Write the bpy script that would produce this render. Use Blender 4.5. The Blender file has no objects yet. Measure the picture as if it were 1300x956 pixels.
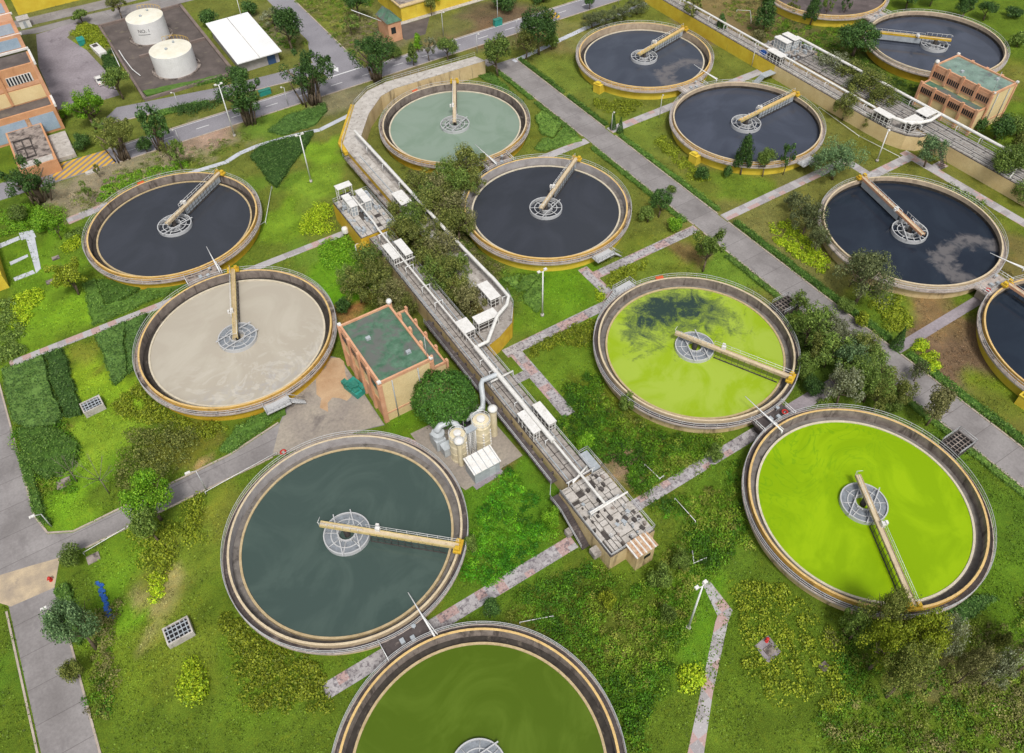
import bpy, math, random
import numpy as np
from mathutils import Matrix, Vector
PI = math.pi
R = math.radians
rnd = random.Random(7)
sc = bpy.context.scene
COL = sc.collection

# ------------------------------------------------------------------ survey
# Plan frame: X and Y run along the two directions of the plant's own grid, in metres,
# origin on the ground below the drone.  W() surveys a point seen in the photograph
# onto a horizontal plane of height z.
FPX, PIT, ROLL, CZ = 1027.453, R(47.4636), R(-1.48308), 110.36
CA, SA = .8533, .5215

def W(px, py, z=0.):
    a = (px - 650) / FPX; b = (433 - py) / FPX
    c, s = math.cos(ROLL), math.sin(ROLL)
    x = c * a - s * b; u = s * a + c * b
    y = math.cos(PIT) + u * math.sin(PIT); zz = -math.sin(PIT) + u * math.cos(PIT)
    t = (z - CZ) / zz
    x *= t; y *= t
    return (x * CA + y * SA, -x * SA + y * CA)

def toPix(X, Y, z):
    x = X * CA - Y * SA; y = X * SA + Y * CA
    z -= CZ
    d = y * math.cos(PIT) - z * math.sin(PIT); u = y * math.sin(PIT) + z * math.cos(PIT)
    c, s = math.cos(ROLL), math.sin(ROLL)
    return (650 + FPX * (c * x + s * u) / d, 433 - FPX * (-s * x + c * u) / d, FPX / d)

def height(X, Y, py):
    z = 0.
    while z < 40 and toPix(X, Y, z)[1] > py: z += .1
    return z

def WL(l, z=0.): return [W(x, y, z) for x, y in l]

# ------------------------------------------------------------------ colours / materials
def hx(h, k=.85):
    h = h.lstrip('#'); o = []
    for i in (0, 2, 4):
        v = int(h[i:i+2], 16) / 255
        o.append((v / 12.92 if v <= .04045 else ((v + .055) / 1.055) ** 2.4) * k)
    return tuple(o)

def gx_(c, k=(1.0, .93, .66)):
    if c[1] < c[0] * 1.12: k = (.97, .97, .95)
    return (c[0] * k[0], c[1] * k[1], c[2] * k[2])

class NT:
    def __init__(s, name):
        s.m = bpy.data.materials.new(name); s.m.use_nodes = True
        s.t = s.m.node_tree; s.t.nodes.clear()
        s.out = s.n('ShaderNodeOutputMaterial'); s.b = s.n('ShaderNodeBsdfPrincipled')
        s.l(s.b.outputs[0], s.out.inputs[0])
    def n(s, k, **kw):
        o = s.t.nodes.new(k)
        for a, v in kw.items(): setattr(o, a, v)
        return o
    def l(s, a, b): s.t.links.new(a, b)
    def coord(s, world):
        if world: return s.n('ShaderNodeNewGeometry').outputs['Position']
        return s.n('ShaderNodeTexCoord').outputs['Object']
    def noise(s, vec, scale, detail=4, rough=.55, dist=0.):
        o = s.n('ShaderNodeTexNoise'); o.inputs['Scale'].default_value = scale
        o.inputs['Detail'].default_value = detail; o.inputs['Roughness'].default_value = rough
        o.inputs['Distortion'].default_value = dist
        if vec is not None: s.l(vec, o.inputs['Vector'])
        return o.outputs['Fac']
    def ramp(s, fac, stops, interp='LINEAR'):
        o = s.n('ShaderNodeValToRGB'); r = o.color_ramp; r.interpolation = interp
        while len(r.elements) < len(stops): r.elements.new(.5)
        for e, (p, c) in zip(r.elements, stops):
            e.position = p; e.color = (c, c, c, 1) if isinstance(c, (int, float)) else (*c[:3], 1)
        s.l(fac, o.inputs[0]); return o.outputs[0]
    def mix(s, fac, a, b, mode='MIX'):
        o = s.n('ShaderNodeMix', data_type='RGBA', blend_type=mode)
        if isinstance(fac, (int, float)): o.inputs[0].default_value = fac
        else: s.l(fac, o.inputs[0])
        for v, i in ((a, 6), (b, 7)):
            if isinstance(v, tuple): o.inputs[i].default_value = (*v[:3], 1)
            else: s.l(v, o.inputs[i])
        return o.outputs[2]
    def math(s, op, a, b=None):
        o = s.n('ShaderNodeMath', operation=op)
        for v, i in ((a, 0), (b, 1)):
            if v is None: continue
            if isinstance(v, (int, float)): o.inputs[i].default_value = v
            else: s.l(v, o.inputs[i])
        return o.outputs[0]
    def bump(s, h, st=.3, d=.1):
        o = s.n('ShaderNodeBump'); o.inputs['Strength'].default_value = st; o.inputs['Distance'].default_value = d
        s.l(h, o.inputs['Height']); s.l(o.outputs[0], s.b.inputs['Normal'])
    def scalev(s, vec, v):
        o = s.n('ShaderNodeVectorMath', operation='MULTIPLY'); s.l(vec, o.inputs[0]); o.inputs[1].default_value = v
        return o.outputs[0]
    def done(s, col, rough=.7, spec=.3, metal=0.):
        if isinstance(col, tuple): s.b.inputs['Base Color'].default_value = (*col[:3], 1)
        else: s.l(col, s.b.inputs['Base Color'])
        s.b.inputs['Roughness'].default_value = rough
        s.b.inputs['Specular IOR Level'].default_value = spec
        s.b.inputs['Metallic'].default_value = metal
        return s.m

MC = {}
def pm(name, c1, c2=None, scale=1.2, rough=.75, spec=.3, stain=None, bump=.0, world=True, streak=False, fine=None):
    """weathered surface: two tones in broad patches, optional dark stains with their own shape"""
    if name in MC: return MC[name]
    t = NT(name); v = t.coord(world)
    c1 = hx(c1) if isinstance(c1, str) else c1
    c2 = c1 if c2 is None else (hx(c2) if isinstance(c2, str) else c2)
    n = t.noise(v, scale, 5, .6)
    col = t.mix(t.ramp(n, [(.35, 0.), (.65, 1.)]), c1, c2)
    f = t.noise(v, 9 if fine is None else fine, 3, .7)
    col = t.mix(.8, col, t.ramp(f, [(.25, .72), (.75, 1.22)]), 'MULTIPLY')
    if stain:
        sc_, thr, scol = stain
        vv = t.scalev(v, (1, 1, .18)) if streak else v
        sn = t.noise(vv, sc_, 6, .65, .4)
        col = t.mix(t.ramp(sn, [(thr, 0.), (min(1, thr + .13), .85)]), col, hx(scol) if isinstance(scol, str) else scol)
    if bump: t.bump(f, bump, .08)
    MC[name] = t.done(col, rough, spec)
    return MC[name]

def plain(name, c, rough=.6, spec=.4, metal=0.):
    return pm(name, c, None, 2., rough, spec)

M = {}
M['yellow'] = pm('yellow_paint', '#dcb83a', '#c9a02c', .5, .6, stain=(.45, .60, '#8d7440'), streak=True)
M['yellowb'] = pm('yellow_wall_paint', '#e8cf4a', '#dcbd3c', .4, .65, stain=(.5, .63, '#a08a4a'), streak=True)
M['bry'] = pm('bridge_pale_yellow', '#dcc88e', '#cdb676', .6, .6, stain=(1., .58, '#8f7d58'))
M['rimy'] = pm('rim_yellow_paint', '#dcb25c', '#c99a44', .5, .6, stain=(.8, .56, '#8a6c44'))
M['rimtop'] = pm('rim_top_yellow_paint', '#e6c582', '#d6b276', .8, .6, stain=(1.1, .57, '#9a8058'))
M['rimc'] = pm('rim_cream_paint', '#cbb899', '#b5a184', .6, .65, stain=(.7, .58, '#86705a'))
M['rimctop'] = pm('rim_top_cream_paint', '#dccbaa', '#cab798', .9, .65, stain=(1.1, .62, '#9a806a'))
M['cream'] = pm('cream_wall', '#dcc698', '#ccb284', .35, .75, stain=(.8, .54, '#857258'), streak=True)
M['creamw'] = pm('cream_wall_clean', '#efd8a4', '#e2c792', .3, .75, stain=(.5, .68, '#b09a78'), streak=True)
M['salmon'] = pm('salmon_paint', '#e2b08c', '#d39c78', .6, .7, stain=(.8, .66, '#a8745a'), streak=True)
M['orange'] = pm('orange_paint', '#d9a47a', '#cb946a', .4, .7, stain=(.6, .66, '#a07050'), streak=True)
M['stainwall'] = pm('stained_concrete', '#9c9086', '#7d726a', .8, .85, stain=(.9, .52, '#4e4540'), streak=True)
M['greywall'] = pm('grey_concrete_wall', '#b9b4b2', '#a29c9a', .7, .85, stain=(.8, .62, '#6a6260'), streak=True)
M['beigewall'] = pm('beige_concrete_wall', '#c9b69c', '#ad9a84', .6, .85, stain=(.7, .58, '#6e6054'), streak=True)
M['darkchan'] = pm('dark_channel', '#4a443e', '#332e2a', .8, .8, stain=(.6, .58, '#7a7064'))
M['greychan'] = pm('grey_channel', '#8c8680', '#6c6660', .6, .8, stain=(.7, .56, '#3a3632'))
M['weir'] = pm('weir_concrete', '#cbb68e', '#b5a078', 1., .8, stain=(1.3, .62, '#7d6c50'))
M['weirw'] = pm('weir_pale_concrete', '#ddd2bc', '#cabfa6', 1., .8, stain=(1.2, .66, '#93876f'))
M['walk'] = pm('walkway_concrete', '#aca096', '#8e827a', .7, .85, stain=(.62, .48, '#403936'))
M['walkd'] = pm('walkway_dark_concrete', '#5e5654', '#484140', .7, .85, stain=(.9, .56, '#8a7f78'))
M['walkl'] = pm('walkway_pale_concrete', '#c2b6ac', '#aba098', .7, .85, stain=(.6, .56, '#6e6460'))
M['conc'] = pm('deck_concrete', '#b3aca4', '#989088', .8, .85, stain=(1.3, .53, '#6a625b'), fine=5)
M['concl'] = pm('pale_deck_concrete', '#ccc6be', '#b2aba2', .7, .85, stain=(1.3, .55, '#7d756c'), fine=5)
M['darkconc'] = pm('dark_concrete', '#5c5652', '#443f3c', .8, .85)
M['rail'] = plain('galvanised_rail', '#c3c4c4', .45, .5)
M['railw'] = plain('white_rail_paint', '#e9e9e6', .5, .4)
M['white'] = pm('white_metal', '#eeece7', '#dfdcd5', 1.5, .5, .4, stain=(1.2, .62, '#aaa295'))
M['offwhite'] = pm('cream_frp', '#ecdfbf', '#dfd0aa', 1., .5, .4, stain=(1., .66, '#b8a27e'))
M['pipe'] = pm('white_pipe_paint', '#eceae4', '#dedbd4', 1., .45, .4, stain=(1.1, .62, '#a8a092'))
M['greym'] = pm('grey_metal', '#b6bcc0', '#a3aaae', 1., .5, .5)
M['duct'] = pm('duct_grey', '#c9ced0', '#b8bec0', 1., .45, .5)
M['plate'] = pm('grating_plate', '#90969c', '#7c8288', 1.2, .6, .4, stain=(1., .58, '#62666a'), fine=5)
M['dark'] = plain('dark_recess', '#2a2a2c', .8, .2)
M['glassd'] = plain('dark_window_glass', '#2e3238', .15, .6)
M['greenroof'] = pm('green_roof_paint', '#62846d', '#456a52', .6, .85, stain=(.36, .47, '#6c6a68'), fine=1.4)
M['greyroof'] = pm('grey_green_roof_paint', '#8aa094', '#71897c', .4, .8, stain=(.4, .54, '#66686a'), fine=3)
M['whiteroof'] = pm('white_roof_sheet', '#f7f7f5', '#efefec', .3, .5, .3, stain=(.4, .72, '#cfcdc6'))
M['blueglaze'] = pm('pale_blue_glazing', '#a9bccb', '#9cb0c2', .5, .35, .5)
M['tank'] = pm('white_tank_paint', '#f3f2ef', '#e8e7e3', .5, .5, .4, stain=(.6, .70, '#aaa59c'), streak=True)
M['tanktop'] = pm('tank_top_paint', '#f4f0e0', '#e8e2cc', .4, .55, stain=(.5, .66, '#cdbb92'))
M['rust'] = pm('rusty_sheet', '#d8c2a8', '#b98a60', 1.6, .7, stain=(2.2, .58, '#8a4a28'))
M['red'] = plain('red_paint', '#c8322a', .5)
M['orangep'] = plain('orange_paint_small', '#d8603a', .5)
M['teal'] = pm('teal_tarpaulin', '#3f8f7c', '#2f7566', 1.5, .6)
M['tealb'] = pm('teal_bin', '#38a090', '#2f8c80', 1.5, .5)
M['blue'] = pm('blue_tarpaulin', '#3a6fc0', '#2f5aa6', 2., .55)
M['black'] = plain('black_rubber', '#1c1c1e', .7)
M['road'] = pm('pale_road_concrete', '#a09a9b', '#8b8587', .16, .9, stain=(.28, .58, '#75706f'), fine=2.2)
M['asphalt'] = pm('grey_asphalt', '#98959a', '#8a878c', .10, .9, stain=(.3, .66, '#6c696c'), fine=3)
M['yard'] = pm('yard_concrete', '#a59ca0', '#8d8488', .10, .9, stain=(.22, .58, '#6b6266'), fine=2)
M['fore'] = pm('forecourt_concrete', '#aca293', '#968d84', .14, .9, stain=(.16, .56, '#736c68'), fine=2)
M['bund'] = pm('bund_ground', '#6f6560', '#5a524e', .25, .9, stain=(.3, .60, '#837a68'), fine=2)
M['kerb'] = pm('kerb_stone', '#c3b5a6', '#aea093', .6, .85, stain=(.8, .64, '#7b7268'))
M['slab'] = pm('pale_slab_path', '#cfd2d8', '#bcbfc6', .4, .85, stain=(.6, .66, '#8e8f90'))
M['sand'] = pm('sandy_soil', '#c9ab88', '#b59370', .4, .95, stain=(.6, .6, '#8f6a4a'))
M['roadwhite'] = plain('white_road_paint', '#e8e8e6', .7)
M['trunk'] = pm('bark', '#7a6b58', '#5f5244', 2.5, .9)
M['trunkg'] = pm('pale_bark', '#8f857a', '#736a60', 2.5, .9)
M['kerbred'] = pm('brick_paving', '#c9b596', '#a99a86', .5, .9, stain=(.4, .60, '#8a8078'))

def stripes():
    t = NT('hatched_marking'); v = t.coord(True)
    sx = t.n('ShaderNodeSeparateXYZ'); t.l(v, sx.inputs[0])
    d = t.math('ADD', sx.outputs[0], t.math('MULTIPLY', sx.outputs[1], -1.35))
    m = t.math('GREATER_THAN', t.math('FRACT', t.math('MULTIPLY', d, .42)), .5)
    n = t.noise(v, 1.5, 5)
    c = t.mix(m, hx('#8f8684'), hx('#e0b040'))
    c = t.mix(t.ramp(n, [(.55, 0.), (.75, .7)]), c, hx('#8f8684'))
    return t.done(c, .85, .2)
M['stripes'] = stripes()

def paver(name, moss):
    t = NT(name); v = t.coord(True)
    d = t.scalev(v, (1 / 1.55, 1 / 1.55, 0))
    f = t.n('ShaderNodeVectorMath', operation='FLOOR'); t.l(d, f.inputs[0])
    wn = t.n('ShaderNodeTexWhiteNoise', noise_dimensions='2D'); t.l(f.outputs[0], wn.inputs['Vector'])
    c = t.ramp(wn.outputs['Value'], [(0., hx('#c2a49e')), (.22, hx('#bdb8b8')), (.68, hx('#aaa4a4'))], 'CONSTANT')
    n = t.noise(v, 1.5, 7, .75)
    c = t.mix(t.ramp(n, [(moss, 0.), (moss + .08, .8)]), c, hx('#6a6268'))
    n2 = t.noise(v, 2.6, 5, .7)
    c = t.mix(t.ramp(n2, [(.56, 0.), (.66, .75)]), c, hx('#dcd7d4'))
    br = t.n('ShaderNodeTexBrick'); br.inputs['Scale'].default_value = 3.2
    br.inputs['Color1'].default_value = (1, 1, 1, 1); br.inputs['Color2'].default_value = (.85, .85, .85, 1)
    br.inputs['Mortar'].default_value = (.6, .6, .6, 1); t.l(v, br.inputs['Vector'])
    c = t.mix(.7, c, br.outputs['Color'], 'MULTIPLY')
    return t.done(c, .9, .2)
M['paver'] = paver('mossy_pavers', .50)
M['paverl'] = paver('pale_pavers', .62)

def roadmat():
    t = NT('jointed_concrete_road'); v = t.coord(True)
    n = t.noise(v, .16, 5, .6); f = t.noise(v, 2.4, 4, .7)
    c = t.mix(t.ramp(n, [(.35, 0.), (.65, 1.)]), hx('#9b9694'), hx('#847f7d'))
    c = t.mix(.8, c, t.ramp(f, [(.25, .78), (.75, 1.18)]), 'MULTIPLY')
    sn = t.noise(t.scalev(v, (1, .3, 1)), .5, 6, .65, .4); c = t.mix(t.ramp(sn, [(.56, 0.), (.72, .7)]), c, hx('#75706f'))
    s = t.n('ShaderNodeSeparateXYZ'); t.l(v, s.inputs[0])
    j = t.math('LESS_THAN', t.math('FRACT', t.math('MULTIPLY', s.outputs[1], .19)), .018)
    tone = t.n('ShaderNodeTexWhiteNoise', noise_dimensions='1D'); t.l(t.math('FLOOR', t.math('MULTIPLY', s.outputs[1], .19)), tone.inputs['W'])
    c = t.mix(.5, c, t.ramp(tone.outputs['Value'], [(0., .92), (1., 1.08)]), 'MULTIPLY')
    c = t.mix(t.math('MULTIPLY', j, .6), c, hx('#5c5654'))
    return t.done(c, .9, .2)
M['road'] = roadmat()

# leaves: colour of each leaf clump differs (random per island) and by broad patches
LM = {}
def leafmat(name, a, b, c):
    t = NT('leaves_' + name); g = t.n('ShaderNodeNewGeometry')
    oi = t.n('ShaderNodeObjectInfo')
    rp = t.ramp(g.outputs['Random Per Island'], [(0., gx_(hx(a, 1.15))), (.5, gx_(hx(b, 1.25))), (1., gx_(hx(c, 1.38)))])
    v = t.n('ShaderNodeTexCoord').outputs['Object']
    n = t.noise(g.outputs['Position'], .9, 3, .6)
    col = t.mix(.9, rp, t.ramp(n, [(.3, .7), (.7, 1.3)]), 'MULTIPLY')
    col = t.mix(1., col, t.ramp(oi.outputs['Random'], [(0., .82), (1., 1.18)]), 'MULTIPLY')
    t.done(col, .55, .25)
    tr = t.n('ShaderNodeBsdfTranslucent'); t.l(col, tr.inputs[0])
    ms = t.n('ShaderNodeMixShader'); ms.inputs[0].default_value = .25
    t.l(t.b.outputs[0], ms.inputs[1]); t.l(tr.outputs[0], ms.inputs[2]); t.l(ms.outputs[0], t.out.inputs[0])
    LM[name] = t.m
leafmat('mid', '#415a2c', '#5a743a', '#7a9250')
leafmat('bright', '#487a1c', '#669826', '#88b23a')
leafmat('dark', '#274425', '#3a5a30', '#547642')
leafmat('olive', '#45542a', '#5f6c3a', '#828a52')
leafmat('brown', '#525632', '#6c6c42', '#8a865a')
leafmat('blue', '#3d5a40', '#537056', '#74906f')
leafmat('yellow', '#66891a', '#8fae24', '#b3c63a')
leafmat('hedge', '#3c5f2a', '#4f7236', '#6b8c48')
leafmat('hedged', '#33532a', '#446636', '#5f8049')
leafmat('clipped', '#2f5a20', '#437030', '#5d8c40')
leafmat('grey', '#565e4c', '#6e7660', '#8b917a')
leafmat('purple', '#3d4a36', '#525e46', '#707a5c')
leafmat('pale', '#7f8a4a', '#a39a6a', '#c7b48a')
leafmat('olivey', '#56691c', '#728528', '#93a038')

def leafattr():
    t = NT('leaves_mixed'); a = t.n('ShaderNodeAttribute', attribute_name='leafcol')
    n = t.noise(t.coord(True), 1.3, 3, .6)
    col = t.mix(.9, a.outputs['Color'], t.ramp(n, [(.3, .7), (.7, 1.3)]), 'MULTIPLY')
    return t.done(col, .6, .2)
M['leafattr'] = leafattr()

# ------------------------------------------------------------------ mesh builders
class MB:
    def __init__(s): s.v = []; s.f = []; s.mi = []; s.sm = []
    def add(s, vs, fs, mi=0, smooth=False):
        b = len(s.v); s.v += [tuple(p) for p in vs]
        for f in fs: s.f.append([b + i for i in f]); s.mi.append(mi); s.sm.append(smooth)
        return s
    def box(s, x0, x1, y0, y1, z0, z1, mi=0):
        vs = [(x, y, z) for z in (z0, z1) for y in (y0, y1) for x in (x0, x1)]
        return s.add(vs, [(0, 2, 3, 1), (4, 5, 7, 6), (0, 1, 5, 4), (2, 6, 7, 3), (0, 4, 6, 2), (1, 3, 7, 5)], mi)
    def obox(s, p, q, w, z0, z1, mi=0):
        dx, dy = q[0] - p[0], q[1] - p[1]; L = math.hypot(dx, dy) or 1
        nx, ny = -dy / L * w / 2, dx / L * w / 2
        pts = [(p[0] - nx, p[1] - ny), (q[0] - nx, q[1] - ny), (q[0] + nx, q[1] + ny), (p[0] + nx, p[1] + ny)]
        return s.prism(pts, z0, z1, mi)
    def prism(s, pts, z0, z1, mi=0, top=None):
        a = sum(pts[i][0] * pts[(i + 1) % len(pts)][1] - pts[(i + 1) % len(pts)][0] * pts[i][1] for i in range(len(pts)))
        if a < 0: pts = pts[::-1]
        n = len(pts)
        vs = [(x, y, z0) for x, y in pts] + [(x, y, z1) for x, y in pts]
        s.add(vs, [tuple(range(n))[::-1]] + [(i, (i + 1) % n, n + (i + 1) % n, n + i) for i in range(n)], mi)
        b = len(s.v) - 2 * n
        s.f.append([b + n + i for i in range(n)]); s.mi.append(mi if top is None else top); s.sm.append(False)
        return s
    def tube(s, p, q, r, r2=None, n=6, mi=0, caps=True, smooth=True):
        p = Vector(p); q = Vector(q); d = q - p
        if d.length < 1e-6: return s
        r2 = r if r2 is None else r2
        u = d.normalized().orthogonal().normalized(); w = d.normalized().cross(u)
        vs = []
        for c, rr in ((p, r), (q, r2)):
            for k in range(n):
                a = 2 * PI * k / n; vs.append(c + u * (math.cos(a) * rr) + w * (math.sin(a) * rr))
        s.add(vs, [(k, (k + 1) % n, n + (k + 1) % n, n + k) for k in range(n)], mi, smooth)
        if caps:
            b = len(s.v) - 2 * n
            s.f.append([b + k for k in range(n)][::-1]); s.mi.append(mi); s.sm.append(False)
            s.f.append([b + n + k for k in range(n)]); s.mi.append(mi); s.sm.append(False)
        return s
    def path(s, pts, r, n=8, mi=0):
        """a pipe along points, mitred by a shared ring at every bend"""
        P = [Vector(p) for p in pts]; rings = []
        up = Vector((0, 0, 1))
        for i, p in enumerate(P):
            d = (P[min(i + 1, len(P) - 1)] - P[max(i - 1, 0)]).normalized()
            u = d.cross(up)
            if u.length < .05: u = d.cross(Vector((1, 0.2, 0)))
            u.normalize(); w = d.cross(u)
            k = 1.
            if 0 < i < len(P) - 1:
                c = max(.5, ((P[i] - P[i-1]).normalized().dot(d))); k = 1 / c if c > .7 else 1.15
            rings.append([p + (u * math.cos(2 * PI * j / n) + w * math.sin(2 * PI * j / n)) * r * (1 if k == 1 else min(k, 1.2)) for j in range(n)])
        vs = [v for g in rings for v in g]; m = len(P)
        fs = [(i * n + j, i * n + (j + 1) % n, (i + 1) * n + (j + 1) % n, (i + 1) * n + j) for i in range(m - 1) for j in range(n)]
        s.add(vs, fs, mi, True)
        s.add(rings[0], [tuple(range(n))[::-1]], mi); s.add(rings[-1], [tuple(range(n))], mi)
        return s
    def lathe(s, prof, seg=96, mis=None, cx=0, cy=0, closed=False, a0=0., a1=2 * PI, smooth=False):
        full = abs(a1 - a0 - 2 * PI) < 1e-6; m = len(prof); na = seg if full else seg + 1
        vs = [(cx + r * math.cos(a0 + (a1 - a0) * k / seg), cy + r * math.sin(a0 + (a1 - a0) * k / seg), z) for k in range(na) for r, z in prof]
        b = len(s.v); s.v += vs
        for k in range(seg):
            k2 = (k + 1) % na
            for i in range(m if closed else m - 1):
                j = (i + 1) % m
                s.f.append([b + k * m + i, b + k2 * m + i, b + k2 * m + j, b + k * m + j]); s.mi.append(0 if mis is None else mis[i]); s.sm.append(smooth)
        return s
    def disc(s, r, z, seg=64, cx=0, cy=0, mi=0):
        return s.add([(cx + r * math.cos(2 * PI * k / seg), cy + r * math.sin(2 * PI * k / seg), z) for k in range(seg)], [tuple(range(seg))], mi)
    def mesh(s, name, nmat=1):
        m = bpy.data.meshes.new(name); m.from_pydata(s.v, [], s.f); 
        m.polygons.foreach_set('material_index', s.mi); m.polygons.foreach_set('use_smooth', s.sm)
        for _ in range(nmat): m.materials.append(None)
        m.update(); return m
    def build(s, name, mats, parent=None, loc=None):
        if not isinstance(mats, (list, tuple)): mats = [mats]
        return put(name, s.mesh(name, len(mats)), mats, parent, loc)

def put(name, mesh, mats, parent=None, loc=None):
    o = bpy.data.objects.new(name, mesh); COL.objects.link(o)
    if not isinstance(mats, (list, tuple)): mats = [mats]
    for i, m in enumerate(mats):
        if i < len(o.material_slots):
            o.material_slots[i].link = 'OBJECT'; o.material_slots[i].material = m
    if parent: o.parent = parent
    if loc: o.location = loc
    return o

def tag(o, label=None, cat=None, group=None, kind=None):
    if label: o['label'] = label
    if cat: o['category'] = cat
    if group: o['group'] = group
    if kind: o['kind'] = kind
    return o

def thing(name, label, cat, loc=(0, 0, 0), rz=0., group=None):
    o = bpy.data.objects.new(name, None); COL.objects.link(o); o.empty_display_size = .5
    o.location = loc; o.rotation_euler = (0, 0, rz)
    return tag(o, label, cat, group)

def dup(root, loc, rz=0., label=None, scale=None):
    r = root.copy(); COL.objects.link(r); r.location = loc; r.rotation_euler = (0, 0, rz)
    if label: r['label'] = label
    if scale: r.scale = scale
    for ch in list(root.children):
        c = ch.copy(); COL.objects.link(c); c.parent = r
        for g in list(ch.children):
            d = g.copy(); COL.objects.link(d); d.parent = c
    return r

def quads(name, V, nmat=1, cols=None):
    """V: (n,4,3) array of quads -> mesh"""
    n = len(V); m = bpy.data.meshes.new(name)
    m.vertices.add(n * 4); m.loops.add(n * 4); m.polygons.add(n)
    m.vertices.foreach_set('co', V.reshape(-1).astype(np.float32))
    m.loops.foreach_set('vertex_index', np.arange(n * 4, dtype=np.int32))
    m.polygons.foreach_set('loop_start', np.arange(0, n * 4, 4, dtype=np.int32))
    m.polygons.foreach_set('loop_total', np.full(n, 4, dtype=np.int32))
    for _ in range(nmat): m.materials.append(None)
    if cols is not None:
        a = m.attributes.new('leafcol', 'FLOAT_COLOR', 'FACE')
        c = np.ones((n, 4), np.float32); c[:, :3] = cols
        a.data.foreach_set('color', c.reshape(-1))
    m.update(calc_edges=True); m.validate(); return m

def leafquads(P, size, rs, up=.5, N=None):
    """one quad per point: random facing, tilted up by `up`"""
    n = len(P); nr = rs.normal(size=(n, 3)); nr /= np.linalg.norm(nr, axis=1)[:, None]
    if N is not None: nr = nr * .75 + N
    nr[:, 2] += up; nr /= np.linalg.norm(nr, axis=1)[:, None]
    t = rs.normal(size=(n, 3)); t -= nr * (t * nr).sum(1)[:, None]; t /= np.linalg.norm(t, axis=1)[:, None]
    b = np.cross(nr, t); s = (np.asarray(size) * rs.uniform(.6, 1.4, n))[:, None]
    w = s * rs.uniform(.55, .95, n)[:, None]
    V = np.stack([P - t * s * .5, P + b * w * .5, P + t * s * .5 - nr * s * .12, P - b * w * .5], 1)
    return V
# ------------------------------------------------------------------ camera, light
cam_d = bpy.data.cameras.new('camera'); cam = bpy.data.objects.new('camera', cam_d); COL.objects.link(cam); sc.camera = cam
cam_d.sensor_width = 36; cam_d.lens = FPX / 1300 * 36; cam_d.shift_y = -45 / 1300
cam_d.clip_start = .5; cam_d.clip_end = 6000
Fw = Vector((SA * math.cos(PIT), CA * math.cos(PIT), -math.sin(PIT)))
Rt = Vector((CA, -SA, 0)); Up = Rt.cross(Fw)
rt = Rt * math.cos(ROLL) + Up * math.sin(ROLL); up = Up * math.cos(ROLL) - Rt * math.sin(ROLL)
cam.matrix_world = Matrix.LocRotScale(Vector((0, 0, CZ)), Matrix((rt, up, -Fw)).transposed(), None)

SUN_EL, SUN_AZ = R(58), R(200)
w = bpy.data.worlds.new('World'); sc.world = w; w.use_nodes = True
wt = w.node_tree; bg = wt.nodes['Background']
sky = wt.nodes.new('ShaderNodeTexSky'); sky.sky_type = 'NISHITA'; sky.sun_disc = False
sky.sun_elevation = SUN_EL; sky.sun_rotation = SUN_AZ; sky.air_density = 1.; sky.dust_density = 4.; sky.ozone_density = 1.
hs = wt.nodes.new('ShaderNodeHueSaturation'); hs.inputs['Saturation'].default_value = .30
wt.links.new(sky.outputs[0], hs.inputs['Color'])
# broken overcast: brighter and darker cloud in the sky itself
tcw = wt.nodes.new('ShaderNodeTexCoord'); cn = wt.nodes.new('ShaderNodeTexNoise'); cn.inputs['Scale'].default_value = 2.6; cn.inputs['Detail'].default_value = 6; cn.inputs['Distortion'].default_value = .6
cr = wt.nodes.new('ShaderNodeValToRGB'); cr.color_ramp.elements[0].position = .36; cr.color_ramp.elements[0].color = (.55, .57, .62, 1); cr.color_ramp.elements[1].position = .64; cr.color_ramp.elements[1].color = (1.5, 1.48, 1.45, 1)
cm = wt.nodes.new('ShaderNodeMix'); cm.data_type = 'RGBA'; cm.blend_type = 'MULTIPLY'; cm.inputs[0].default_value = 1
wt.links.new(tcw.outputs['Generated'], cn.inputs['Vector']); wt.links.new(cn.outputs['Fac'], cr.inputs[0]); wt.links.new(hs.outputs[0], cm.inputs[6]); wt.links.new(cr.outputs[0], cm.inputs[7]); wt.links.new(cm.outputs[2], bg.inputs[0])
bg.inputs[1].default_value = .108
sd = bpy.data.lights.new('sun', 'SUN'); so = bpy.data.objects.new('sun', sd); COL.objects.link(so)
sd.energy = 1.9; sd.angle = R(11); sd.color = (1., .97, .93)
sdir = Vector((math.sin(SUN_AZ) * math.cos(SUN_EL), math.cos(SUN_AZ) * math.cos(SUN_EL), math.sin(SUN_EL)))
so.rotation_euler = sdir.to_track_quat('Z', 'Y').to_euler()
vs_ = sc.view_settings; vs_.view_transform = 'Standard'; vs_.look = 'None'; vs_.gamma = 1; vs_.exposure = .35; vs_.use_curve_mapping = False
sc.cycles.max_bounces = 5; sc.cycles.diffuse_bounces = 2; sc.cycles.glossy_bounces = 3; sc.cycles.transmission_bounces = 2
sc.cycles.use_denoising = True

# ------------------------------------------------------------------ ground
G_MID, G_LUSH, G_LUSH2, G_DARK = '#5d7a2c', '#6f9426', '#82a82c', '#43642a'
G_OLIVE, G_DRY, G_SOIL, G_DEB, G_SAND = '#75783e', '#94865a', '#7a614a', '#a8968a', '#c9a27a'
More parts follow.
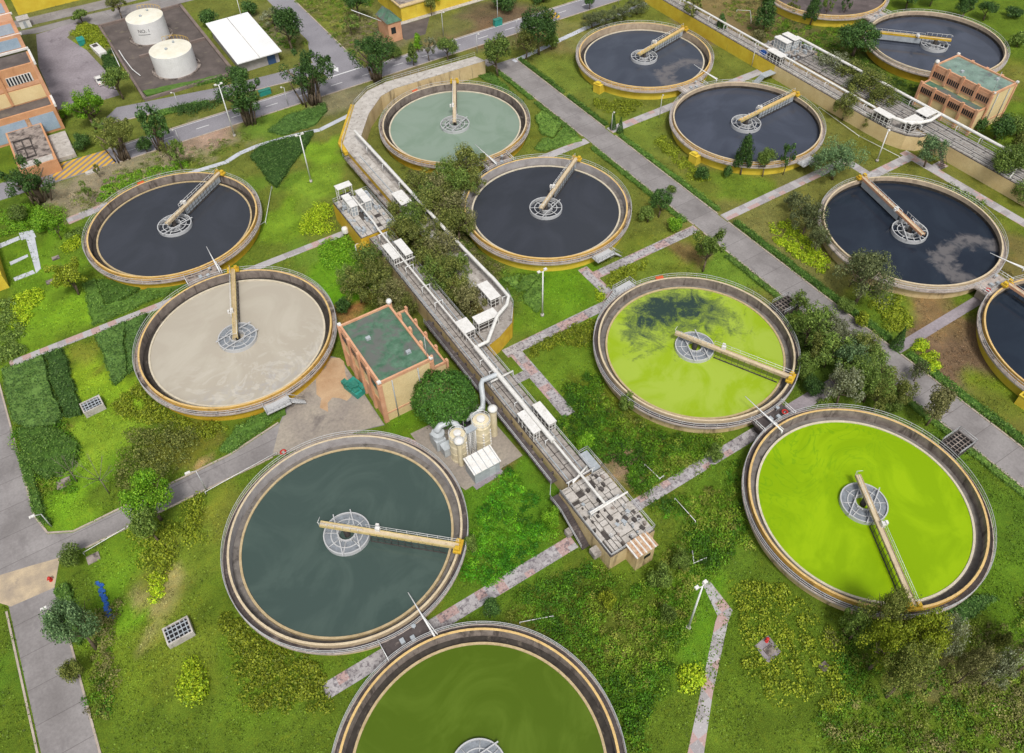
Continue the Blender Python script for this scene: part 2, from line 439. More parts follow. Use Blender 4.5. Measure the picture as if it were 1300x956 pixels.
# patches of the lawns: pixel, radius, colour, strength
BLOBS = [
 (700,130,400,'#747a48',.55),(330,60,260,'#73784c',.6),(60,40,120,'#7c7a5a',.6),
 (1100,230,170,G_OLIVE,.85),(930,250,90,'#7a7c42',.9),(1000,330,90,'#7c7a44',.9),(1240,90,60,G_OLIVE,.8),
 (760,100,55,'#6f8740',.9),(800,170,50,'#6d873d',.8),(700,95,30,'#6f8740',.8),(880,240,45,'#6a7d3a',.9),(940,238,35,'#628730',.8),(1010,80,40,'#687f39',.9),
 (1150,190,60,'#687438',.8),(1290,330,40,'#7e6f44',.8),(1215,440,52,'#7a654e',1.),(1190,470,38,'#75604a',1.),(1240,420,40,'#7d6850',1.),(1232,475,36,'#7a654e',1.),(1200,400,40,'#86704a',.9),
 (1290,500,50,'#6e8d2a',.9),(1250,525,40,'#6a783b',.8),(1290,560,40,'#7a7a3e',.8),
 (1180,390,40,'#8a7250',.8),(1120,400,40,'#648730',.7),(1000,100,30,'#6a7c34',.7),
 (640,300,60,'#597635',.7),(700,370,60,'#619126',1.),(740,345,30,'#608b27',1.),(700,400,40,'#638d2a',.9),(630,385,40,'#607837',.8),
 (860,330,60,'#6d8034',.8),(930,340,50,'#678d39',.9),(870,322,22,'#8a6f4a',.8),(820,340,40,'#6d873a',.8),(700,240,60,'#677f39',.7),(720,170,60,'#6a7c36',.8),
 (740,470,60,'#64892d',.9),(780,500,40,'#66742b',.8),(800,600,60,'#6a6c30',.8),(790,600,20,'#978266',1.),(810,565,30,'#6c7434',.8),
 (840,645,60,'#627b30',.8),(900,620,50,'#5c832c',.8),(860,800,60,'#548726',.9),(800,840,60,'#60872b',.8),(720,790,80,'#5c6c31',.8),(690,840,40,'#747238',.7),
 (640,640,60,'#578729',.9),(600,720,60,'#587d2b',.9),(530,770,30,'#6f7839',.7),(660,690,40,'#578728',.8),
 (1250,660,60,'#557b2b',.9),(1270,740,60,'#5b8329',.95),(1220,800,50,'#627b30',.9),(1180,840,50,'#7a6e4a',.7),(1200,580,30,'#557d28',.9),
 (960,800,80,'#5b7b28',.8),(930,700,50,'#5a7d2e',.8),(880,745,40,'#5c8d27',.9),(900,830,30,'#5d8d2c',.9),(1040,620,30,G_DARK,.7),
 (60,330,60,'#66912b',.9),(90,395,50,'#73a12f',1.),(40,440,40,'#709930',.9),(100,310,40,'#648730',.9),(20,270,50,'#587831',.8),(140,300,40,'#5c7d32',.8),
 (110,470,34,'#84a932',1.),(130,500,34,'#85b033',1.),(150,520,34,'#7ba531',1.),(105,450,16,'#7a8a3a',1.),(110,590,50,'#67992c',1.),(90,640,40,'#6fa12d',1.),(130,570,40,'#7ca137',1.),(95,550,12,'#8a6a48',.9),(110,655,30,'#729d30',.9),
 (170,720,60,'#6b932f',1.),(140,760,40,'#6d9d2e',1.),(180,820,60,'#6e8b31',1.),(230,730,40,'#748740',1.),(215,755,24,'#a49a62',.85),(225,700,16,'#9a9460',.7),(195,810,14,'#b3a870',.7),(190,790,14,'#a89c66',.6),(270,690,40,'#708b37',1.),(260,640,30,'#7a8a3a',1.),(300,640,30,'#7b8b41',.9),(250,820,60,'#6f8733',1.),(330,840,60,'#64872d',1.),(470,845,40,'#5b852b',1.),(300,610,24,'#6f8339',.9),
 (250,580,26,'#7a7a3a',.8),(272,577,9,'#c0a070',.9),(230,560,40,'#696e2f',.8),
 (370,280,40,'#6d932f',1.),(350,290,36,'#729934',1.),(400,230,40,'#749939',1.),(370,225,20,'#628733',1.),(415,190,30,'#749d35',1.),(440,330,40,'#659d26',1.),(430,370,40,'#629d25',1.),(415,345,30,'#649729',.9),(390,315,26,'#6a913a',.9),(320,235,20,'#648737',.9),
 (455,388,14,'#a9764a',1.),(470,380,14,'#96703c',.7),(440,400,12,'#b07c50',.8),
 (250,180,40,'#a8917f',1.),(270,172,26,'#b09684',1.),(225,190,30,'#a08c78',.9),(150,225,50,'#9c917a',.9),(110,245,50,'#978d74',.95),(190,205,36,'#8f8a6a',.8),(300,170,24,'#9c8a70',.7),
 (340,140,40,'#6a8a38',.8),(420,120,40,'#8c8468',.8),(340,165,30,'#62873a',.8),
 (470,130,30,'#8a8266',.7),(520,95,30,'#8a7c5c',.8),
 (10,850,40,'#557b2b',1.),(60,770,30,'#547831',.8),
 (930,20,70,'#86744e',.9),(905,40,40,'#80704e',.9),(990,35,50,'#6a6040',.8),(1080,60,60,'#4e5c34',.8),(1120,140,60,'#4a5a30',.8),(1060,110,40,'#8a7650',.8),(1240,110,30,'#8a7a44',.8),
 (640,30,50,'#7a6450',.9),(590,40,50,'#80684c',.9),(560,30,40,'#6d7a44',.7),(700,45,40,'#8a7a4c',.9),(740,40,40,'#7c8048',.9),(620,15,40,'#6a5a48',.7),(470,40,50,'#7c7258',.8),(420,30,30,'#7a8a44',.8),(330,40,60,'#7f7c58',.8),
 (255,35,30,'#718941',.9),(120,55,22,'#7d973c',1.),(100,48,14,'#7d973c',1.),
 (600,560,20,'#7d6a4c',.8),(625,590,20,'#8a6a4c',.8),(560,545,20,'#6e665c',.8),(510,535,26,'#5d8926',1.),
 (560,400,60,'#4f5a2c',.7),(540,300,60,'#4c5a2c',.7),(600,290,50,'#46602a',.7),
 (1040,440,80,'#507033',.8),(1100,480,60,'#537231',.8),
]
NX = np.concatenate([[-3000, -800, -250, -120], np.arange(-75, 285.1, 1.5), [340, 500, 1200, 3000]])
NY = np.concatenate([[-3000, -800, -250, -90], np.arange(-45, 315.1, 1.5), [400, 600, 1300, 3000]])
gx, gy = np.meshgrid(NX, NY); gx = gx.ravel(); gy = gy.ravel()

def vnoise(x, y, s, seed):
    """smooth value noise in numpy"""
    rs = np.random.RandomState(seed); T = rs.rand(256, 256)
    x = x / s + 1000; y = y / s + 1000; xi = np.floor(x).astype(int); yi = np.floor(y).astype(int); fx = x - xi; fy = y - yi
    fx = fx * fx * (3 - 2 * fx); fy = fy * fy * (3 - 2 * fy)
    g = lambda a, b: T[a % 256, b % 256]
    return (g(xi, yi) * (1 - fx) + g(xi + 1, yi) * fx) * (1 - fy) + (g(xi, yi + 1) * (1 - fx) + g(xi + 1, yi + 1) * fx) * fy

def groundcol(x, y):
    base = np.tile(np.array(hx('#5d7a2c')), (len(x), 1))
    wx = x + (vnoise(x, y, 5, 1) - .5) * 7 + (vnoise(x, y, 2.2, 5) - .5) * 3; wy = y + (vnoise(x, y, 5, 2) - .5) * 7 + (vnoise(x, y, 2.2, 6) - .5) * 3
    for px, py, r, c, st in BLOBS:
        X, Y = W(px, py); s = toPix(X, Y, 0)[2]; rr = r / s
        d2 = ((wx - X) ** 2 + (wy - Y) ** 2) / (rr * rr)
        a = (np.clip(1.5 - d2, 0, 1) * st)[:, None]
        base = base * (1 - a) + np.array(hx(c)) * a
    g = np.clip((base[:, 1] / base[:, 0] - 1.0) / .25, 0, 1)[:, None]
    return base * (np.array([.97, .97, .95]) * (1 - g) + np.array([1.06, .94, .66]) * g)

def groundmat():
    t = NT('lawn_ground'); a = t.n('ShaderNodeAttribute', attribute_name='gcol'); v = t.coord(True)
    n1 = t.noise(v, .22, 5, .6); n2 = t.noise(v, 1.3, 5, .65); n3 = t.noise(v, 6., 4, .7)
    col = t.mix(.9, a.outputs['Color'], t.ramp(n1, [(.3, .72), (.7, 1.28)]), 'MULTIPLY')
    col = t.mix(t.ramp(n2, [(.52, 0.), (.72, .5)]), col, t.mix(1., col, (1.5, 1.15, .9), 'MULTIPLY'))
    col = t.mix(t.ramp(n2, [(.28, .55), (.46, 0.)]), col, t.mix(1., col, (.55, .5, .6), 'MULTIPLY'))
    col = t.mix(.9, col, t.ramp(n3, [(.34, .55), (.66, 1.45)]), 'MULTIPLY')
    n4 = t.noise(v, .55, 6, .7, .6)
    col = t.mix(t.ramp(n4, [(.54, 0.), (.66, .45)]), col, t.mix(1., col, (1.3, 1.08, .95), 'MULTIPLY'))
    t.bump(n3, .6, .2)
    return t.done(col, .95, .1)
nxv, nyv = len(NX), len(NY)
gm = bpy.data.meshes.new('ground')
idx = np.arange(nxv * nyv).reshape(nyv, nxv)
q = np.stack([idx[:-1, :-1], idx[:-1, 1:], idx[1:, 1:], idx[1:, :-1]], -1).reshape(-1, 4)
gm.from_pydata(np.stack([gx, gy, np.zeros_like(gx)], 1).tolist(), [], q.tolist())
ca = gm.attributes.new('gcol', 'FLOAT_COLOR', 'POINT')
cc = np.ones((len(gx), 4), np.float32); cc[:, :3] = groundcol(gx, gy); ca.data.foreach_set('color', cc.reshape(-1))
gm.materials.append(None)
tag(put('ground', gm, groundmat()), kind='structure')

OCC = []           # ground already covered: (x0,x1,y0,y1)
def sheet(name, pts, z, mat, occ=True, kind='structure'):
    mb = MB(); a = sum(pts[i][0] * pts[(i + 1) % len(pts)][1] - pts[(i + 1) % len(pts)][0] * pts[i][1] for i in range(len(pts)))
    if a < 0: pts = pts[::-1]
    mb.add([(x, y, z) for x, y in pts], [tuple(range(len(pts)))])
    o = mb.build(name, mat)
    if kind: tag(o, kind=kind)
    if occ: POLYOCC.append(pts)
    return o
POLYOCC = []
def jag(pts, amp=.35, step=1.2, seed=3):
    rr = random.Random(seed); o = []
    for p, q in zip(pts, pts[1:] + pts[:1]):
        L = math.hypot(q[0] - p[0], q[1] - p[1]); n = max(1, int(L / step))
        for k in range(n): o.append((p[0] + (q[0] - p[0]) * k / n + rr.uniform(-amp, amp), p[1] + (q[1] - p[1]) * k / n + rr.uniform(-amp, amp)))
    return o
def rect(name, x0, x1, y0, y1, z, mat): return sheet(name, [(x0, y0), (x1, y0), (x1, y1), (x0, y1)], z, mat)
def kerb(pts, w=.28, h=.13, name='kerb'):
    mb = MB()
    for p, q in zip(pts, pts[1:]): mb.obox(p, q, w, 0, h)
    return tag(mb.build(name, M['kerb']), kind='structure')

# roads
rect('service_road', 103.0, 109.4, -60, 174.4, .012, M['road'])
kerb([(102.85, 174), (102.85, 133.4)]); kerb([(102.85, 129.2), (102.85, 93.4)]); kerb([(102.85, 90.2), (102.85, -60)])
kerb([(109.55, 174), (109.55, 133.4)]); kerb([(109.55, 129.2), (109.55, 93.2)]); kerb([(109.55, 90), (109.55, 47.4)]); kerb([(109.55, 45), (109.55, -60)])
rect('service_road', 101.2, 104., 174.41, 178, .010, M['road'])
sheet('highway', [(-60, 185.7), (300, 185.7), (300, 192.6), (-60, 192.6)], .012, M['asphalt'])
kerb([(6.4, 185.55), (300, 185.55)]); kerb([(5.6, 192.75), (63.3, 192.75)]); kerb([(74, 192.75), (300, 192.75)])
sheet('road', [(6, 204.6), (36, 199.6), (56, 197.2), (62.9, 196.6), (62.9, 203.2), (52, 203.6), (36, 205.4), (12, 210.5)], .016, M['asphalt'])
sheet('road', [(62.9, 192.61), (73.2, 192.61), (73.0, 300), (66., 300), (66.6, 216), (62.9, 204.2)], .014, M['asphalt'])
kerb([(73.3, 193), (73.1, 300)]); kerb([(8, 203.9), (36, 199.4), (56, 197.0), (62.8, 196.4)])
sheet('lane', [(-14, 271.5), (2, 268.6), (14, 268.6), (40, 267), (75, 266), (75, 259.2), (42, 259.8), (19, 258.9), (19, 259.9), (14, 265.2), (3, 264.6)], .012, M['road'])
sheet('lane', [(-30, 280), (2.5, 276.6), (40, 275.2), (75, 274.6), (75, 269.4), (26, 269.6), (2, 271)], .014, M['road'])
sheet('yard', [(-1, 215.8), (14.2, 216.2), (14.2, 232), (12.6, 246), (11.2, 251), (9.6, 257), (14, 262), (14.0, 265.6), (2.5, 264.), (-.6, 244)], .016, M['yard'])
rect('tank_compound', 19.2, 43.0, 209.8, 258.2, .012, M['bund'])
sheet('road', [(-29.5, 175), (-29.5, 96), (-28.4, 91.8), (-25, 89.9), (0, 90.4), (9.5, 92.2), (12, 95), (15, 101.5), (21, 104), (24.4, 100), (24.4, 82), (21, 83), (14, 84.2), (6, 86.4), (-24, 86.3), (-27.6, 86.6), (-29.3, 82), (-29.3, 66), (-29.3, -60), (-35.7, -60), (-35.5, 82.4), (-36, 88), (-36, 175)], .012, M['road'])
sheet('forecourt', [(6, 86.5), (14, 84.3), (21, 83.1), (24.3, 82.2), (24.3, 99.8), (21, 103.4), (17, 101.5), (14, 96), (9.6, 92.1)], .018, M['fore'])
sheet('sand', jag(WL([(404, 478), (420, 452), (434, 460), (446, 498), (440, 512), (424, 506), (412, 522), (400, 500)]), .6), .022, M['sand'])
sheet('paving', WL([(-6, 732), (40, 718), (76, 708), (69, 746), (14, 770), (-6, 764)]), .016, M['kerbred'])
kerb([(-29.4, 175), (-29.4, 96.2), (-28.3, 92), (-24.9, 90.1), (0, 90.6), (9.4, 92.4)]); kerb([(-24, 86.1), (6, 86.2)]); kerb([(-29.15, 81.6), (-29.15, -60)]); kerb([(-35.9, 82), (-35.9, -60)])
sheet('hatched_marking', WL([(60, 212), (71, 230), (146, 207), (136, 190)]), .018, M['stripes'])
sheet('hatched_marking', WL([(687, 18), (700, 11), (713, 22), (699, 25)]), .018, M['stripes'])
# painted lane lines on the highway
mb = MB()
for x in np.arange(8, 230, 9): mb.add([(x, 189.05, .020), (x + 3.2, 189.05, .020), (x + 3.2, 189.25, .020), (x, 189.25, .020)], [(0, 1, 2, 3)])
mb.add([(7, 192.2, .020), (62, 192.2, .020), (62, 192.36, .020), (7, 192.36, .020)], [(0, 1, 2, 3)])
mb.add([(74, 192.2, .020), (230, 192.2, .020), (230, 192.36, .020), (74, 192.36, .020)], [(0, 1, 2, 3)])
mb.add([(63, 193.2, .022), (73, 193.2, .022), (73, 193.6, .022), (63, 193.6, .022)], [(0, 1, 2, 3)])
mb.add([(66.6, 194.6, .022), (67.6, 197, .022), (67.1, 197, .022), (67.1, 199.5, .022), (66.1, 199.5, .022), (66.1, 197, .022), (65.6, 197, .022)], [(0, 1, 2, 3, 4, 5, 6)])
tag(mb.build('road_marking', M['roadwhite']), kind='structure')

# footpaths
PV, PL = M['paver'], M['paverl']
rect('footpath', -27, 39.5, 131.3, 133.1, .020, PL)
rect('footpath', 84, 102.7, 130.2, 132.4, .020, PL); rect('footpath', 109.7, 159.4, 130.4, 132.9, .020, PL)
rect('footpath', 50., 76.4, 83.3, 85.5, .024, PV); rect('footpath', 50.6, 53., 66.6, 83.28, .020, PV); rect('footpath', 47., 50.59, 77.2, 79.2, .020, PV)
rect('footpath', 74.2, 76.4, 85.52, 95.4, .020, PV); rect('footpath', 76.41, 102.7, 91.1, 93.3, .022, PV)
rect('footpath', 109.7, 146, 90.4, 92.7, .020, PL); rect('footpath', 146.02, 159.4, 83.2, 85.6, .020, PL)
rect('footpath', 146.02, 148.2, 85.62, 92.7, .020, PL)
rect('footpath', 159.42, 161.8, -10, 86.6, .022, PL); rect('footpath', 161.82, 164.6, 77.2, 79.6, .020, PV)
rect('footpath', -2, 38.6, 45.6, 47.9, .020, PV); rect('footpath', 49.2, 78, 45.5, 47.6, .020, PV); rect('footpath', 109.7, 140, 45.2, 47.2, .020, M['yard'])
rect('footpath', 83, 96, 45.4, 48, .020, M['yard'])
sheet('footpath', WL([(83, 277), (135, 257), (140, 262), (88, 285)]), .020, M['paverl'])
mb = MB()
pp = WL([(190, 238), (250.5, 217), (287, 206), (304, 195), (325, 186), (355, 177), (382, 170), (406, 165), (440, 148), (464, 134)])
for a, b in zip(pp, pp[1:]):
    mb.obox(a, b, 1.3, 0, .07)
tag(mb.build('path', M['slab']), kind='structure')
mb = MB()
for pts in ([(652, 78), (668, 71), (745, 35), (820, 4), (828, 1)],):
    pp = WL(pts)
    for a, b in zip(pp, pp[1:]): mb.obox(a, b, 1.6, 0, .07)
tag(mb.build('path', M['slab']), kind='structure')
mb = MB()
for a, b, c, d in (((33, 303), (44, 300), (52, 341), (46, 347)), ((24, 296), (42, 292), (46, 301), (27, 305)), ((-4, 311), (24, 300), (26, 304), (-4, 317)), ((12, 333), (35, 323), (36, 326), (14, 337)), ((17, 353), (42, 343), (45, 347), (19, 357))):
    mb.prism(WL([a, b, c, d]), 0, .06 + .01 * rnd.random())
tag(mb.build('path', M['slab']), kind='structure')
mb = MB()
pp = [(891, 740), (899, 735), (930, 775), (924, 790), (922, 800), (905, 880), (893, 960), (872, 960), (893, 862), (908, 790), (911, 782)]
mb.prism(WL(pp), 0, .03)
tag(mb.build('path', PL), kind='structure')
sheet('path', WL([(640, 506), (700, 486), (760, 540), (700, 555)])[0:0] or WL([(555, 540), (580, 528), (640, 600), (605, 622), (560, 570)]), .014, M['yard'])
sheet('path', WL([(455, 552), (480, 548), (520, 556), (560, 575), (590, 610), (596, 622), (580, 600), (548, 575), (510, 560), (470, 556)]), .018, PV)

# ------------------------------------------------------------------ settling tanks
def watermat(key, deep, other=None, scale=.12, thr=(.45, .6), rough=.06, dist=1.5, extra=None, spec=.5, third=None):
    t = NT('water_' + key); v = t.coord(False)
    col = hx(deep, 1.)
    if other:
        n = t.noise(v, scale, 6, .6, dist)
        col = t.mix(t.ramp(n, [(thr[0], 0.), (thr[1], 1.)]), col, hx(other, 1.))
    rg = rough
    if extra: col = extra(t, v, col)
    if isinstance(col, tuple): col = t.mix(0., col, col)
    rip = t.noise(v, 2.2, 3, .6); t.bump(rip, .05, .03)
    m = t.done(col, rough, spec); t.b.inputs['IOR'].default_value = 1.33
    return m

def xform(t, v):
    s = t.n('ShaderNodeSeparateXYZ'); t.l(v, s.inputs[0]); return s.outputs[0], s.outputs[1]

def ex_algae(t, v, col):
    # dark clear water left open in the algae on the far half of the tank
    x, y = xform(t, v)
    g = t.math('ADD', t.math('MULTIPLY', x, .02), t.math('MULTIPLY', y, .062))
    n = t.noise(v, .2, 6, .62, 2.6); n2 = t.noise(v, 1.7, 5, .8, 1.2)
    k = t.math('ADD', t.math('ADD', g, t.math('MULTIPLY', n, 1.5)), t.math('MULTIPLY', n2, 1.0))
    r2 = t.math('ADD', t.math('MULTIPLY', x, x), t.math('MULTIPLY', y, y))
    k = t.math('SUBTRACT', k, t.math('MULTIPLY', t.math('MAXIMUM', t.math('SUBTRACT', r2, 130), 0.), .007))
    f = t.ramp(k, [(.0, 0.), (1., 1.)])
    f = t.ramp(t.math('MULTIPLY', k, .5), [(.65, 0.), (.78, .5), (.95, 1.)])
    return t.mix(f, col, hx('#2f3f3a', 1.))
def ex_green(t, v, col):
    w_ = t.noise(v, .10, 3, .5, 3.5)
    band = t.math('ABSOLUTE', t.math('SUBTRACT', t.math('FRACT', t.math('MULTIPLY', w_, 7)), .5))
    x, y = xform(t, v)
    top = t.ramp(t.math('MULTIPLY', t.math('ADD', y, 14), .033), [(.45, 0.), (.8, 1.)])
    f = t.math('MULTIPLY', t.ramp(band, [(.0, .55), (.16, 0.)]), top)
    return t.mix(f, col, hx('#5c8c10', 1.))
def ex_scum(t, v, col):
    n = t.noise(v, .09, 4, .55, 2.5)
    x, y = xform(t, v)
    k = t.math('ADD', n, t.math('MULTIPLY', t.math('SUBTRACT', t.math('MULTIPLY', x, .9), y), .011))
    return t.mix(t.ramp(k, [(.5, 0.), (.69, .5), (.75, .55), (.77, .0)]), col, hx('#8a8480', 1.))
def ex_tongue(key, px):
    cx, cy = TC0[key]; wx, wy = W(*px, 1.9); wx -= cx; wy -= cy
    def f(t, v, col):
        x, y = xform(t, v); n = t.noise(v, .22, 5, .6, .6); n2 = t.noise(v, .5, 4, .6)
        dx = t.math('SUBTRACT', x, wx); dy = t.math('SUBTRACT', y, wy)
        d = t.math('SQRT', t.math('ADD', t.math('MULTIPLY', dx, dx), t.math('MULTIPLY', dy, dy)))
        e = t.math('ABSOLUTE', t.math('SUBTRACT', t.math('ADD', d, t.math('MULTIPLY', t.math('SUBTRACT', n, .5), 9)), 7.2))
        m = t.math('MULTIPLY', t.ramp(t.math('MULTIPLY', e, .25), [(.25, .75), (.62, 0.)]), t.ramp(n2, [(.36, .35), (.52, 1.)]))
        return t.mix(m, col, hx('#6e6a69', 1.))
    return f
TC0 = {'t8': (135.8, 65.5), 't9': (136.04, 151.6)}
def ex_beige(t, v, col):
    n = t.noise(v, .13, 5, .6, 3.)
    x, y = xform(t, v)
    near = t.ramp(t.math('MULTIPLY', t.math('SUBTRACT', 6., y), .05), [(.3, 0.), (.9, 1.)])
    c = t.mix(t.math('MULTIPLY', t.ramp(n, [(.50, 0.), (.58, .35), (.66, 0.)]), near), col, hx('#d2cec4', 1.))
    n2 = t.noise(v, .3, 5, .65, 2.)
    far = t.ramp(t.math('MULTIPLY', t.math('SUBTRACT', t.math('MULTIPLY', y, -1), 8.), .14), [(.0, 0.), (.5, 1.)])
    return t.mix(t.math('MULTIPLY', t.ramp(n2, [(.45, 0.), (.65, .45)]), far), c, hx('#9a9a9e', 1.))

WM = {
 'dark': watermat('dark', '#36393f', '#3b3e45', .05, rough=.02, spec=.5),
 'dark2': watermat('dark2', '#3e434e', '#474c58', .05, rough=.03),
 'dark3': watermat('dark3', '#3f444e', '#474c56', .05, rough=.03, extra=ex_tongue('t9', (880, 96))),
 'navy': watermat('navy', '#222934', '#28303b', .06, rough=.04, extra=ex_tongue('t8', (1247, 334))),
 'navyp': watermat('navyp', '#222a35', '#27303b', .06, rough=.04),
 'beige': watermat('beige', '#a8a091', '#b0a99a', .06, rough=.35, extra=ex_beige, spec=.3),
 'grgreen': watermat('grgreen', '#3f4e49', '#475650', .09, rough=.12),
 'algae': watermat('algae', '#97ac3e', '#8ba420', .10, rough=.4, extra=ex_algae, spec=.25),
 'green': watermat('green', '#7c9d08', '#8bab0e', .07, rough=.4, extra=ex_green, spec=.25),
 'deepgreen': watermat('deepgreen', '#4a5f16', '#54691e', .09, rough=.15, spec=.4),
 'mint': watermat('mint', '#7f8f80', '#768877', .09, rough=.15, spec=.4),
 'sludge': pm('drained_floor', '#6e6260', '#574e4c', .3, .7, stain=(.4, .6, '#8c837e')),
}
TC = {'t1': (10.17, 151.8), 't2': (10.2, 113.1), 't3': (10.17, 65.25), 't13': (10.17, 27.), 't7': (78.28, 151.8), 't6': (78.35, 113.), 't4': (78.2, 65.35), 't5': (78.27, 27.03),
      't9': (136.04, 151.6), 't10': (136.05, 113.17), 't8': (135.8, 65.5), 't12': (135.8, 27.2), 't14': (204, 151.7), 't11': (204., 113.03)}
ZR, ZW, ZWEIR, ZWAT = 3.4, 2.5, 2.05, 1.9
MESH = {}
def once(key, fn):
    if key not in MESH: MESH[key] = fn()
    return MESH[key]
def m_outer(): return MB().lathe([(17.3, -.05), (17.3, 2.28)]).mesh('outer_wall')
def m_walk(): return MB().lathe([(17.2, 2.28), (18.12, 2.28), (18.15, 2.3), (18.15, 2.62), (18.0, 2.62), (18.0, ZW), (17.28, ZW)], mis=[0, 1, 1, 1, 1, 0]).mesh('walkway', 2)
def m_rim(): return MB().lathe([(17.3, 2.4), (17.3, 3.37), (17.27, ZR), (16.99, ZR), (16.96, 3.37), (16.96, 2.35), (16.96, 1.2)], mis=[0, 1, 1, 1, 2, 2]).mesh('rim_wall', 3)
def m_chan(): return MB().lathe([(16.98, 1.45), (15.85, 1.45)]).mesh('launder_channel')
def m_weir(): return MB().lathe([(15.88, 1.3), (15.88, ZWEIR), (15.54, ZWEIR), (15.54, 1.0)]).mesh('weir_wall')
def m_wat(): return MB().disc(15.55, ZWAT, 96).mesh('water')
def m_watw(): return MB().disc(16.97, ZWAT - .1, 96).mesh('water')
def m_band(): return MB().lathe([(16.93, 1.6), (16.93, 2.3), (16.96, 2.42)]).mesh('waterline_shade_band')
def m_rail():
    mb = MB(); n = 60
    for k in range(n):
        a = 2 * PI * k / n; c, s = math.cos(a) * 18.08, math.sin(a) * 18.08
        mb.tube((c, s, 2.6), (c, s, 3.62), .045, n=4, caps=False)
    for z in (3.12, 3.62): mb.lathe([(18.03, z), (18.08, z + .05), (18.13, z), (18.08, z - .05)], closed=True, smooth=True)
    return mb.mesh('railing')
def m_ring(): return MB().lathe([(3.32, 1.6), (3.32, 2.66), (3.5, 2.66), (3.5, 1.6)], 48).mesh('feed_ring')
def m_plate(): return MB().lathe([(1.35, 2.36), (3.33, 2.36)], 48).mesh('grating_plate')
def m_spokes():
    mb = MB()
    for k in range(8):
        a = 2 * PI * k / 8 + .2; c, s = math.cos(a), math.sin(a); mb.tube((c * 1.3, s * 1.3, 2.45), (c * 3.35, s * 3.35, 2.45), .09, n=4)
    mb.lathe([(2.3, 2.4), (2.3, 2.5), (2.45, 2.5), (2.45, 2.4)], 32, closed=True)
    return mb.mesh('spoke_frame')
def m_inner():
    mb = MB().lathe([(1.22, 1.7), (1.22, 2.75), (1.38, 2.75), (1.38, 1.7)], 32)
    for k in range(12):
        a = 2 * PI * k / 12; mb.box(math.cos(a) * 1.45 - .09, math.cos(a) * 1.45 + .09, math.sin(a) * 1.45 - .09, math.sin(a) * 1.45 + .09, 2.4, 2.72)
    return mb.mesh('inner_ring')
def m_col(): return MB().lathe([(0, 3.7), (.45, 3.7), (.45, 1.)], 16).mesh('centre_column')
def m_beam(): return MB().box(-3.6, 3.6, -.08, .08, 2.72, 2.9).mesh('cross_beam')
def m_box():
    mb = MB().box(17.2, 19.3, -1.1, 1.1, -.05, 2.25); mb.box(17.4, 19.4, -1.2, 1.2, 2.25, 2.4)
    mb.box(18.3, 19.2, -.6, .6, 2.41, 2.9)
    return mb.mesh('inlet_chamber')
def m_stair():
    mb = MB().box(17.9, 20.0, -2.2, 2.2, 2.2, 2.45)
    for y in (-2.15, 2.15): 
        for x in (18.2, 19.1, 19.95): mb.tube((x, y, 2.4), (x, y, 3.5), .045, n=4)
        for z in (2.95, 3.5): mb.tube((18.2, y, z), (19.95, y, z), .045, n=4)
    for y in np.linspace(-2.15, 2.15, 5): mb.tube((19.95, y, 2.4), (19.95, y, 3.5), .045, n=4)
    for z in (2.95, 3.5): mb.tube((19.95, -2.15, z), (19.95, 2.15, z), .045, n=4)
    for k in range(8): mb.box(18.6, 19.6, 2.2 + k * .3, 2.5 + k * .3, 2.1 - k * .29, 2.2 - k * .29)
    mb.box(18.6, 18.5, 2.2, 4.7, 0, .06); 
    for x in (18.58, 19.62): mb.tube((x, 2.2, 3.3), (x, 4.7, 1.0), .045, n=4); mb.tube((x, 2.2, 2.2), (x, 4.7, .0), .07, n=4)
    return mb.mesh('access_stair')

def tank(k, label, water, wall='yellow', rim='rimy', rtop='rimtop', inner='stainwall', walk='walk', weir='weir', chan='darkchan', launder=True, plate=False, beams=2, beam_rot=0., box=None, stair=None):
    cx, cy = TC[k]
    t = thing('settling_tank', label, 'settling tank', (cx, cy, 0), 0, 'round settling tanks')
    put('outer_wall', once('outer', m_outer), M[wall], t)
    put('walkway', once('walk', m_walk), [M[walk], M['walkl']], t)
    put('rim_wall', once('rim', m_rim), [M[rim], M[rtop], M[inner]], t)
    put('railing', once('rail', m_rail), M['rail'], t)
    if launder:
        put('launder_channel', once('chan', m_chan), M[chan], t)
        put('weir_wall', once('weir', m_weir), M[weir], t)
        put('water', once('wat', m_wat), WM[water], t)
    else:
        put('waterline_shade_band', once('band', m_band), M['darkchan'], t)  # dark strip paints in the shadow and reflection just above the water
        put('water', once('watw', m_watw), WM[water], t)
    f = put('feed_well', once('ring', m_ring), M['rail'], t)
    if plate: put('grating_plate', once('plate', m_plate), M['plate'], f)
    put('spoke_frame', once('spokes', m_spokes), M['rail'], f)
    put('inner_ring', once('inner', m_inner), M['rail'], f); put('centre_column', once('col', m_col), M['darkconc'], f)
    for b in range(beams):
        o = put('cross_beam', once('beam', m_beam), M['rail'], f); o.rotation_euler = (0, 0, beam_rot)
        o.location = (-math.sin(beam_rot) * (b * 2 - 1) * 1.3, math.cos(beam_rot) * (b * 2 - 1) * 1.3, 0)
    if box:
        a = math.atan2(W(*box, 2.4)[1] - cy, W(*box, 2.4)[0] - cx); o = put('inlet_chamber', once('box', m_box), M['yellowb'], t); o.rotation_euler = (0, 0, a)
    if stair:
        a = math.atan2(W(*stair, 2.4)[1] - cy, W(*stair, 2.4)[0] - cx); o = put('access_stair', once('stair', m_stair), M['rail'], t); o.rotation_euler = (0, 0, a)
    return t
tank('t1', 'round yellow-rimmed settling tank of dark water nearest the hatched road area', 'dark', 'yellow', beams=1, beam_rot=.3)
tank('t2', 'round settling tank filled with milky beige liquid', 'beige', 'yellow', plate=True, beam_rot=.2, stair=(352, 514), weir='weirw')
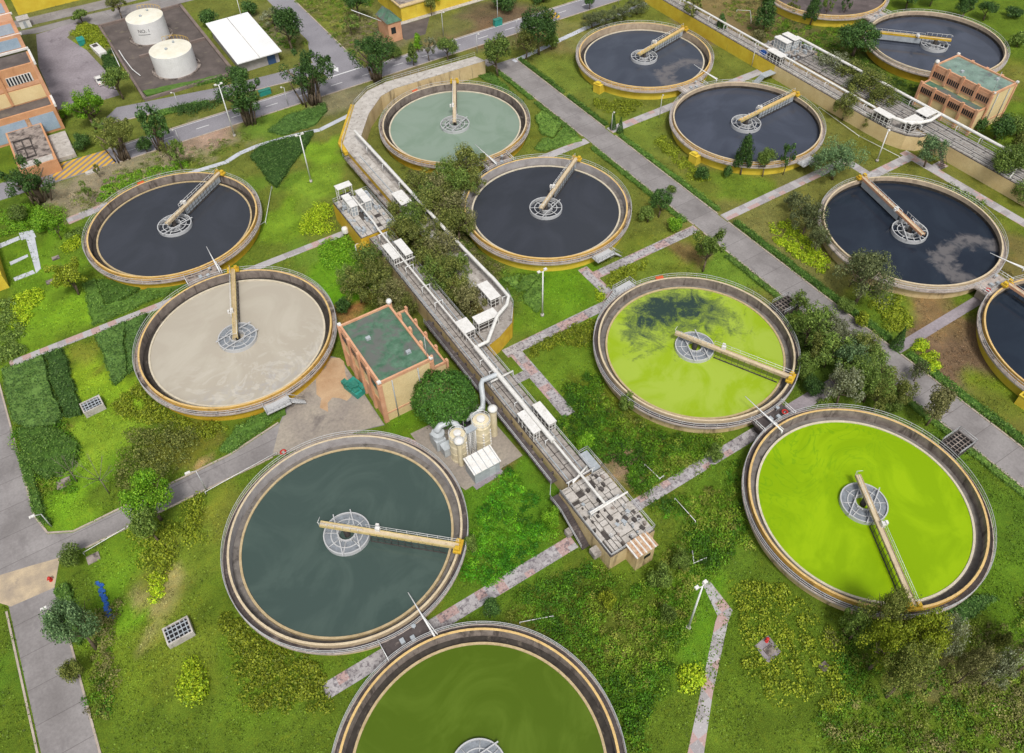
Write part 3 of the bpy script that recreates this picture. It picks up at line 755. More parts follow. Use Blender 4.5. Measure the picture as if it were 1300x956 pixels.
tank('t3', 'round settling tank with murky grey-green water and a cream rim, beside the white treatment vessels', 'grgreen', 'cream', 'rimc', 'rimctop', 'greywall', 'walkd', 'weir', 'greychan', plate=True, beam_rot=1.35)
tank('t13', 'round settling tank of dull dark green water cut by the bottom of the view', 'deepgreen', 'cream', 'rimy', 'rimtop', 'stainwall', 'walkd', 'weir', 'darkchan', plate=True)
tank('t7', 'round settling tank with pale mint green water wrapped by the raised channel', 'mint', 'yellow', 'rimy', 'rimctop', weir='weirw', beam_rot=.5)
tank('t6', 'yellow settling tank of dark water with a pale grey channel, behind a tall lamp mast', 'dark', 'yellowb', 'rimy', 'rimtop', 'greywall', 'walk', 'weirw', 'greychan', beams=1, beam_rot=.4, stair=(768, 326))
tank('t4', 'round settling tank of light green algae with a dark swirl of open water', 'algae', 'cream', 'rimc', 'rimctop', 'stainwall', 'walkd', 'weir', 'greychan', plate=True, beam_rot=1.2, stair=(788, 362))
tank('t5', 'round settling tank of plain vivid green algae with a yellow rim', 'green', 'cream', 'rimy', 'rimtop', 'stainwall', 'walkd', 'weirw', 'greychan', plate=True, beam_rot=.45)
tank('t9', 'bright yellow settling tank farthest up the road, an inlet box on its near side', 'dark3', 'yellowb', 'rimy', 'rimtop', 'beigewall', 'walkl', 'weirw', 'darkchan', beams=1, beam_rot=1., box=(750, 112))
tank('t10', 'round yellow settling tank of dark water behind a row of small trees', 'dark2', 'yellowb', 'rimy', 'rimctop', 'beigewall', 'walkl', launder=False, beams=1, beam_rot=1., box=(872, 202), stair=(1025, 205))
tank('t8', 'round settling tank of navy water with a beige rim and a floating tongue of scum', 'navy', 'cream', 'rimc', 'rimctop', 'beigewall', 'walkl', launder=False, beams=2, beam_rot=.9)
tank('t12', 'round yellow settling tank of navy water cut by the right edge of the view', 'navyp', 'yellowb', 'rimy', 'rimtop', 'beigewall', 'walk', launder=False, beams=1, box=(1296, 512))
tank('t14', 'round drained settling tank with a grey sludge floor at the top of the view', 'sludge', 'yellowb', 'rimy', 'rimtop', 'beigewall', 'walkl', launder=False, beams=1)
tank('t11', 'round settling tank of dark water behind the salmon building with green roofs', 'dark2', 'yellow', 'rimc', 'rimctop', 'beigewall', 'walkl', launder=False, beams=2, beam_rot=1.9)

# rotating scraper bridges
def bridge(k, end, label, tail=1.9, col='bry', deck='rimctop', panel=False):
    cx, cy = TC[k]; e = W(*end, 3.9); a = math.atan2(e[1] - cy, e[0] - cx)
    t = thing('scraper_bridge', label, 'scraper bridge', (cx, cy, 0), a, 'scraper bridges of the tanks')
    def m_deck(): return MB().box(-tail, 17.2, -.32, .32, 4.12, 4.2).mesh('deck')
    put('deck', once(('deck', tail), m_deck), M[deck], t)
    def m_g(): return MB().box(-tail, 17.2, -.05, .05, 3.78, 4.30).mesh('girder')
    for y in (-.37, .37):
        o = put('girder', once(('gird', tail), m_g), M[col], t); o.location = (0, y, 0)
    def m_r():
        mb = MB()
        for x in np.arange(3.2, 17.2, 1.55): mb.tube((x, .41, 4.2), (x, .41, 5.3), .03, n=4)
        for z in (4.75, 5.3): mb.tube((3.2, .41, z), (17.1, .41, z), .035, n=4)
        for x in np.arange(-tail + .1, 3., 1.2): mb.tube((x, -.5, 4.2), (x, -.5, 5.2), .035, n=4)
        mb.tube((-tail + .1, -.5, 5.2), (2.9, -.5, 5.2), .04, n=4); mb.tube((-tail, -.5, 5.2), (-tail, .5, 5.2), .04, n=4)
        return mb.mesh('handrail')
    put('handrail', once(('hrail', tail), m_r), M['railw'], t)
    def m_s():
        mb = MB()
        for x in np.arange(3.9, 15.3, 1.05): mb.tube((x, -.45, 4.1), (x, -.45, 1.7), .04, n=4)
        mb.box(3.8, 15.3, -.48, -.42, 2.0, 2.25); mb.tube((3.9, -.45, 3.), (15.2, -.45, 3.), .035, n=4)
        return mb.mesh('scraper_rods')
    put('scraper_rods', once('srod', m_s), M['darkconc'], t)
    if panel:
        def m_p(): return MB().box(3.8, 16.2, -.36, -.31, 2.35, 3.77).box(3.8, 16.2, .31, .36, 2.35, 3.77).mesh('side_panel')
        put('side_panel', once('spanel', m_p), M['greym'], t)
    def m_c():
        mb = MB().box(16.55, 17.75, -1.1, 1.1, 3.75, 4.1)
        mb.box(16.8, 17.5, -.9, -.3, 4.1, 4.7); mb.box(16.75, 17.4, .35, .95, 4.2, 4.6)
        for y in (-.85, .85): mb.tube((16.85, y, 3.62), (17.2, y, 3.62), .22, n=12)
        return mb.mesh('end_carriage')
    put('end_carriage', once('carr', m_c), M['yellow'], t)
    def m_m(): return MB().box(4.6, 5.3, .1, .6, 4.21, 4.95).box(4.5, 5.0, .75, 1.1, 4.3, 4.9).mesh('motor_box')
    put('motor_box', once('motor', m_m), M['white'], t)
bridge('t1', (277, 222), 'beige scraper bridge over the dark tank nearest the hatched road area', col='rimc', panel=True)
bridge('t2', (296, 345), 'pale yellow scraper bridge over the milky beige tank', deck='weir')
bridge('t3', (577, 693), 'yellow scraper bridge over the grey-green tank, running right from the centre', 3.9)
bridge('t7', (577, 105), 'cream scraper bridge over the mint green tank', col='rimc')
bridge('t6', (731, 203), 'beige scraper bridge over the dark tank behind the tall lamp mast', col='rimc', tail=2.6, panel=True)
bridge('t4', (999, 478), 'cream scraper bridge over the swirled algae tank', 3.9, 'rimc', 'rimctop')
bridge('t5', (1158, 766), 'cream scraper bridge with white rails over the vivid green tank', 3.9, 'rimc', 'rimctop')
bridge('t9', (866, 38), 'bright yellow scraper bridge over the farthest tank up the road', col='bry', deck='rimtop', tail=2.6, panel=True)
bridge('t10', (1008, 120), 'yellow-orange scraper bridge over the tank behind the row of small trees', deck='rimtop', tail=2.6, panel=True)
bridge('t8', (1097, 228), 'rusty beige scraper bridge over the navy tank with scum', 3.4, 'salmon', 'rimctop', True)
bridge('t11', (1110, 41), 'yellow-edged scraper bridge over the dark tank behind the salmon building', 3.6, 'yellow', 'rimctop', True)
bridge('t12', (1284, 364), 'scraper bridge with an orange end carriage over the tank at the right edge', 3.4, 'salmon', 'rimctop')

# platforms that join the tanks in pairs
def platform(a, b, label, mat, ring=0):
    x = (TC[a][0] + TC[b][0]) / 2; y = (TC[a][1] + TC[b][1]) / 2
    t = thing('link_platform', label, 'platform', (x, y, 0), 0, 'platforms linking pairs of tanks')
    def m_s(): return MB().prism([(-3.4, -1.62), (-1.2, -1.9), (1.2, -1.9), (3.4, -1.62), (3.4, 1.62), (1.2, 1.9), (-1.2, 1.9), (-3.4, 1.62)], 2.2, 2.56).box(-2.6, -2.1, -1, 1, 0, 2.2).box(2.1, 2.6, -1, 1, 0, 2.2).mesh('slab')
    put('slab', once('plat', m_s), M[mat], t)
    def m_r():
        mb = MB()
        for yy in np.linspace(-1.6, 1.6, 4): mb.tube((0, yy, 2.5), (0, yy, 3.62), .045, n=4)
        for z in (3.1, 3.62): mb.tube((0, -1.6, z), (0, 1.6, z), .05, n=4)
        return mb.mesh('handrail')
    for xx in (-3.35, 3.35): put('handrail', once('platr', m_r), M['railw'], t, (xx, 0, 0))
    def m_v():
        return MB().lathe([(0, 3.55), (.32, 3.5), (.32, 3.42), (.06, 3.42), (.06, 2.5)], 12).mesh('handwheel')
    put('handwheel', once('platv', m_v), M['greym'], t, (1.6, .7, 0))
    for bx, by in ((-.6, -.1), (.8, -.55)): put('valve_box', once('platb', lambda: MB().box(-.3, .3, -.38, .38, 2.56, 3.05).mesh('valve_box')), M['greym'], t, (bx, by, 0))
platform('t1', 't2', 'stained concrete platform between the dark tank and the milky beige tank', 'walk')
platform('t3', 't13', 'dark concrete platform between the grey-green tank and the dull green tank', 'walkd')
platform('t7', 't6', 'concrete platform between the mint green tank and the dark tank', 'walk')
platform('t4', 't5', 'dark concrete platform between the two bright green algae tanks', 'walkd')
platform('t9', 't10', 'pale concrete platform between the two farthest yellow tanks beside the road', 'walkl')
platform('t8', 't12', 'concrete platform between the two navy tanks at the right', 'walkl')
platform('t14', 't11', 'concrete platform between the drained tank and the dark tank at the top', 'walkl')

# slim white arms reaching over the water
def arm(p, q, label, zp=4.3, zq=3.2):
    a = W(*p, zp); b = W(*q, zq)
    mb = MB().tube((*a, zp), (*b, zq), .06, .16, n=6)
    d = Vector((b[0] - a[0], b[1] - a[1], 0)).normalized(); n = Vector((-d.y, d.x, 0)) * .45
    m = Vector((*a, zp)).lerp(Vector((*b, zq)), .55); mb.tube(m + n * .2, Vector((*b, zq)) + n, .07, n=5)
    mb.tube(Vector((*b, zq)), Vector((b[0], b[1], 2.4)), .12, n=6)
    tag(mb.build('swing_arm', M['railw']), label, 'swing arm', 'white swing arms over the tanks')
arm((262, 313), (278, 343), 'white swing arm over the near edge of the dark tank beside the milky tank')
arm((518, 752), (552, 808), 'white swing arm between the grey-green and the dull green tank')
arm((946, 503), (993, 547), 'white swing arm between the two bright green algae tanks')
arm((603, 183), (630, 208), 'white swing arm over the near edge of the mint green tank')
arm((881, 82), (910, 101), 'white swing arm over the tank farthest up the road')
arm((1257, 321), (1300, 341), 'white swing arm over the navy tank with scum', 3.9)

# small fittings on the rims
for k, px, lab in (('t1', (178, 232), 'dark tank nearest the hatched road area'), ('t7', (525, 115), 'mint green tank'), ('t4', (836, 352), 'swirled algae tank')):
    x, y = W(*px, 2.9); cx, cy = TC[k]; a = math.atan2(y - cy, x - cx); x = cx + 17.75 * math.cos(a); y = cy + 17.75 * math.sin(a)
    o = MB().box(-.35, .35, -.7, .7, 2.52, 3.2).box(-.4, .4, -.75, .75, 3.2, 3.3).build('equipment_box', M['orangep']); o.location = (x, y, 0); o.rotation_euler = (0, 0, a)
    tag(o, 'small orange equipment box on the walkway of the ' + lab, 'equipment box', 'orange boxes on tank walkways')
def lifering(px, z, lab):
    x, y = W(*px, z); t = thing('life_ring_stand', lab, 'life ring', (x, y, 0), 0, 'red life rings on stands')
    MB().tube((0, 0, 0), (0, 0, z + .3), .06).build('post', M['rail'], t)
    MB().lathe([(.28, .08), (.42, .16), (.56, .08), (.42, 0)], 20, closed=True, smooth=True).build('ring', M['red'], t, (0, 0, z + .2))
lifering((360, 575), 3., 'red life ring on a stand on the rim of the grey-green tank')
lifering((996, 524), 3., 'red life ring on the platform between the two bright green tanks')
lifering((1254, 369), 3., 'red life ring on the platform between the two navy tanks')
# ------------------------------------------------------------------ raised channels
def railing(mb, pts, z, h=1.05, step=2., r=.045):
    for p, q in zip(pts, pts[1:]):
        L = math.hypot(q[0] - p[0], q[1] - p[1]); n = max(1, int(L / step))
        for k in range(n + 1):
            x = p[0] + (q[0] - p[0]) * k / n; y = p[1] + (q[1] - p[1]) * k / n
            mb.tube((x, y, z), (x, y, z + h), r * .8, n=4, caps=False)
        for hh in (h * .5, h): mb.tube((*p, z + hh), (*q, z + hh), r, n=4)
    return mb

def slabs(x0, x1, y0, y1, z, lanes, ly, gap=.12, skip=.04, h=.14, seed=1):
    rr = random.Random(seed); mb = MB(); y = y0
    w_ = (x1 - x0) / lanes
    for i in range(lanes):
        y = y0
        while y < y1 - .3:
            l = min(ly * rr.uniform(.8, 1.2), y1 - y)
            if rr.random() > skip: mb.box(x0 + i * w_ + gap / 2, x0 + (i + 1) * w_ - gap / 2, y + gap / 2, y + l - gap / 2, z, z + h + rr.uniform(-.03, .03))
            y += l
    return mb

def kiosk(x0, x1, y0, y1, z, h, label, solid=False, group='white covered kiosks on the channels', legs=4):
    t = thing('equipment_kiosk', label, 'kiosk', ((x0 + x1) / 2, (y0 + y1) / 2, z), 0, group)
    a, b = (x1 - x0) / 2, (y1 - y0) / 2
    MB().prism([(-a - .12, -b - .12), (a + .12, -b - .12), (a + .12, b + .12), (-a - .12, b + .12)], h - .16, h).build('roof', M['white'], t)
    mb = MB()
    n = max(2, int(round((y1 - y0) / 1.1)) + 1)
    for k in range(n):
        y = -b + .06 + (2 * b - .12) * k / (n - 1)
        for x in (-a + .06, a - .06): mb.box(x - .07, x + .07, y - .07, y + .07, 0, h - .16)
    for x in np.linspace(-a + .06, a - .06, 3)[1:-1]:
        for y in (-b + .06, b - .06): mb.box(x - .06, x + .06, y - .06, y + .06, 0, h - .16)
    for zz in (h * .36, h * .7):
        for y in (-b + .06, b - .06): mb.box(-a, a, y - .03, y + .03, zz, zz + .07)
        for x in (-a + .06, a - .06): mb.box(x - .03, x + .03, -b, b, zz, zz + .07)
    mb.build('frame', M['white'], t)
    if solid: MB().box(-a + .1, a - .1, -b + .1, b - .1, .02, h - .18).build('cabinet', M['greym'], t)
    else: MB().box(-a + .22, a - .22, -b + .25, b - .25, .02, h * .62).build('machinery', M['darkconc'], t)
    return t

ZD = 4.0
t = thing('raised_channel', 'long raised concrete channel with a grey slab deck running down to the end building', 'channel', (44.2, 88, 0))
def loc(mb): 
    mb.v = [(x - 44.2, y - 88, z) for x, y, z in mb.v]; return mb
loc(MB().prism([(41.9, 53.3), (46.5, 53.3), (46.5, 123.2), (41.9, 123.2)], -.05, ZD - .12, 0, 1)).build('wall', [M['cream'], M['darkconc']], t)
loc(slabs(42., 46.4, 53.4, 123.1, ZD - .12, 3, 3.2, .16, .02)).build('deck', M['conc'], t)
mb = railing(MB(), [(46.45, 123), (46.45, 53.5)], ZD, 1., 2.2); railing(mb, [(41.95, 118), (41.95, 93)], ZD, 1., 2.2); loc(mb).build('railing', M['rail'], t)
mb = MB().box(40.3, 41.5, 55.5, 97, 2.75, 2.95)
for y in np.arange(57, 97, 3): mb.box(41.5, 41.9, y, y + .25, 2.3, 2.95); mb.box(40.5, 41.5, y, y + .25, 2.5, 2.75)
loc(mb).build('side_walkway', M['walkd'], t)
loc(railing(MB(), [(40.35, 97), (40.35, 55.5)], 2.95, 1., 2.)).build('walkway_railing', M['rail'], t)

# end building
t = thing('end_building', 'cream concrete end building of the long channel with a roof of grey cover slabs', 'building', (43.8, 46, 0))
def loc2(mb):
    mb.v = [(x - 43.8, y - 46, z) for x, y, z in mb.v]; return mb
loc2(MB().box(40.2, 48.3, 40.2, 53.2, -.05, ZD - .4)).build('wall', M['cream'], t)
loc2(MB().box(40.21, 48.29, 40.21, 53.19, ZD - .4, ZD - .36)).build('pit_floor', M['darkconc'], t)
def openslabs():
    rr = random.Random(5); mb = MB()
    op = {(0, 2), (1, 5), (2, 1), (4, 2), (3, 6), (4, 5), (1, 8)}
    def cut(x0, x1, y0, y1, d):
        w_, l = x1 - x0, y1 - y0
        if d == 0 or (max(w_, l) < 2.6 and rr.random() < .6) or max(w_, l) < 1.5:
            if rr.random() < .12 and w_ * l < 1.9: return
            mb.box(x0 + .07, x1 - .07, y0 + .07, y1 - .07, ZD - .36, ZD + rr.uniform(-.06, .12)); return
        f = rr.uniform(.36, .64)
        if (w_ > l) == (rr.random() < .85): cut(x0, x0 + w_ * f, y0, y1, d - 1); cut(x0 + w_ * f, x1, y0, y1, d - 1)
        else: cut(x0, x1, y0, y0 + l * f, d - 1); cut(x0, x1, y0 + l * f, y1, d - 1)
    cut(40.3, 43.2, 40.3, 53.1, 5); cut(43.2, 45.6, 40.3, 53.1, 5); cut(45.6, 48.2, 40.3, 53.1, 5)
    return mb
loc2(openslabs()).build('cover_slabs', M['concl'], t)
rr = random.Random(6)
for k in range(38):
    s = rr.uniform(.08, .3); o = put('valve_box', once('vbox', lambda: MB().box(-1, 1, -1.3, 1.3, 0, 1).mesh('valve_box')), M[rr.choice(['greym', 'darkconc', 'walk', 'darkconc'])], t, (rr.uniform(-3.3, 4.1), rr.uniform(-5.4, 6.8), ZD - .05)); o.scale = (s, s, rr.uniform(.2, .7)); o.rotation_euler = (0, 0, rr.uniform(0, .3))
for k in range(9):
    x_, y_ = rr.uniform(-3.3, 4.1), rr.uniform(-5.4, 6.8); MB().tube((0, 0, 0), (0, 0, 1.1), .05, n=5).lathe([(.22, 1.1), (.3, 1.14), (.3, 1.06)], 10, closed=True).build('handwheel', M['rail'], t, (x_, y_, ZD))
mb = railing(MB(), [(48.25, 53.2), (48.25, 40.3), (46.4, 40.3)], ZD, 1.05, 1.6); railing(mb, [(43, 40.3), (40.3, 40.3), (40.3, 53.1)], ZD, .5, 2); railing(mb, [(48.25, 53.2), (48.25, 57), (46.6, 57)], ZD, 1.05, 1.6)
loc2(mb).build('railing', M['rail'], t)
mb = MB().box(46.6, 48.2, 53.3, 57, 3.4, ZD - .05); loc2(mb).build('side_platform', M['greym'], t)
mb = MB().box(38.7, 40.15, 50.6, 53.4, 2.75, 2.95)
for k in range(16): mb.box(38.75, 40.1, 50.6 - (k + 1) * .36, 50.6 - k * .36 + .05, 2.72 - k * .175, 2.86 - k * .175)
loc2(mb).build('staircase', M['walkd'], t)
mb = railing(MB(), [(40.3, 55.5), (38.7, 53.4), (38.7, 50.6)], 2.95, 1.); 
for zz in (.5, 1.): mb.tube((38.7, 50.6, 2.95 + zz), (38.7, 45, .2 + zz), .05, n=4)
loc2(mb).build('stair_railing', M['rail'], t)
loc2(MB().box(39.0, 40.2, 42.2, 43.6, 1.1, 2.2)).build('outlet_box', M['conc'], t)
loc2(MB().box(38.0, 38.9, 47.5, 48.5, .3, 1.4)).build('valve_box', M['conc'], t)

t = thing('pump_hut', 'small cream hut with a rusty corrugated roof against the end building', 'hut', (44.9, 39.0, 0))
MB().box(-1.6, 1.6, -1.0, 1.18, -.05, 3.7).build('wall', M['cream'], t)
MB().box(-.3, .9, -1.06, -.99, 2.2, 3.0).build('window', M['glassd'], t)
mb = MB()
for k in range(14):
    x = -1.95 + k * .28; mb.box(x, x + .26, -1.25, 1.5, 4.3 + .1 * (k % 2), 4.4 + .1 * (k % 2), 0 if k % 3 else 1)
for k in (0, 6, 13): mb.box(-1.9 + k * .28, -1.8 + k * .28, -.9, 1.1, 3.7, 4.3)
mb.build('roof', [M['rust'], M['white']], t)

# head house
t = thing('head_house', 'yellow-walled head house at the far end of the long channel, crowded with pipework', 'building', (44, 130, 0))
def loc3(mb):
    mb.v = [(x - 44, y - 130, z) for x, y, z in mb.v]; return mb
ZH = 4.6
loc3(MB().prism([(40.3, 123.3), (48.4, 123.3), (48.4, 137.2), (40.3, 137.2)], -.05, ZH - .14, 0, 1)).build('wall', [M['yellow'], M['darkconc']], t)
loc3(MB().box(38.9, 41.2, 121.2, 123.25, -.05, 3.6)).build('side_chamber', M['yellow'], t)
loc3(slabs(40.5, 48.3, 123.4, 137.1, ZH - .14, 6, 1.35, .14, .14, seed=3)).build('cover_slabs', M['concl'], t)
mb = railing(MB(), [(40.35, 123.4), (40.35, 137.1), (48.3, 137.1), (48.3, 123.4)], ZH, 1.); loc3(mb).build('railing', M['rail'], t)
rr = random.Random(9); mb = MB()
for k in range(46):
    x = rr.choice([rr.uniform(40.8, 42), rr.uniform(46.8, 48), rr.uniform(43.6, 45)]); y = rr.uniform(124, 136.5); s = rr.uniform(.12, .32)
    o = put('valve_box', once('vbox', lambda: MB().box(-1, 1, -1.3, 1.3, 0, 1).mesh('valve_box')), M['greym'], t, (x - 44, y - 130, ZH)); o.scale = (s, s, rr.uniform(.25, .8))
for y in (131.2, 124.6):
    o = MB().lathe([(0, .5), (.35, .42), (.62, .2), (.7, 0), (.7, -.9)], 20, smooth=True).build('vent_cowl', M['white'], t, (-4.2, y - 130, 1.9))
for i, (x0, x1) in enumerate(((41.8, 43.2), (44.9, 46.3))):
    for j, (y0, y1) in enumerate(((130.4, 132.6), (132.75, 134.9))):
        s = ['left', 'right'][i]
        kiosk(x0, x1, y0, y1, ZH, 2.6, ['white cabinet on the head house, beside the cylinder-free side, nearer the end', ''][0] if 0 else
              ('pale cabinet on the head house deck, %s row, %s of its pair' % ('row nearest the lawn' if i == 0 else 'row nearest the tanks', 'nearer' if j == 0 else 'farther')), True, 'cabinets on the head house')
kiosk(42.3, 45.5, 138.4, 140., 0, 6.4, 'white roofed open shelter on legs behind the head house', False)
kiosk(42.2, 43.4, 112.1, 116.9, ZD, 2.4, 'white kiosk on the lawn side of the channel just below the head house')
kiosk(44.7, 46.1, 111.8, 116.7, ZD, 2.4, 'white kiosk on the tank side of the channel just below the head house')
kiosk(42., 43.2, 62.9, 67.5, ZD, 2.4, 'white kiosk on the channel nearest the shed and vessels')
kiosk(45, 46.3, 63, 67.6, ZD, 2.4, 'white kiosk on the outer side of the channel opposite the shed and vessels')
kiosk(44., 45.9, 87.6, 90.8, ZD, 2.4, 'low white kiosk on the channel where the side arm joins')
kiosk(51.3, 53.5, 126.3, 130.8, ZD, 2.4, 'white canopy on the side arm beside the dense olive trees')
kiosk(52., 54., 92.2, 96.9, ZD, 2.4, 'white canopy at the corner where the side arm turns')
kiosk(47., 51.2, 88.2, 90.2, ZD, 2.4, 'wide white canopy bridging the side arm and the channel')

# white pipe along the channel
ZP = 6.2
def pipething(name, pts, r, label, legs, mat='pipe', zl=ZD, group=None, w_=.8):
    t = thing(name, label, 'pipe', pts[0], 0, group); p0 = Vector(pts[0])
    MB().path([Vector(p) - p0 for p in pts], r, 10).build('pipe', M[mat], t)
    for lx, ly, dx, dy in legs:
        mb = MB()
        for s in (-1, 1): mb.tube((lx + dx * s * w_, ly + dy * s * w_, zl), (lx + dx * s * w_, ly + dy * s * w_, pts[0][2] - r), .07, n=5)
        mb.tube((lx - dx * w_ * 1.2, ly - dy * w_ * 1.2, pts[0][2] - r), (lx + dx * w_ * 1.2, ly + dy * w_ * 1.2, pts[0][2] - r), .08, n=5)
        mb.v = [(x - p0.x, y - p0.y, z - p0.z) for x, y, z in mb.v]
        mb.build('support', M['railw'], t)
    return t
pipething('air_pipe', [(43.8, 134, ZP + .5), (43.8, 124, ZP + .5), (43.8, 122, ZP), (43.8, 90.8, ZP), (43.8, 84, ZP)], .2, 'thin white pipe along the upper channel from the head house', [(43.8, y, 1, 0) for y in (120, 108.6, 102, 97)])
pipething('air_pipe', [(43.8, 83.9, ZP), (43.8, 75.4, ZP), (43.8, 60, ZP)], .42, 'thick white pipe along the lower channel above the deck slabs', [(43.8, y, 1, 0) for y in (81, 78, 70, 61)])
pipething('air_pipe', [(43.8, 59.9, ZP), (43.8, 53, ZP), (43.8, 46.6, ZP)], .22, 'thin white pipe over the end building slabs', [(43.8, 52.7, 1, 0), (43.8, 46.8, 1, 0)], w_=2.2)
pipething('cross_pipe', [(41.2, 46.6, 4.6), (41.2, 46.6, ZP - .4), (48, 46.6, ZP - .4)], .16, 'thin white cross pipe over the end building slabs', [])
pipething('cross_pipe', [(42.2, 52.4, 4.6), (42.2, 52.4, ZP - .4), (45.6, 53.6, ZP - .4), (45.6, 53.6, 4.4)], .14, 'bent white cross pipe where the end building begins', [])
pipething('cross_pipe', [(41.6, 131., ZH + 1.9), (46.6, 131., ZH + 1.9), (47.4, 131, ZH + .2)], .12, 'thin white cross pipe on the head house', [])
pipething('cross_pipe', [(42.2, 76.2, 4.2), (42.2, 76.2, ZP - .7), (46.6, 76.2, ZP - .7), (46.6, 76.2, 4.)], .15, 'white cross pipe on the lower channel near the big duct elbow', [])
pipething('cross_pipe', [(42., 111., 4.2), (42., 111, ZP - .3), (46.2, 111, ZP - .3), (46.2, 111, 4.2)], .11, 'thin white cross pipe below the upper pair of kiosks', [])
pipething('odour_duct', [(43.6, 76.6, ZP - .1), (40.9, 76.8, ZP - .1), (40.3, 76.2, ZP - .3), (39.6, 74.6, ZP - 1.6), (39.1, 73.9, ZP - 3), (35.6, 73.6, ZP - 3.6)], .45, 'white elbow duct dropping from the channel toward the treatment vessels', [], 'duct')
pipething('air_pipe', [(54.9, 157, ZP), (55., 113, ZP), (55.4, 98.2, ZP), (55.5, 97.2, ZP), (55.3, 91.2, ZP), (53.8, 89.6, ZP), (50.8, 88.1, ZP), (46.2, 83.8, ZP), (44.2, 83.8, ZP)], .34, 'white pipe along the side arm that wraps around to join the channel', [(55., y, 1, 0) for y in (150, 142, 134, 122, 114, 106)] + [(54.9, 92, 1, 0)], w_=.5)

for x_, lab in ((42.45, 'lawn side'), (45.35, 'tank side')):
    pipething('conduit', [(x_, 122, 4.22), (x_, 54, 4.22)], .1, 'thin grey conduit along the %s of the long channel deck' % lab, [], 'greym')
pipething('conduit', [(52.6, 150, 4.25), (52.6, 99, 4.25)], .1, 'thin grey conduit along the pale deck of the side arm', [], 'greym')
# side arm and loop round the mint tank
t = thing('channel_arm', 'raised side arm with a pale deck that loops around the mint tank', 'channel', (53, 120, 0))
def loc4(mb):
    mb.v = [(x - 53, y - 120, z) for x, y, z in mb.v]; return mb
poly = [(51.2, 153), (51.6, 157.2), (61., 170.9), (66.3, 174.9), (72, 176.2), (97.6, 174.6), (98.6, 171.2), (72.4, 172.2), (68.2, 170.9), (62.2, 165.4), (56, 157), (55.9, 153)]
loc4(MB().prism(poly, -.05, ZD - .1)).build('loop_wall', M['cream'], t)
loc4(MB().prism(poly, ZD - .1, ZD)).build('loop_deck', M['concl'], t)
arm_poly = [(51.2, 98), (51.2, 152.98), (55.9, 152.98), (56.6, 98), (56.9, 94.5), (56, 90.8), (53.4, 87.2), (49.6, 85.4), (46.6, 84.6), (46.6, 88.4), (50.5, 90.4)]
loc4(MB().prism(arm_poly, -.05, ZD - .1)).build('wall', M['yellow'], t)
mb = MB().prism(arm_poly, ZD - .1, ZD); loc4(mb).build('deck', M['conc'], t)
rr = random.Random(4); mb = MB(); y = 131.5
while y < 152: l = rr.uniform(1.2, 2.2); mb.box(51.7, 54.2, y, y + l - .08, ZD, ZD + .06 + rr.uniform(0, .03)); y += l
loc4(mb).build('cover_slabs', M['concl'], t); mb = MB(); y = 98
while y < 125: l = rr.uniform(1.2, 2.2); mb.box(51.7, 54.2, y, y + l - .08, ZD, ZD + .06 + rr.uniform(0, .03)); y += l
loc4(mb).build('cover_slabs', M['concl'], t)
loc4(MB().box(49.9, 51.18, 122, 153.5, 2.6, 2.8)).build('side_walkway', M['walk'], t)
mb = railing(MB(), [(49.95, 122), (49.95, 154)], 2.8, 1.); railing(mb, [(56, 100), (55.95, 152.9)], ZD, 1., 2.2); railing(mb, [(49.95, 154), (51.6, 157.4), (61., 171), (66.3, 175), (72, 176.2), (97.6, 174.7)], ZD, 1., 2.2); railing(mb, [(56.9, 94.5), (56, 90.8), (53.4, 87.3)], ZD, 1.)
loc4(mb).build('railing', M['rail'], t)
loc4(MB().prism([(50.3, 153.52), (51.18, 153.52), (51.58, 157.2), (60.98, 170.9), (60.2, 171.6), (50.7, 158)], 3.2, ZD - .02)).build('kerb_ledge', M['yellow'], t)

# right-hand channels
t = thing('wall_channel', 'long yellow and cream walled channel on the right with a pale deck', 'channel', (161, 130, 0))
def loc5(mb):
    mb.v = [(x - 161, y - 130, z) for x, y, z in mb.v]; return mb
ZQ = 3.7
loc5(MB().prism([(159.5, 127.5), (163.4, 127.5), (163.4, 185), (159.5, 185)], -.05, ZQ - .1, 0, 1)).build('yellow_wall', [M['yellowb'], M['darkconc']], t)
MBp = [(159.5, 97), (159.5, 127.48), (163.4, 127.48), (163.4, 100), (165.1, 98), (165.1, 84.8), (163, 85.4), (161, 87.6), (159.8, 91)]
loc5(MB().prism(MBp, -.05, ZQ - .1, 0, 1)).build('cream_wall', [M['creamw'], M['darkconc']], t)
loc5(slabs(159.7, 163.3, 97, 184.9, ZQ - .1, 2, 2.6, .1, .0, .1)).build('deck', M['conc'], t)
loc5(MB().prism([(159.9, 96.9), (163.3, 96.9), (165, 96.9), (165, 85.2), (163.1, 85.8), (161.3, 87.9), (160.1, 91.1)], ZQ - .1, ZQ)).build('end_deck', M['conc'], t)
mb = railing(MB(), [(159.6, 184), (159.6, 97), (159.9, 91), (161.1, 87.7), (163, 85.5), (165, 84.9)], ZQ, 1.05, 2.); railing(mb, [(163.3, 184), (163.3, 99)], ZQ, 1.05, 2.); loc5(mb).build('railing', M['railw'], t)
mb = MB().box(155.6, 159.45, 126.6, 128.6, 1.7, 1.9)
for k in range(9): mb.box(153. + k * .3, 153.3 + k * .3, 126.8, 128.4, .1 + k * .18, .26 + k * .18)
loc5(mb).build('access_stair', M['greym'], t)
pipething('air_pipe', [(160.9, 183, 6.), (160.9, 130, 6.), (160.9, 97.2, 6.)], .26, 'long white pipe above the yellow wall of the right channel', [(160.9, y, 1, 0) for y in range(100, 182, 6)], zl=ZQ, w_=.6)
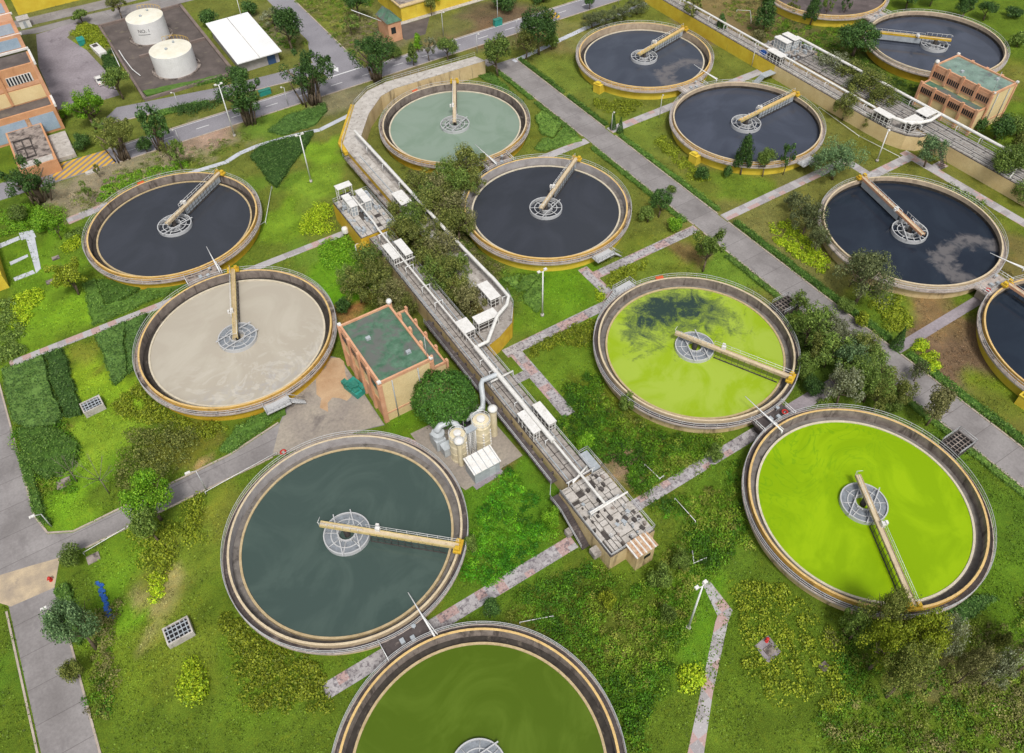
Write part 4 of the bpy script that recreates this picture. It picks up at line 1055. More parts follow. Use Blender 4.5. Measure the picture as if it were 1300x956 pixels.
pipething('air_pipe', [(161, 96, 5.9), (161.1, 92.5, 5.9), (162, 89.4, 5.9), (164.2, 87.6, 5.9), (167.2, 86.8, 5.9), (170.8, 87.2, 5.9)], .42, 'thick curved white pipe around the rounded end of the right channel', [(162, 89.4, .7, .7), (164.6, 87.4, 0, 1)], zl=ZQ, w_=.6)
pipething('air_pipe', [(171.2, 132, 6.), (171.2, 88, 6.), (171.2, 62, 6.)], .34, 'long white pipe behind the right channel in front of the salmon building', [(171.2, y, 1, 0) for y in (126, 118, 110, 102, 95, 82, 76, 70, 64)], zl=ZQ, w_=.7)
for y in (67.5, 64.6): pipething('cross_pipe', [(166.2, y, 3.8), (167, y, 5.6), (171, y, 5.8)], .16, 'white bent pipe at the near end of the right channel, %s of two' % ('farther' if y > 66 else 'nearer'), [])
kiosk(159.8, 161.6, 92.3, 96.8, ZQ, 2.5, 'white kiosk with grilles at the rounded end of the right channel')
kiosk(162., 166., 87.8, 90.2, ZQ, 2.5, 'white canopy on the bend of the right channel')
kiosk(167.4, 170.6, 88., 91., ZQ, 2.5, 'white canopy nearest the salmon building')
kiosk(159.7, 161.6, 126.4, 131.2, ZQ, 2.5, 'white kiosk with grilles above the end of the yellow wall')
kiosk(166., 167.8, 130.6, 134.9, ZQ, 2.6, 'white cabinet in the far right pump yard, left of a pair', True, 'cabinets of the far pump yard')
kiosk(168.8, 170.8, 130.6, 135, ZQ, 2.6, 'white cabinet in the far right pump yard, right of a pair', True, 'cabinets of the far pump yard')
t = thing('rear_channel', 'pale concrete rear channel with many deck rails in front of the salmon building', 'channel', (168.4, 98, 0))
def loc6(mb):
    mb.v = [(x - 168.4, y - 98, z) for x, y, z in mb.v]; return mb
loc6(MB().prism([(165.5, 50), (172, 50), (172, 126), (165.5, 126)], -.05, ZQ - .1, 0, 1)).build('wall', [M['creamw'], M['darkconc']], t)
loc6(slabs(165.6, 171.9, 50.1, 125.9, ZQ - .1, 5, 5., .3, .0, .1)).build('deck', M['conc'], t)
mb = MB()
for x in (165.6, 167, 168.6, 170.2, 171.9): railing(mb, [(x, 125.8), (x, 60)], ZQ, .9, 3.)
loc6(mb).build('railing', M['rail'], t)
loc6(MB().prism([(164.6, 126.02), (173.4, 126.02), (173.4, 137.5), (164.6, 137.5)], -.05, ZQ - .12, 0, 1)).build('pump_yard', [M['cream'], M['darkconc']], t)
loc6(slabs(164.8, 173.2, 126.2, 137.3, ZQ - .12, 5, 1.6, .15, .1, seed=8)).build('yard_slabs', M['conc'], t)
rr = random.Random(2); mb = MB()
for k in range(40):
    x = rr.uniform(165, 173); y = rr.uniform(126.5, 137); s = rr.uniform(.1, .3); o = put('valve_box', once('vbox', lambda: None), M['greym'], t, (x - 168.4, y - 98, ZQ)); o.scale = (s, s, rr.uniform(.3, 1.1))
mb = MB()
for k in range(12): mb.box(163.3 + k * -.12, 164.5 + k * -.12, 80.4 - k * .3, 80.7 - k * .3, 3.3 - k * .28, 3.45 - k * .28)
mb.tube((163.2, 80.5, 4.4), (161.8, 77, 1.1), .05, n=4); mb.tube((164.5, 80.5, 4.4), (163.1, 77, 1.1), .05, n=4)
loc6(mb).build('access_stair', M['darkconc'], t)
o = MB().box(-.7, .7, -.6, .6, 0, .9).build('tarpaulin', M['blue']); o.location = (160.9, 133.2, ZQ)
mb = MB(); rr = random.Random(3)
for k in range(7): mb.add([(rr.uniform(-.9, .9), rr.uniform(-1.2, 1.2), rr.uniform(.2, .9)) for _ in range(4)], [(0, 1, 2, 3)])
bpy.data.objects.remove(o)
o = MB().prism([(-.8, -.9), (.7, -1.1), (.9, .8), (-.3, 1.2)], 0, .35).prism([(-.5, -.6), (.4, -.7), (.5, .5), (-.2, .8)], .35, .7).build('tarpaulin', M['blue']); o.location = (161.2, 133.6, ZQ)
tag(o, 'crumpled blue tarpaulin on the deck above the yellow wall', 'tarpaulin')

# ------------------------------------------------------------------ pump buildings
def pumphouse(name, x0, x1, y0, y1, h, ax, ah, label, side):
    """two-tier pump house; the low annex stands on `side` (+1 east, -1 west)"""
    cx, cy = (x0 + x1) / 2, (y0 + y1) / 2; a, b = (x1 - x0) / 2, (y1 - y0) / 2
    t = thing(name, label, 'building', (cx, cy, 0))
    MB().box(-a, a, -b, b, -.05, h - .6).build('wall', M['creamw'], t)
    MB().add([(-a + .3, -b + .3, h - .35), (a - .3, -b + .3, h - .35), (a - .3, b - .3, h - .35), (-a + .3, b - .3, h - .35)], [(0, 1, 2, 3)]).build('roof', M['greenroof' if side > 0 else 'greyroof'], t)
    mb = MB()
    for p in ((-a - .06, -a + .3, -b - .06, b + .06), (a - .3, a + .06, -b - .06, b + .06), (-a + .3, a - .3, -b - .06, -b + .3), (-a + .3, a - .3, b - .3, b + .06)): mb.box(*p, h - .6, h)
    mb.build('parapet', M['salmon'], t)
    # band under the parapet on both long faces and pillars between bays
    nb = 4
    for s in (-1, 1):
        xf = a * s
        mb = MB().box(min(xf, xf + .12 * s), max(xf, xf + .12 * s), -b, b, h - 3.4, h - .62); mb.build('window_band', M['salmon'], t)
        for k in range(nb + 1):
            y = -b + 2 * b * k / nb
            z0 = -.05 if not (s == side) else ah
            MB().box(min(xf, xf + .42 * s), max(xf, xf + .42 * s), max(-b - .1, y - .32), min(b + .1, y + .32), z0, h + (.5 if s == side else .1)).build('pillar', M['salmon'], t)
        for k in range(nb):
            for j in range(6):
                y = -b + 2 * b * (k + (j + 1.2) / 7.4) / nb
                xw = xf + .13 * s
                if ('win', s) not in MESH: MESH[('win', s)] = MB().box(-.07, .07, -.17, .17, -.65, .65).mesh('window')
                o = put('window', MESH[('win', s)], M['glassd'], t, (xw, y, h - 2.2))
    for yf, s in ((-b, -1), (b, 1)):
        for x in (-a, a): MB().box(x - .34, x + .34, min(yf, yf + .2 * s), max(yf, yf + .2 * s), -.05, h - .62).build('corner_pillar', M['salmon'], t)
        MB().box(-a + .36, a - .36, min(yf, yf + .07 * s), max(yf, yf + .07 * s), 1.9, 2.25).build('base_band', M['salmon'], t)
    # annex
    x_in = a * side; x_out = (a + ax) * side; lo, hi = min(x_in + .43 * side, x_out), max(x_in + .43 * side, x_out)
    lo2, hi2 = min(x_in, x_out), max(x_in, x_out)
    MB().box(lo2 + (.01 if side > 0 else 0), hi2 - (.01 if side < 0 else 0), -b + .25, b - .25, -.05, ah - .5).build('annex_wall', M['creamw'], t)
    MB().add([(lo, -b + .5, ah - .3), (hi, -b + .5, ah - .3), (hi, b - .5, ah - .3), (lo, b - .5, ah - .3)], [(0, 1, 2, 3)]).build('annex_roof', M['greenroof'], t)
    mb = MB().box(min(x_out - .25 * side, x_out + .05 * side), max(x_out - .25 * side, x_out + .05 * side), -b + .2, b - .2, ah - .5, ah)
    mb.box(lo2 + .2, hi2 - .2, -b + .2, -b + .5, ah - .5, ah); mb.box(lo2 + .2, hi2 - .2, b - .5, b - .2, ah - .5, ah); mb.build('annex_parapet', M['salmon'], t)
    xf = x_out
    MB().box(min(xf, xf + .1 * side), max(xf, xf + .1 * side), -b + .2, b - .2, ah - 2.5, ah - .52).build('window_band', M['salmon'], t)
    for k in range(nb + 1):
        y = -b + .25 + (2 * b - .5) * k / nb
        MB().box(min(xf, xf + .4 * side), max(xf, xf + .4 * side), y - .3, y + .3, -.05, ah + .45).build('pillar', M['salmon'], t)
    if side < 0:
        for k in range(nb):
            for j in range(6):
                y = -b + .25 + (2 * b - .5) * (k + (j + 1.2) / 7.4) / nb
                put('window', MESH[('win', side)], M['glassd'], t, (xf + .11 * side, y, ah - 1.45))
    # finial lamps, dome light and lightning rod
    for x, y in ((-a, -b), (a, -b), (-a, b), (a, b)): MB().box(x - .3, x + .3, y - .3, y + .3, h, h + .35).build('corner_cap', M['white'], t)
    MB().lathe([(0, .95), (.4, .8), (.55, .4), (.4, .05), (.3, 0)], 14, smooth=True).build('roof_lamp', M['white'], t, (side * a, b - .2, h + .35))
    for x in (-a * .55, a * .45): MB().tube((x, -b - .16, .1), (x, -b - .16, h - .6), .09, n=6).build('downpipe', M['greym'], t)
    for x, y in ((-a * .4, b * .3), (a * .5, -b * .55)): MB().box(x - .4, x + .4, y - .3, y + .3, h - .36, h + .15).build('roof_vent', M['greym'], t)
    MB().tube((side * (a - .4), -b + .6, h - .3), (side * (a - .4), -b + .6, h + 5), .05, n=5).build('lightning_rod', M['rail'], t)
    return t
t = pumphouse('pump_house', 25.1, 34.6, 82.4, 97.8, 10.3, 2.7, 7.6, 'cream and salmon pump house with a stained green flat roof beside the beige tank', 1)
for k in range(4):
    y = -7.7 + 15.4 * (k + .5) / 4; MB().box(-4.86, -4.74, y - 1.2, y + 1.2, .02, 4.2).build('door', M['salmon'] if k % 2 else M['orange'], t)
t = pumphouse('pump_house', 181.8, 190.3, 82.6, 98.6, 10., 3.2, 6.3, 'salmon pump house with two tiers of slit windows and green roofs at the right', -1)

# ------------------------------------------------------------------ odour treatment plant
def vessel(x, y, r, h, label, dome=True, rail_=True):
    t = thing('treatment_vessel', label, 'vessel', (x, y, 0), 0, 'cream treatment vessels')
    MB().lathe([(0, 0), (r * 1.04, 0), (r * 1.04, .4), (r, .45), (r, h - .9), (r * 1.05, h - .9), (r * 1.05, h - .75), (r, h - .7), (r * .9, h - .1), (r * .45, h), (0, h)], 28).build('shell', M['offwhite'], t)
    MB().lathe([(r * .45, h - .02), (r * .45, h + .35), (0, h + .45)], 18).build('top_vent', M['white'], t)
    for z in (h * .33, h * .62): MB().lathe([(r, z), (r + .05, z + .04), (r + .05, z + .14), (r, z + .18)], 28).build('hoop', M['offwhite'], t)
    if rail_:
        mb = MB()
        for k in range(10):
            a = 2 * PI * k / 10; mb.tube((r * math.cos(a), r * math.sin(a), h - .8), (r * math.cos(a), r * math.sin(a), h + .5), .04, n=4)
        for z in (h - .1, h + .5): mb.lathe([(r - .04, z), (r, z + .04), (r + .04, z), (r, z - .04)], 20, closed=True)
        mb.build('top_railing', M['railw'], t)
    for a in (-1.9, -.9): 
        mb = MB()
        for k in range(6): mb.box(r * math.cos(a) - .12, r * math.cos(a) + .12, r * math.sin(a) - .12, r * math.sin(a) + .12, .5 + k * .75, .85 + k * .75)
        mb.build('port', M['white'], t)
    return t
sheet('yard', [(27.2, 78), (40, 77.6), (40.6, 64), (29.4, 63.4), (27.6, 69)], .026, M['fore'])
vessel(31.9, 69.5, 1.4, 6.2, 'cream treatment vessel nearer the grey-green tank')
vessel(36.3, 69.6, 1.5, 6.6, 'taller cream treatment vessel nearer the channel')
t = thing('exhaust_stack', 'slim cream stack with a white domed cap beside the taller vessel', 'stack', (38.9, 70.2, 0))
MB().lathe([(0, 0), (.62, 0), (.62, 6.6), (.5, 6.7), (0, 6.7)], 20).build('shaft', M['offwhite'], t)
MB().lathe([(0, 7.6), (.45, 7.5), (.8, 7.1), (.8, 6.8), (.5, 6.72)], 20, smooth=True).build('cap', M['white'], t)
t = thing('exhaust_stack', 'white domed stack in front of the shorter treatment vessel', 'stack', (31.3, 67.95, 0))
MB().lathe([(0, 0), (.42, 0), (.42, 6.4), (0, 6.4)], 18).build('shaft', M['offwhite'], t)
MB().lathe([(0, 7.3), (.5, 7.2), (.85, 6.8), (.85, 6.5), (.4, 6.42)], 20, smooth=True).build('cap', M['white'], t)
t = thing('lattice_stair', 'white lattice stair tower between the two treatment vessels', 'stair', (34.1, 69.2, 0))
mb = MB()
for x in (-.5, .5):
    for y in (-.7, .7): mb.tube((x, y, 0), (x, y, 6.2), .06, n=4)
for k in range(13):
    z = .3 + k * .48
    for y in (-.7, .7): mb.tube((-.5, y, z), (.5, y, z), .04, n=4)
    for x in (-.5, .5): mb.tube((x, -.7, z), (x, .7, z), .04, n=4)
mb.build('frame', M['railw'], t)
MB().box(-.9, .9, -.6, .6, 6.2, 6.3).build('landing', M['greym'], t)
t = thing('exhaust_fan', 'grey fan housing with a fat duct beside the shorter vessel', 'fan', (30.2, 73., 0))
MB().box(-1., .8, -.9, 1.5, .2, 2.6).box(-.5, 1.2, -2.6, -.95, .2, 2.1).build('housing', M['duct'], t)
MB().lathe([(0, .6), (1.1, .5), (1.1, -.5), (0, -.6)], 20).build('scroll', M['duct'], t, (0, .3, 3.))
MB().path([(-.2, .2, 3.2), (-.2, .2, 4.2), (.6, .4, 4.8), (2.4, .2, 4.8), (3., -.6, 4.6), (3.1, -2., 4.3), (2.8, -3., 4.2)], .48, 10).build('duct', M['duct'], t)
t = thing('scrubber_sump', 'dark open sump tank with thin white posts behind the vessels', 'sump', (36.4, 74.0, 0))
MB().box(-1.7, 1.7, -1.1, 1.2, -.05, 1.7).build('wall', M['darkconc'], t); MB().box(-1.5, 1.5, -.9, 1., 1.7, 1.74).build('cover', M['dark'], t)
mb = MB()
for x, y in ((-1.6, -1), (1.6, -1), (1.6, 1.1), (-.2, -1)): mb.tube((x, y, 1.7), (x, y, 4.2), .05, n=4)
mb.tube((-1.6, -1, 4.), (1.6, -1, 4.), .04, n=4); mb.build('posts', M['railw'], t)
t = thing('metal_shed', 'small grey metal shed with a ribbed roof beside the vessels', 'shed', (33.6, 65.0, 0))
MB().box(-2.3, 2.3, -1.5, 1.5, -.05, 2.9).build('wall', M['greym'], t)
MB().add([(-2.5, -1.7, 2.8), (2.5, -1.7, 2.8), (2.5, 1.7, 3.3), (-2.5, 1.7, 3.3), (-2.5, -1.7, 2.92), (2.5, -1.7, 2.92), (2.5, 1.7, 3.42), (-2.5, 1.7, 3.42)], [(3, 2, 1, 0), (4, 5, 6, 7), (0, 1, 5, 4), (1, 2, 6, 5), (2, 3, 7, 6), (3, 0, 4, 7)]).build('roof', M['white'], t)
mb = MB()
for k in range(5): mb.tube((-2.2 + k * 1.1, -1.7, 2.95), (-2.2 + k * 1.1, 1.7, 3.45), .06, n=4)
mb.build('roof_rib', M['greym'], t)
MB().box(.4, 1.5, -1.56, -1.48, .02, 2.1).build('door', M['duct'], t)
mb = MB(); rr = random.Random(11)
x, y = W(452, 495); t = thing('skip', 'skip heaped under a teal tarpaulin beside the pump house', 'skip', (x, y, 0), R(15))
MB().box(-1.2, 1.2, -1.9, 1.9, .05, 1.2).build('body', M['tealb'], t)
V = []
for k in range(10):
    px_, py_ = rr.uniform(-1, 1), rr.uniform(-1.7, 1.7); mb.prism([(px_ - .5, py_ - .5), (px_ + .4, py_ - .6), (px_ + .5, py_ + .5), (px_ - .4, py_ + .5)], 1.2, 1.45 + rr.uniform(0, .5))
mb.build('tarpaulin', M['teal'], t)

# ------------------------------------------------------------------ upper left: works, oil tanks, sheds
t = thing('workshop', 'orange stepped workshop with pale blue windows at the upper left', 'building', (-1, 212, 0))
def loc7(mb):
    mb.v = [(x + 1, y - 212, z) for x, y, z in mb.v]; return mb
XW = -1.2
def tier(y0, y1, z0, z1, kind):
    loc7(MB().box(-60, XW, y0, y1, z0, z1)).build('wall', M['orange'], t)
    loc7(MB().add([(-60, y0 + .5, z1 + .02), (XW - .5, y0 + .5, z1 + .02), (XW - .5, y1, z1 + .02), (-60, y1, z1 + .02)], [(0, 1, 2, 3)])).build('roof', M['bund'], t)
    loc7(MB().box(XW, XW + .5, y0 - .3, y1, z1 - .5, z1 + .35)).build('gutter', M['white'], t)
tier(207.9, 212.4, -.05, 6.6, 0)
loc7(MB().box(-7.6, XW - .8, 207.84, 207.9, .6, 5.1)).build('blue_panel', M['blueglaze'], t); loc7(MB().box(-17, -8.6, 207.84, 207.9, .6, 5.1)).build('blue_panel', M['blueglaze'], t); loc7(MB().box(-8.5, -7.7, 207.7, 207.9, .1, 5.2)).build('rust_column', M['rust'], t)
tier(212.42, 219, -.05, 15.6, 1)
loc7(MB().box(-60, XW - .6, 212.34, 212.42, 6.9, 10.2)).build('cream_band', M['creamw'], t)
loc7(MB().box(-60, XW - .6, 212.34, 212.42, 10.5, 11.4)).build('pink_band', M['salmon'], t)
for g in range(3):
    loc7(MB().box(-8.6 - g * 9.3 + .2, -3.0 - g * 9.3 + .2, 212.32, 212.41, 11.5, 13.6)).build('window_frame', M['white'], t)
    for k in range(8): loc7(MB().box(-8.3 - g * 9.3 + k * .68, -7.9 - g * 9.3 + k * .68, 212.26, 212.33, 11.6, 13.5)).build('window', M['glassd'], t)
    loc7(MB().box(-9.9 - g * 9.3, -9.3 - g * 9.3, 212.1, 212.41, 6.9, 15.7)).build('pillar', M['orange'], t)
loc7(MB().box(XW - .5, XW + .3, 212.2, 213, -.05, 15.8)).build('pillar', M['salmon'], t)
for y0, y1, z1 in ((W(33, 61, 15.6)[1], W(20, 44, 15.6)[1] - .1, 19.2), (W(20, 44, 15.6)[1], W(8, 18, 15.6)[1] - .1, 19.2), (W(8, 18, 15.6)[1], W(-10, -8, 15.6)[1], 19.2)):
    loc7(MB().add([(-60, y0, 15.6), (XW, y0, 15.6), (XW, y0, z1), (-60, y0, z1), (-60, y1, 15.7), (XW, y1, 15.7)], [(0, 1, 2, 3), (3, 2, 5, 4), (1, 5, 2), (0, 3, 4)])).build('sawtooth_roof', M['salmon'], t)
    loc7(MB().box(-60, XW - .9, y0 - .08, y0 - .01, 16.1, 18.5)).build('blue_panel', M['blueglaze'], t)
    loc7(MB().box(-60, XW + .4, y0 - .5, y0 - .1, 15.4, 15.9)).build('gutter', M['white'], t)
loc7(MB().box(-13.8, -5.6, 189.6, 207.8, -.05, 3.2)).build('annex_wall', M['orange'], t)
loc7(MB().box(-13.4, -6., 192.6, 207.4, 3.2, 3.26)).build('annex_roof', M['walk'], t)
loc7(MB().box(-13.2, -6.2, 190, 192.4, 3.2, 3.3)).build('annex_slab', M['concl'], t)
mb = MB()
for y in (193.5, 198, 202): mb.box(-13.0, -9.4, y, y + .2, 3.26, 3.6)
for x in (-13, -11.2, -9.4): mb.box(x, x + .2, 193.5, 202.2, 3.26, 3.6)
loc7(mb).build('roof_frame', M['darkconc'], t)
loc7(MB().box(-5.58, -1.5, 193.5, 205, -.05, 1.0)).build('loading_bay', M['concl'], t)
t = thing('yellow_hall', 'bright yellow hall wall at the top left corner', 'building', (0, 281, 0))
MB().box(.5, 70, -1, 25, -.05, 7).build('wall', M['yellowb'], t); MB().box(.3, 70.2, -1.2, 25, 7, 7.3).build('roof', M['concl'], t)
t = thing('white_cabin', 'small white cabin beside the workshop gutter', 'cabin', (*W(33, 33), 0)); MB().box(-1.5, 1.5, -1.5, 1.5, -.05, 2.4).build('wall', M['white'], t); MB().box(-1.7, 1.7, -1.7, 1.7, 2.4, 2.55).build('roof', M['concl'], t); MB().box(-.4, .4, -1.56, -1.5, .05, 2).build('door', M['greym'], t)

def oiltank(x, y, r, h, label, text=False):
    t = thing('storage_tank', label, 'storage tank', (x, y, 0), 0, 'white storage tanks')
    MB().lathe([(r, -.05), (r, h), (r - .04, h + .03)], 64, smooth=False).build('shell', M['tank'], t)
    MB().lathe([(r - .02, h + .02), (r * .5, h + .35), (0, h + .5)], 64, smooth=True).build('roof', M['tanktop'], t)
    MB().lathe([(r + .9, -.02), (r + .9, .35), (r + .6, .35), (r + .6, .05), (r, .06)], 48).build('footing', M['walk'], t)
    mb = MB()
    for k in range(9):
        a = .2 + k * .18; mb.tube((r * math.cos(a), r * math.sin(a), h), (r * math.cos(a), r * math.sin(a), h + 1.1), .05, n=4)
    mb.lathe([(r - .05, h + 1.1), (r, h + 1.15), (r + .05, h + 1.1), (r, h + 1.05)], 16, closed=True, a0=.2, a1=1.64); mb.build('top_railing', M['yellow'], t)
    mb = MB().tube((r * .3, r * .4, h + .3), (r * .3, r * .4, h + .8), .3).tube((-r * .2, -r * .1, h + .4), (-r * .2, -r * .1, h + .75), .4); mb.build('hatch', M['greym'], t)
    if text:
        mb = MB()
        for k, (w0, z) in enumerate(((.9, 3.9), (.5, 3.9))):
            pass
    return t
def centre(px, py, z): return W(px, py, z)
x, y = W(216, 62, 5.6); oiltank(x, y, 5.5, 5.6, 'white cylindrical storage tank nearer the road with a cream top')
x2, y2 = W(183, 20.5, 6.); T2 = oiltank(x2, y2, 5.1, 6., 'white cylindrical storage tank farther from the road with small black lettering')
# the stencilled marks on the far tank, bent round its shell
fc = bpy.data.curves.new('lettering', 'FONT'); fc.body = 'NO. 1'; fc.size = 1.3; fc.extrude = .01
fo = bpy.data.objects.new('lettering', fc); COL.objects.link(fo)
dg = bpy.context.evaluated_depsgraph_get(); me = bpy.data.meshes.new_from_object(fo.evaluated_get(dg)); bpy.data.objects.remove(fo)
for v in me.vertices:
    a = -PI / 2 - .75 + v.co.x / 5.12; rr_ = 5.12 + v.co.z; v.co = (rr_ * math.cos(a), rr_ * math.sin(a), 3.6 + v.co.y)
me.materials.clear(); me.materials.append(None); put('lettering', me, M['dark'], T2)
mb = MB()
for k, (a0, a1) in enumerate(((-2.35, -1.7),)):
    for j in range(12):
        aa, ab = a0 + (a1 - a0) * j / 12, a0 + (a1 - a0) * (j + .9) / 12; r_ = 5.13
        mb.add([(r_ * math.cos(aa), r_ * math.sin(aa), 2.9), (r_ * math.cos(ab), r_ * math.sin(ab), 2.9), (r_ * math.cos(ab), r_ * math.sin(ab), 3.05), (r_ * math.cos(aa), r_ * math.sin(aa), 3.05)], [(0, 1, 2, 3)])
mb.build('painted_line', M['dark'], T2)
# bund walls
t = thing('bund_wall', 'low brown bund wall around the two white storage tanks', 'wall', (31, 234, 0))
mb = MB(); 
for x0, x1, y0, y1 in ((42.6, 43.4, 209.6, 258), (19, 43.4, 209.2, 209.9), (18.8, 19.4, 210, 258), (19, 43.4, 257.6, 258.3), (24, 42.5, 232.6, 233.2)): mb.box(x0 - 31, x1 - 31, y0 - 234, y1 - 234, -.05, .7)
mb.build('wall', pm('bund_wall_concrete', '#8f7f76', '#776a64', .4, .9, stain=(.5, .6, '#5a5050')), t)
x, y = W(126, 66); t = thing('low_white_tank', 'low white trough with a dark top beside the storage compound', 'trough', (x, y, 0), R(8))
MB().box(-1.1, 1.1, -3.6, 3.2, -.05, 1.2).build('body', M['white'], t); MB().box(-.7, .7, 1., 2.8, 1.2, 1.24).build('opening', M['darkconc'], t)
x, y = W(104, 55); o = MB().box(-.9, .9, -1.8, 1.2, .1, 1.5).box(-1, 1, -1.9, .2, 1.5, 1.7).box(-.8, .8, .3, 1.1, 1.5, 1.56).build('bin', M['tealb']); o.location = (x, y, 0); tag(o, 'teal wheeled bin at the planted island of the yard', 'bin')
mb = MB(); pts = WL([(143, 66), (153, 87)]); 
for k in range(6): p = (pts[0][0] + (pts[1][0] - pts[0][0]) * k / 5, pts[0][1] + (pts[1][1] - pts[0][1]) * k / 5); mb.tube((*p, 0), (*p, 1.2), .08, n=5)
mb.tube((*pts[0], 1.2), (*pts[1], 1.2), .1, n=5); mb.tube((*pts[0], .6), (*pts[1], .6), .1, n=5)
tag(mb.build('white_fence', M['railw']), 'short white rail fence beside the low white trough', 'fence')
mb = MB(); pts = WL([(151, 64), (158, 75), (168, 88), (178, 96)], .5)
mb.path([(*p, .5) for p in pts], .14, 6); tag(mb.build('supply_pipe', M['railw']), 'white pipe run on the dark ground beside the storage tanks', 'pipe')

t = thing('white_shed', 'white roofed shed with a blue door beside the road', 'shed', (50.2, 220.5, 0))
MB().box(-5.4, 5.4, -11.6, 12, -.05, 3.1).build('wall', M['greywall'], t)
a0, b0 = 6.2, 12.9
MB().add([(-a0, -b0, 3.2), (a0, -b0, 3.2), (a0, b0, 3.9), (-a0, b0, 3.9), (-a0, -b0, 3.45), (a0, -b0, 3.45), (a0, b0, 4.15), (-a0, b0, 4.15)], [(3, 2, 1, 0), (4, 5, 6, 7), (0, 1, 5, 4), (1, 2, 6, 5), (2, 3, 7, 6), (3, 0, 4, 7)]).build('roof', M['whiteroof'], t)
mb = MB().tube((0, -b0, 3.5), (0, b0, 4.2), .08, n=4); mb.build('roof_seam', M['concl'], t)
t_d = MB().box(2.2, 4.4, -11.7, -11.6, .02, 2.5).build('door', plain('blue_door', '#3a5680', .5), t)
MB().tube((4, 12.2, 3.5), (4, 12.2, 9), .07, n=5).build('mast', M['railw'], t)

t = thing('yellow_building', 'yellow walled building beside the highway at the top', 'building', (94, 210.5, 0))
MB().box(0, 62, 0, 16, -.05, 4.2).build('wall', M['yellowb'], t); MB().box(-.3, 62, -.3, 16, 4.2, 4.5).build('parapet', M['cream'], t)
MB().box(.3, 62, 1.2, 16, 4.5, 4.6).build('roof', M['walk'], t); MB().box(-1.2, 62, -1.6, -.02, -.05, .12).build('apron', M['concl'], t)
t = thing('gate_tower', 'salmon gate tower with a sloping green roof beside the highway', 'tower', (87.3, 203.6, 0))
MB().box(-2, 2, -2.6, 4.2, -.05, 5.6).build('wall', M['salmon'], t)
MB().add([(-2.3, -2.9, 5.6), (2.3, -2.9, 5.6), (2.3, 4.5, 5.6), (-2.3, 4.5, 5.6), (0, 4.2, 7.6), (-.0, -.6, 7.4)], [(0, 1, 5), (1, 2, 4, 5), (2, 3, 4), (3, 0, 5, 4), (3, 2, 1, 0)]).build('roof', M['greenroof'], t)
MB().box(-1.2, .2, -2.68, -2.6, 2.4, 4.2).build('window', M['glassd'], t)
MB().tube((-2.2, 1, 5.), (-9, 5, 8.5), .1, n=5).build('barrier_arm', M['railw'], t)
sheet('yard', [(89.6, 200), (96, 200), (102, 208.6), (90, 209)], .016, M['bund'])
x, y = W(3, 350); t = thing('low_building', 'yellow-edged low building with a weathered flat roof at the left edge', 'building', (x - 6, y, 0))
MB().box(-6, 6.6, -4.6, 10, -.05, 3.4).build('wall', M['yellowb'], t); MB().box(-5.8, 6.3, -4.3, 9.8, 3.4, 3.5).build('roof', M['walk'], t); MB().box(-6.1, 6.7, -4.7, -4.3, 3.5, 3.8).build('parapet', M['yellowb'], t)
x, y = W(1205, 40); 

# ------------------------------------------------------------------ small things
def pit(px, label, rz=0., w_=2.6, d_=2., h_=1.1, group='concrete pits with gratings', zrail=False):
    x, y = W(*px); t = thing('grated_pit', label, 'pit', (x, y, 0), rz, group)
    mb = MB()
    for p in ((-w_/2, w_/2, -d_/2, -d_/2 + .22), (-w_/2, w_/2, d_/2 - .22, d_/2), (-w_/2, -w_/2 + .22, -d_/2 + .22, d_/2 - .22), (w_/2 - .22, w_/2, -d_/2 + .22, d_/2 - .22)): mb.box(*p, -.05, h_)
    mb.build('wall', M['concl'] if not zrail else M['darkconc'], t)
    MB().box(-w_/2 + .2, w_/2 - .2, -d_/2 + .2, d_/2 - .2, .02, h_ - .3).build('pit_floor', M['dark'], t)
    mb = MB()
    n = 6
    for k in range(1, n): x_ = -w_/2 + w_ * k / n; mb.box(x_ - .06, x_ + .06, -d_/2 + .1, d_/2 - .1, h_ - .18, h_ - .02)
    for k in range(1, 4): y_ = -d_/2 + d_ * k / 4; mb.box(-w_/2 + .1, w_/2 - .1, y_ - .055, y_ + .055, h_ - .2, h_ - .03)
    mb.build('grating', M['greym'] if not zrail else M['walk'], t)
    if zrail: railing(MB(), [(-w_/2, -d_/2), (w_/2, -d_/2), (w_/2, d_/2), (-w_/2, d_/2)], h_, 1., 1.3).build('railing', M['rail'], t)
pit((120, 519), 'pale concrete grated pit beside the dark hedge plot', R(4), 3.4, 2.6, 1.4)
pit((229, 805), 'pale concrete grated pit on the lawn left of the grey-green tank', R(0), 3.6, 2.8, 1.3)
x, y = W(995, 393); pit((996, 392), 'dark grated pit with rails between the swirled algae tank and the road', 0, 4.2, 3.2, 1.2, zrail=True)
pit((1213, 567), 'dark grated pit with rails between the vivid green tank and the road', 0, 4.2, 3.2, 1.2, zrail=True)
def cover(px, label, w_=1.3):
    x, y = W(*px); o = MB().box(-w_/2, w_/2, -w_ * .4, w_ * .4, 0, .22).box(-w_ * .36, w_ * .36, -w_ * .28, w_ * .28, .22, .27).build('manhole', M['walk']); o.location = (x, y, 0)
    tag(o, label, 'manhole', 'square manholes in the grass')
cover((81, 614), 'square manhole in the bright lawn near the bare saplings', 2.2); cover((119, 709), 'pale square manhole beside the road junction', 1.8); cover((64, 358), 'square manhole left of the loose yellow-green tree', 1.5); cover((71, 328), 'dark square manhole behind the loose yellow-green tree', 1.4); cover((1046, 847), 'pale square manhole in the yellow-green shrubs', 1.3); cover((977, 826), 'square manhole beside the red hydrant', 1.4)
sheet('path', WL([(958, 820), (975, 806), (992, 828), (975, 842)]), .02, M['yard'])
